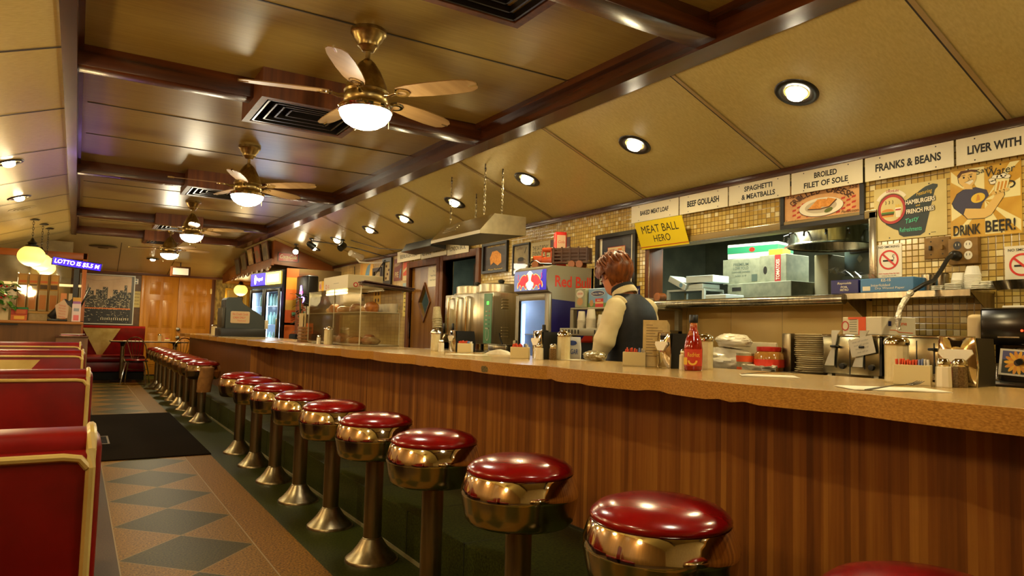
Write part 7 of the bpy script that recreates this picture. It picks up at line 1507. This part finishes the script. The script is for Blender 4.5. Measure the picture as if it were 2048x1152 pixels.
def rings_loft(specs, m, name, parent, seg=28, cap=True, sub=1, jitter=0., seed=1):
    """specs: (centre, half width, half depth, yaw, power): stacked soft-cornered rings"""
    b = MB(m); rn = random.Random(seed); rg = []
    for c, hx, hy, yaw, pw in specs:
        q = []
        for k in range(seg):
            a = 2 * math.pi * k / seg; ca, sa = math.cos(a), math.sin(a); x = hx * math.copysign(abs(ca) ** pw, ca); y = hy * math.copysign(abs(sa) ** pw, sa)
            x += rn.uniform(-jitter, jitter); y += rn.uniform(-jitter, jitter)
            q.append((c[0] + x * math.cos(yaw) - y * math.sin(yaw), c[1] + x * math.sin(yaw) + y * math.cos(yaw), c[2]))
        rg.append(q)
    b.loft(rg, m, cap=cap); o = b.build(name, parent, True, 180)
    if sub: md = o.modifiers.new('sub', 'SUBSURF'); md.levels = md.render_levels = sub
    return o
def sleeve(pts, m, name, parent, seg=18, seed=2, wr=.008):
    """cloth tube round an arm with soft creases; pts = (point, radius)"""
    b = MB(m); rn = random.Random(seed); P = []; Rr = []
    for i in range(len(pts) - 1):
        for k in range(5):
            t = k / 5; P.append(Vector(pts[i][0]).lerp(Vector(pts[i + 1][0]), t)); Rr.append((pts[i][1] * (1 - t) + pts[i + 1][1] * t) + rn.uniform(-wr, wr))
    P.append(Vector(pts[-1][0])); Rr.append(pts[-1][1])
    b.tube(P, Rr, m, seg); o = b.build(name, parent, True, 180); md = o.modifiers.new('sub', 'SUBSURF'); md.levels = md.render_levels = 1
    return o
def hand(chains, wrist, d, side, up, tag_):
    """palm and five unequal bent fingers, as skin chains hung on the named wrist joint"""
    d = Vector(d).normalized(); s = Vector(side).normalized(); u = Vector(up).normalized(); w = Vector(wrist)
    chains.append([tag_ + 'w', (tag_ + 'p', w + d * .045, (.034, .017)), (tag_ + 'k', w + d * .085, (.038, .014))])
    for j, (off, L) in enumerate(((-.028, .065), (-.009, .075), (.010, .071), (.028, .055))):
        b0 = w + d * .085 + s * off; chains.append([tag_ + 'k', (None, b0 + d * .012, .0095), (None, b0 + d * (L * .45) - u * .006, .009), (None, b0 + d * (L * .75) - u * .02, .0082), (None, b0 + d * (L * .92) - u * .036, .007)])
    chains.append([tag_ + 'p', (None, w + d * .055 - s * .042 - u * .008, .0105), (None, w + d * .085 - s * .056 - u * .018, .0095), (None, w + d * .108 - s * .05 - u * .03, .0078)])
def make_person(loc, rz, label, cap=False):
    """stands at the origin and faces +Y in its own frame, head bowed, arms reaching forward and down to the counter"""
    t = thing('person', label, 'person', loc, rz)
    L = (-1, 1); ch = []
    ch.append([('pelvis', (0, 0, .95), (.155, .115)), ('waist', (0, .0, 1.08), (.135, .10)), ('chest', (0, .0, 1.24), (.155, .115)), ('upper', (0, .02, 1.355), (.13, .09)), ('neck0', (0, .055, 1.415), (.06, .06)), ('neck', (0, .095, 1.465), (.05, .052))])
    for s in L:
        nm = 'l' if s < 0 else 'r'
        ch.append(['pelvis', (None, (s * .10, 0, .86), .10), (None, (s * .105, .01, .68), .085), (nm + 'knee', (s * .105, .015, .48), .058), (None, (s * .105, -.01, .30), .055), (nm + 'ank', (s * .105, -.03, .085), .037), (None, (s * .11, .05, .045), (.042, .032)), (None, (s * .115, .14, .03), (.038, .022))])
        if s < 0: el = (-.235, .03, 1.13); wr = (-.25, .09, .975)
        else: el = (.225, .08, 1.12); wr = (.11, .27, 1.05)
        ch.append(['upper', (None, (s * .15, .0, 1.345), .048), (None, (s * .205, .0, 1.25), .043), (nm + 'el', el, .042), (None, tuple((Vector(el) + Vector(wr)) / 2), .038), (nm + 'w', wr, .027)])
        hand(ch, wr, Vector(wr) - Vector(el) + Vector((0, .1, 0)), (1, 0, 0) if s < 0 else (-1, 0, 0), (0, .2, 1), nm)
    skinned('body', ch, SKIN, t)
    # head, bowed: pivot at the neck top
    H = Matrix.Translation((0, .105, 1.47)) @ Matrix.Rotation(R(-20), 4, 'Z') @ Matrix.Rotation(R(-36), 4, 'X')
    b = MB(SKIN); rg = []
    for z, hx, hy, cy in ((-.015, .035, .04, .03), (.0, .045, .055, .03), (.02, .055, .075, .03), (.045, .064, .09, .022), (.075, .070, .097, .012), (.105, .074, .1, .005), (.135, .076, .1, -.002), (.165, .073, .096, -.006), (.19, .064, .084, -.008), (.21, .046, .06, -.008), (.222, .02, .028, -.008)):
        rg.append([(hx * math.cos(2 * math.pi * k / 24), cy + hy * math.sin(2 * math.pi * k / 24), z) for k in range(24)])
    b.loft(rg, SKIN, H)
    b.loft([[(x, y, z) for x, y in ((-.008, .098), (.008, .098), (.006, .11), (-.006, .11))] if False else [(-w, .096 - dd, z), (w, .096 - dd, z), (w * .6, .104 + e, z), (-w * .6, .104 + e, z)] for z, w, e, dd in ((.12, .008, .002, 0), (.095, .011, .012, 0), (.075, .016, .02, .0), (.066, .014, .010, .0))], SKIN, H)     # nose
    o = b.build('head', t, True, 60); md = o.modifiers.new('sub', 'SUBSURF'); md.levels = md.render_levels = 1
    for s in L:
        b = MB(WHITEP); b.sphere((s * .03, .088, .115), (.014, .01, .009), WHITEP, 12, 8, H); b.sphere((s * .03, .0965, .114), (.006, .004, .006), INK, 10, 6, H); b.build('eye', t)
        b = MB(HAIR); b.cbox((s * .03, .1, .135), (.03, .008, .006), HAIR, .002, M=H); b.build('eyebrow', t)
        b = MB(SKIN); b.sphere((s * .078, -.005, .1), (.009, .02, .031), SKIN, 14, 10, H @ Matrix.Translation((0, 0, 0))); b.sphere((s * .082, -.002, .104), (.006, .012, .018), SKIN, 10, 8, H); b.build('ear', t)
    b = MB(mat('lip', (150, 66, 50), .5)); b.sphere((0, .1, .042), (.022, .008, .007), b.d, 12, 8, H); b.build('mouth', t)
    b = MB(SKIN); 
    if cap:
        b = MB(NAVY); b.lathe([(.094, .12), (.098, .16), (.09, .21), (.06, .245), (0, .255)], (0, -.005, 0), NAVY, 24, H, 1, 1.15); b.prism([(-.07, .08), (.07, .08), (.06, .16), (0, .18), (-.06, .16)], .125, .135, NAVY, H); b.build('cap', t)
    else:
        b = MB(HAIR); rn = random.Random(3); vs = []; fs = []; S, G = 48, 26
        for i in range(G + 1):
            th = math.pi * .80 * i / G
            for k in range(S):
                a = 2 * math.pi * k / S; sx, sy = math.cos(a), math.sin(a)
                front = max(0, sy); back = max(0, -sy); side = abs(sx)
                lim = .84 if sy < .2 else .80 - .42 * min(1, (sy - .2) / .5)
                if side > .75 and sy > -.35: lim = min(lim, .60)
                tt = th * lim / .80; wv = 1 + .03 * math.sin(a * 9 + i * .7) + .025 * math.sin(a * 17 - i * 1.1) + rn.uniform(-.012, .012)
                r = Vector((.118 * math.sin(tt) * sx, .140 * math.sin(tt) * sy - .016, .130 + .132 * math.cos(tt))) ; c = Vector((0, -.01, .125)); r = c + (r - c) * wv
                if back > .3 and tt > 1.9: r.y += (tt - 1.9) * .06
                vs.append(tuple(r))
        for i in range(G):
            for k in range(S): k2 = (k + 1) % S; fs.append((i * S + k, (i + 1) * S + k, (i + 1) * S + k2, i * S + k2))
        b.raw(vs, fs, HAIR, H); rn = random.Random(8)
        for i in range(170):     # loose locks
            a = rn.uniform(0, 6.28); t0 = rn.uniform(.1, 1.25) if math.sin(a) < .2 else rn.uniform(.1, .7); p = []
            for j in range(5):
                tt = t0 + j * .16; rr_ = 1.015 + .02 * math.sin(j * 1.3 + i); p.append((.118 * math.sin(tt) * math.cos(a + j * .05) * rr_, .140 * math.sin(tt) * math.sin(a + j * .05) * rr_ - .016, .130 + .132 * math.cos(tt) * rr_))
            b.tube(p, [.004, .0065, .006, .005, .0015], HAIR, 5, H)
        b.build('hair', t, True, 180)
    # shirt, vest, trousers
    rings_loft([((0, .0, .93), .165, .125, 0, .9), ((0, 0, 1.05), .155, .115, 0, .9), ((0, 0, 1.18), .17, .125, 0, .9), ((0, .0, 1.29), .175, .118, 0, .85), ((0, .012, 1.365), .15, .092, 0, .85), ((0, .035, 1.41), .095, .074, 0, .9), ((0, .055, 1.432), .066, .064, 0, 1)], SHIRT, 'shirt', t)
    v = rings_loft([((0, .0, .90), .182, .142, 0, .85), ((0, 0, .97), .178, .138, 0, .85), ((0, 0, 1.06), .166, .128, 0, .85), ((0, .0, 1.16), .176, .136, 0, .85), ((0, 0, 1.25), .186, .134, 0, .82), ((0, .0, 1.32), .180, .118, 0, .8), ((0, .012, 1.375), .152, .098, 0, .8), ((0, .03, 1.41), .112, .084, 0, .85), ((0, .04, 1.428), .085, .078, 0, .9)], VEST, 'vest', t, cap=False)
    b = MB(SHIRT); b.lathe([(.078, 0), (.083, .02), (.075, .045), (.066, .05), (.064, .0)], m=SHIRT, seg=28, M=Matrix.Translation((0, .055, 1.42)) @ Matrix.Rotation(R(-24), 4, 'X'), cap=False); b.build('collar', t, True, 60)
    b = MB(VEST); b.lathe([(.072, .02), (.079, .042), (.071, .062), (.06, .06)], m=BLACKMATTE, seg=28, M=Matrix.Translation((0, .06, 1.425)) @ Matrix.Rotation(R(-24), 4, 'X'), cap=False); b.build('neckband', t, True, 60)
    sleeve([((-.12, .01, 1.36), .058), ((-.17, .0, 1.335), .068), ((-.212, .005, 1.24), .066), ((-.238, .03, 1.13), .064), ((-.243, .055, 1.07), .06), ((-.25, .082, .99), .045)], SHIRT, 'sleeve', t, seed=2)
    sleeve([((.12, .01, 1.36), .058), ((.17, .0, 1.335), .066), ((.208, .02, 1.23), .062), ((.226, .08, 1.12), .058), ((.18, .17, 1.085), .052), ((.12, .255, 1.055), .04)], SHIRT, 'sleeve', t, seed=5)
    rings_loft([((0, 0, .80), .185, .14, 0, .85), ((0, .0, .9), .18, .14, 0, .85), ((0, 0, .965), .17, .13, 0, .88)], TROU, 'trousers_seat', t, sub=1)
    for s in L:
        sleeve([((s * .095, 0, .86), .098), ((s * .105, .01, .68), .092), ((s * .105, .015, .48), .072), ((s * .105, -.01, .30), .068), ((s * .105, -.02, .09), .066)], TROU, 'trouser_leg', t, seed=9, wr=.003)
        b = MB(BLACK); b.sphere((s * .11, .05, .04), (.048, .14, .04), BLACK, 16, 10); b.box(s * .11 - .045, s * .11 + .045, -.07, .17, 0, .02, BLACK, .006); b.build('shoe', t)
    return t
make_person((3.0, 3.38, 0), R(12), 'person with short auburn hair in a dark vest and cream shirt, seen from behind', False)
make_person((5.45, 2.92, 0), R(160), 'person in a dark cap, just visible low in the kitchen behind the window', True)
for o in bpy.data.objects:
    if o.parent is None and 'category' in o and 'kind' not in o: o['kind'] = 'thing'
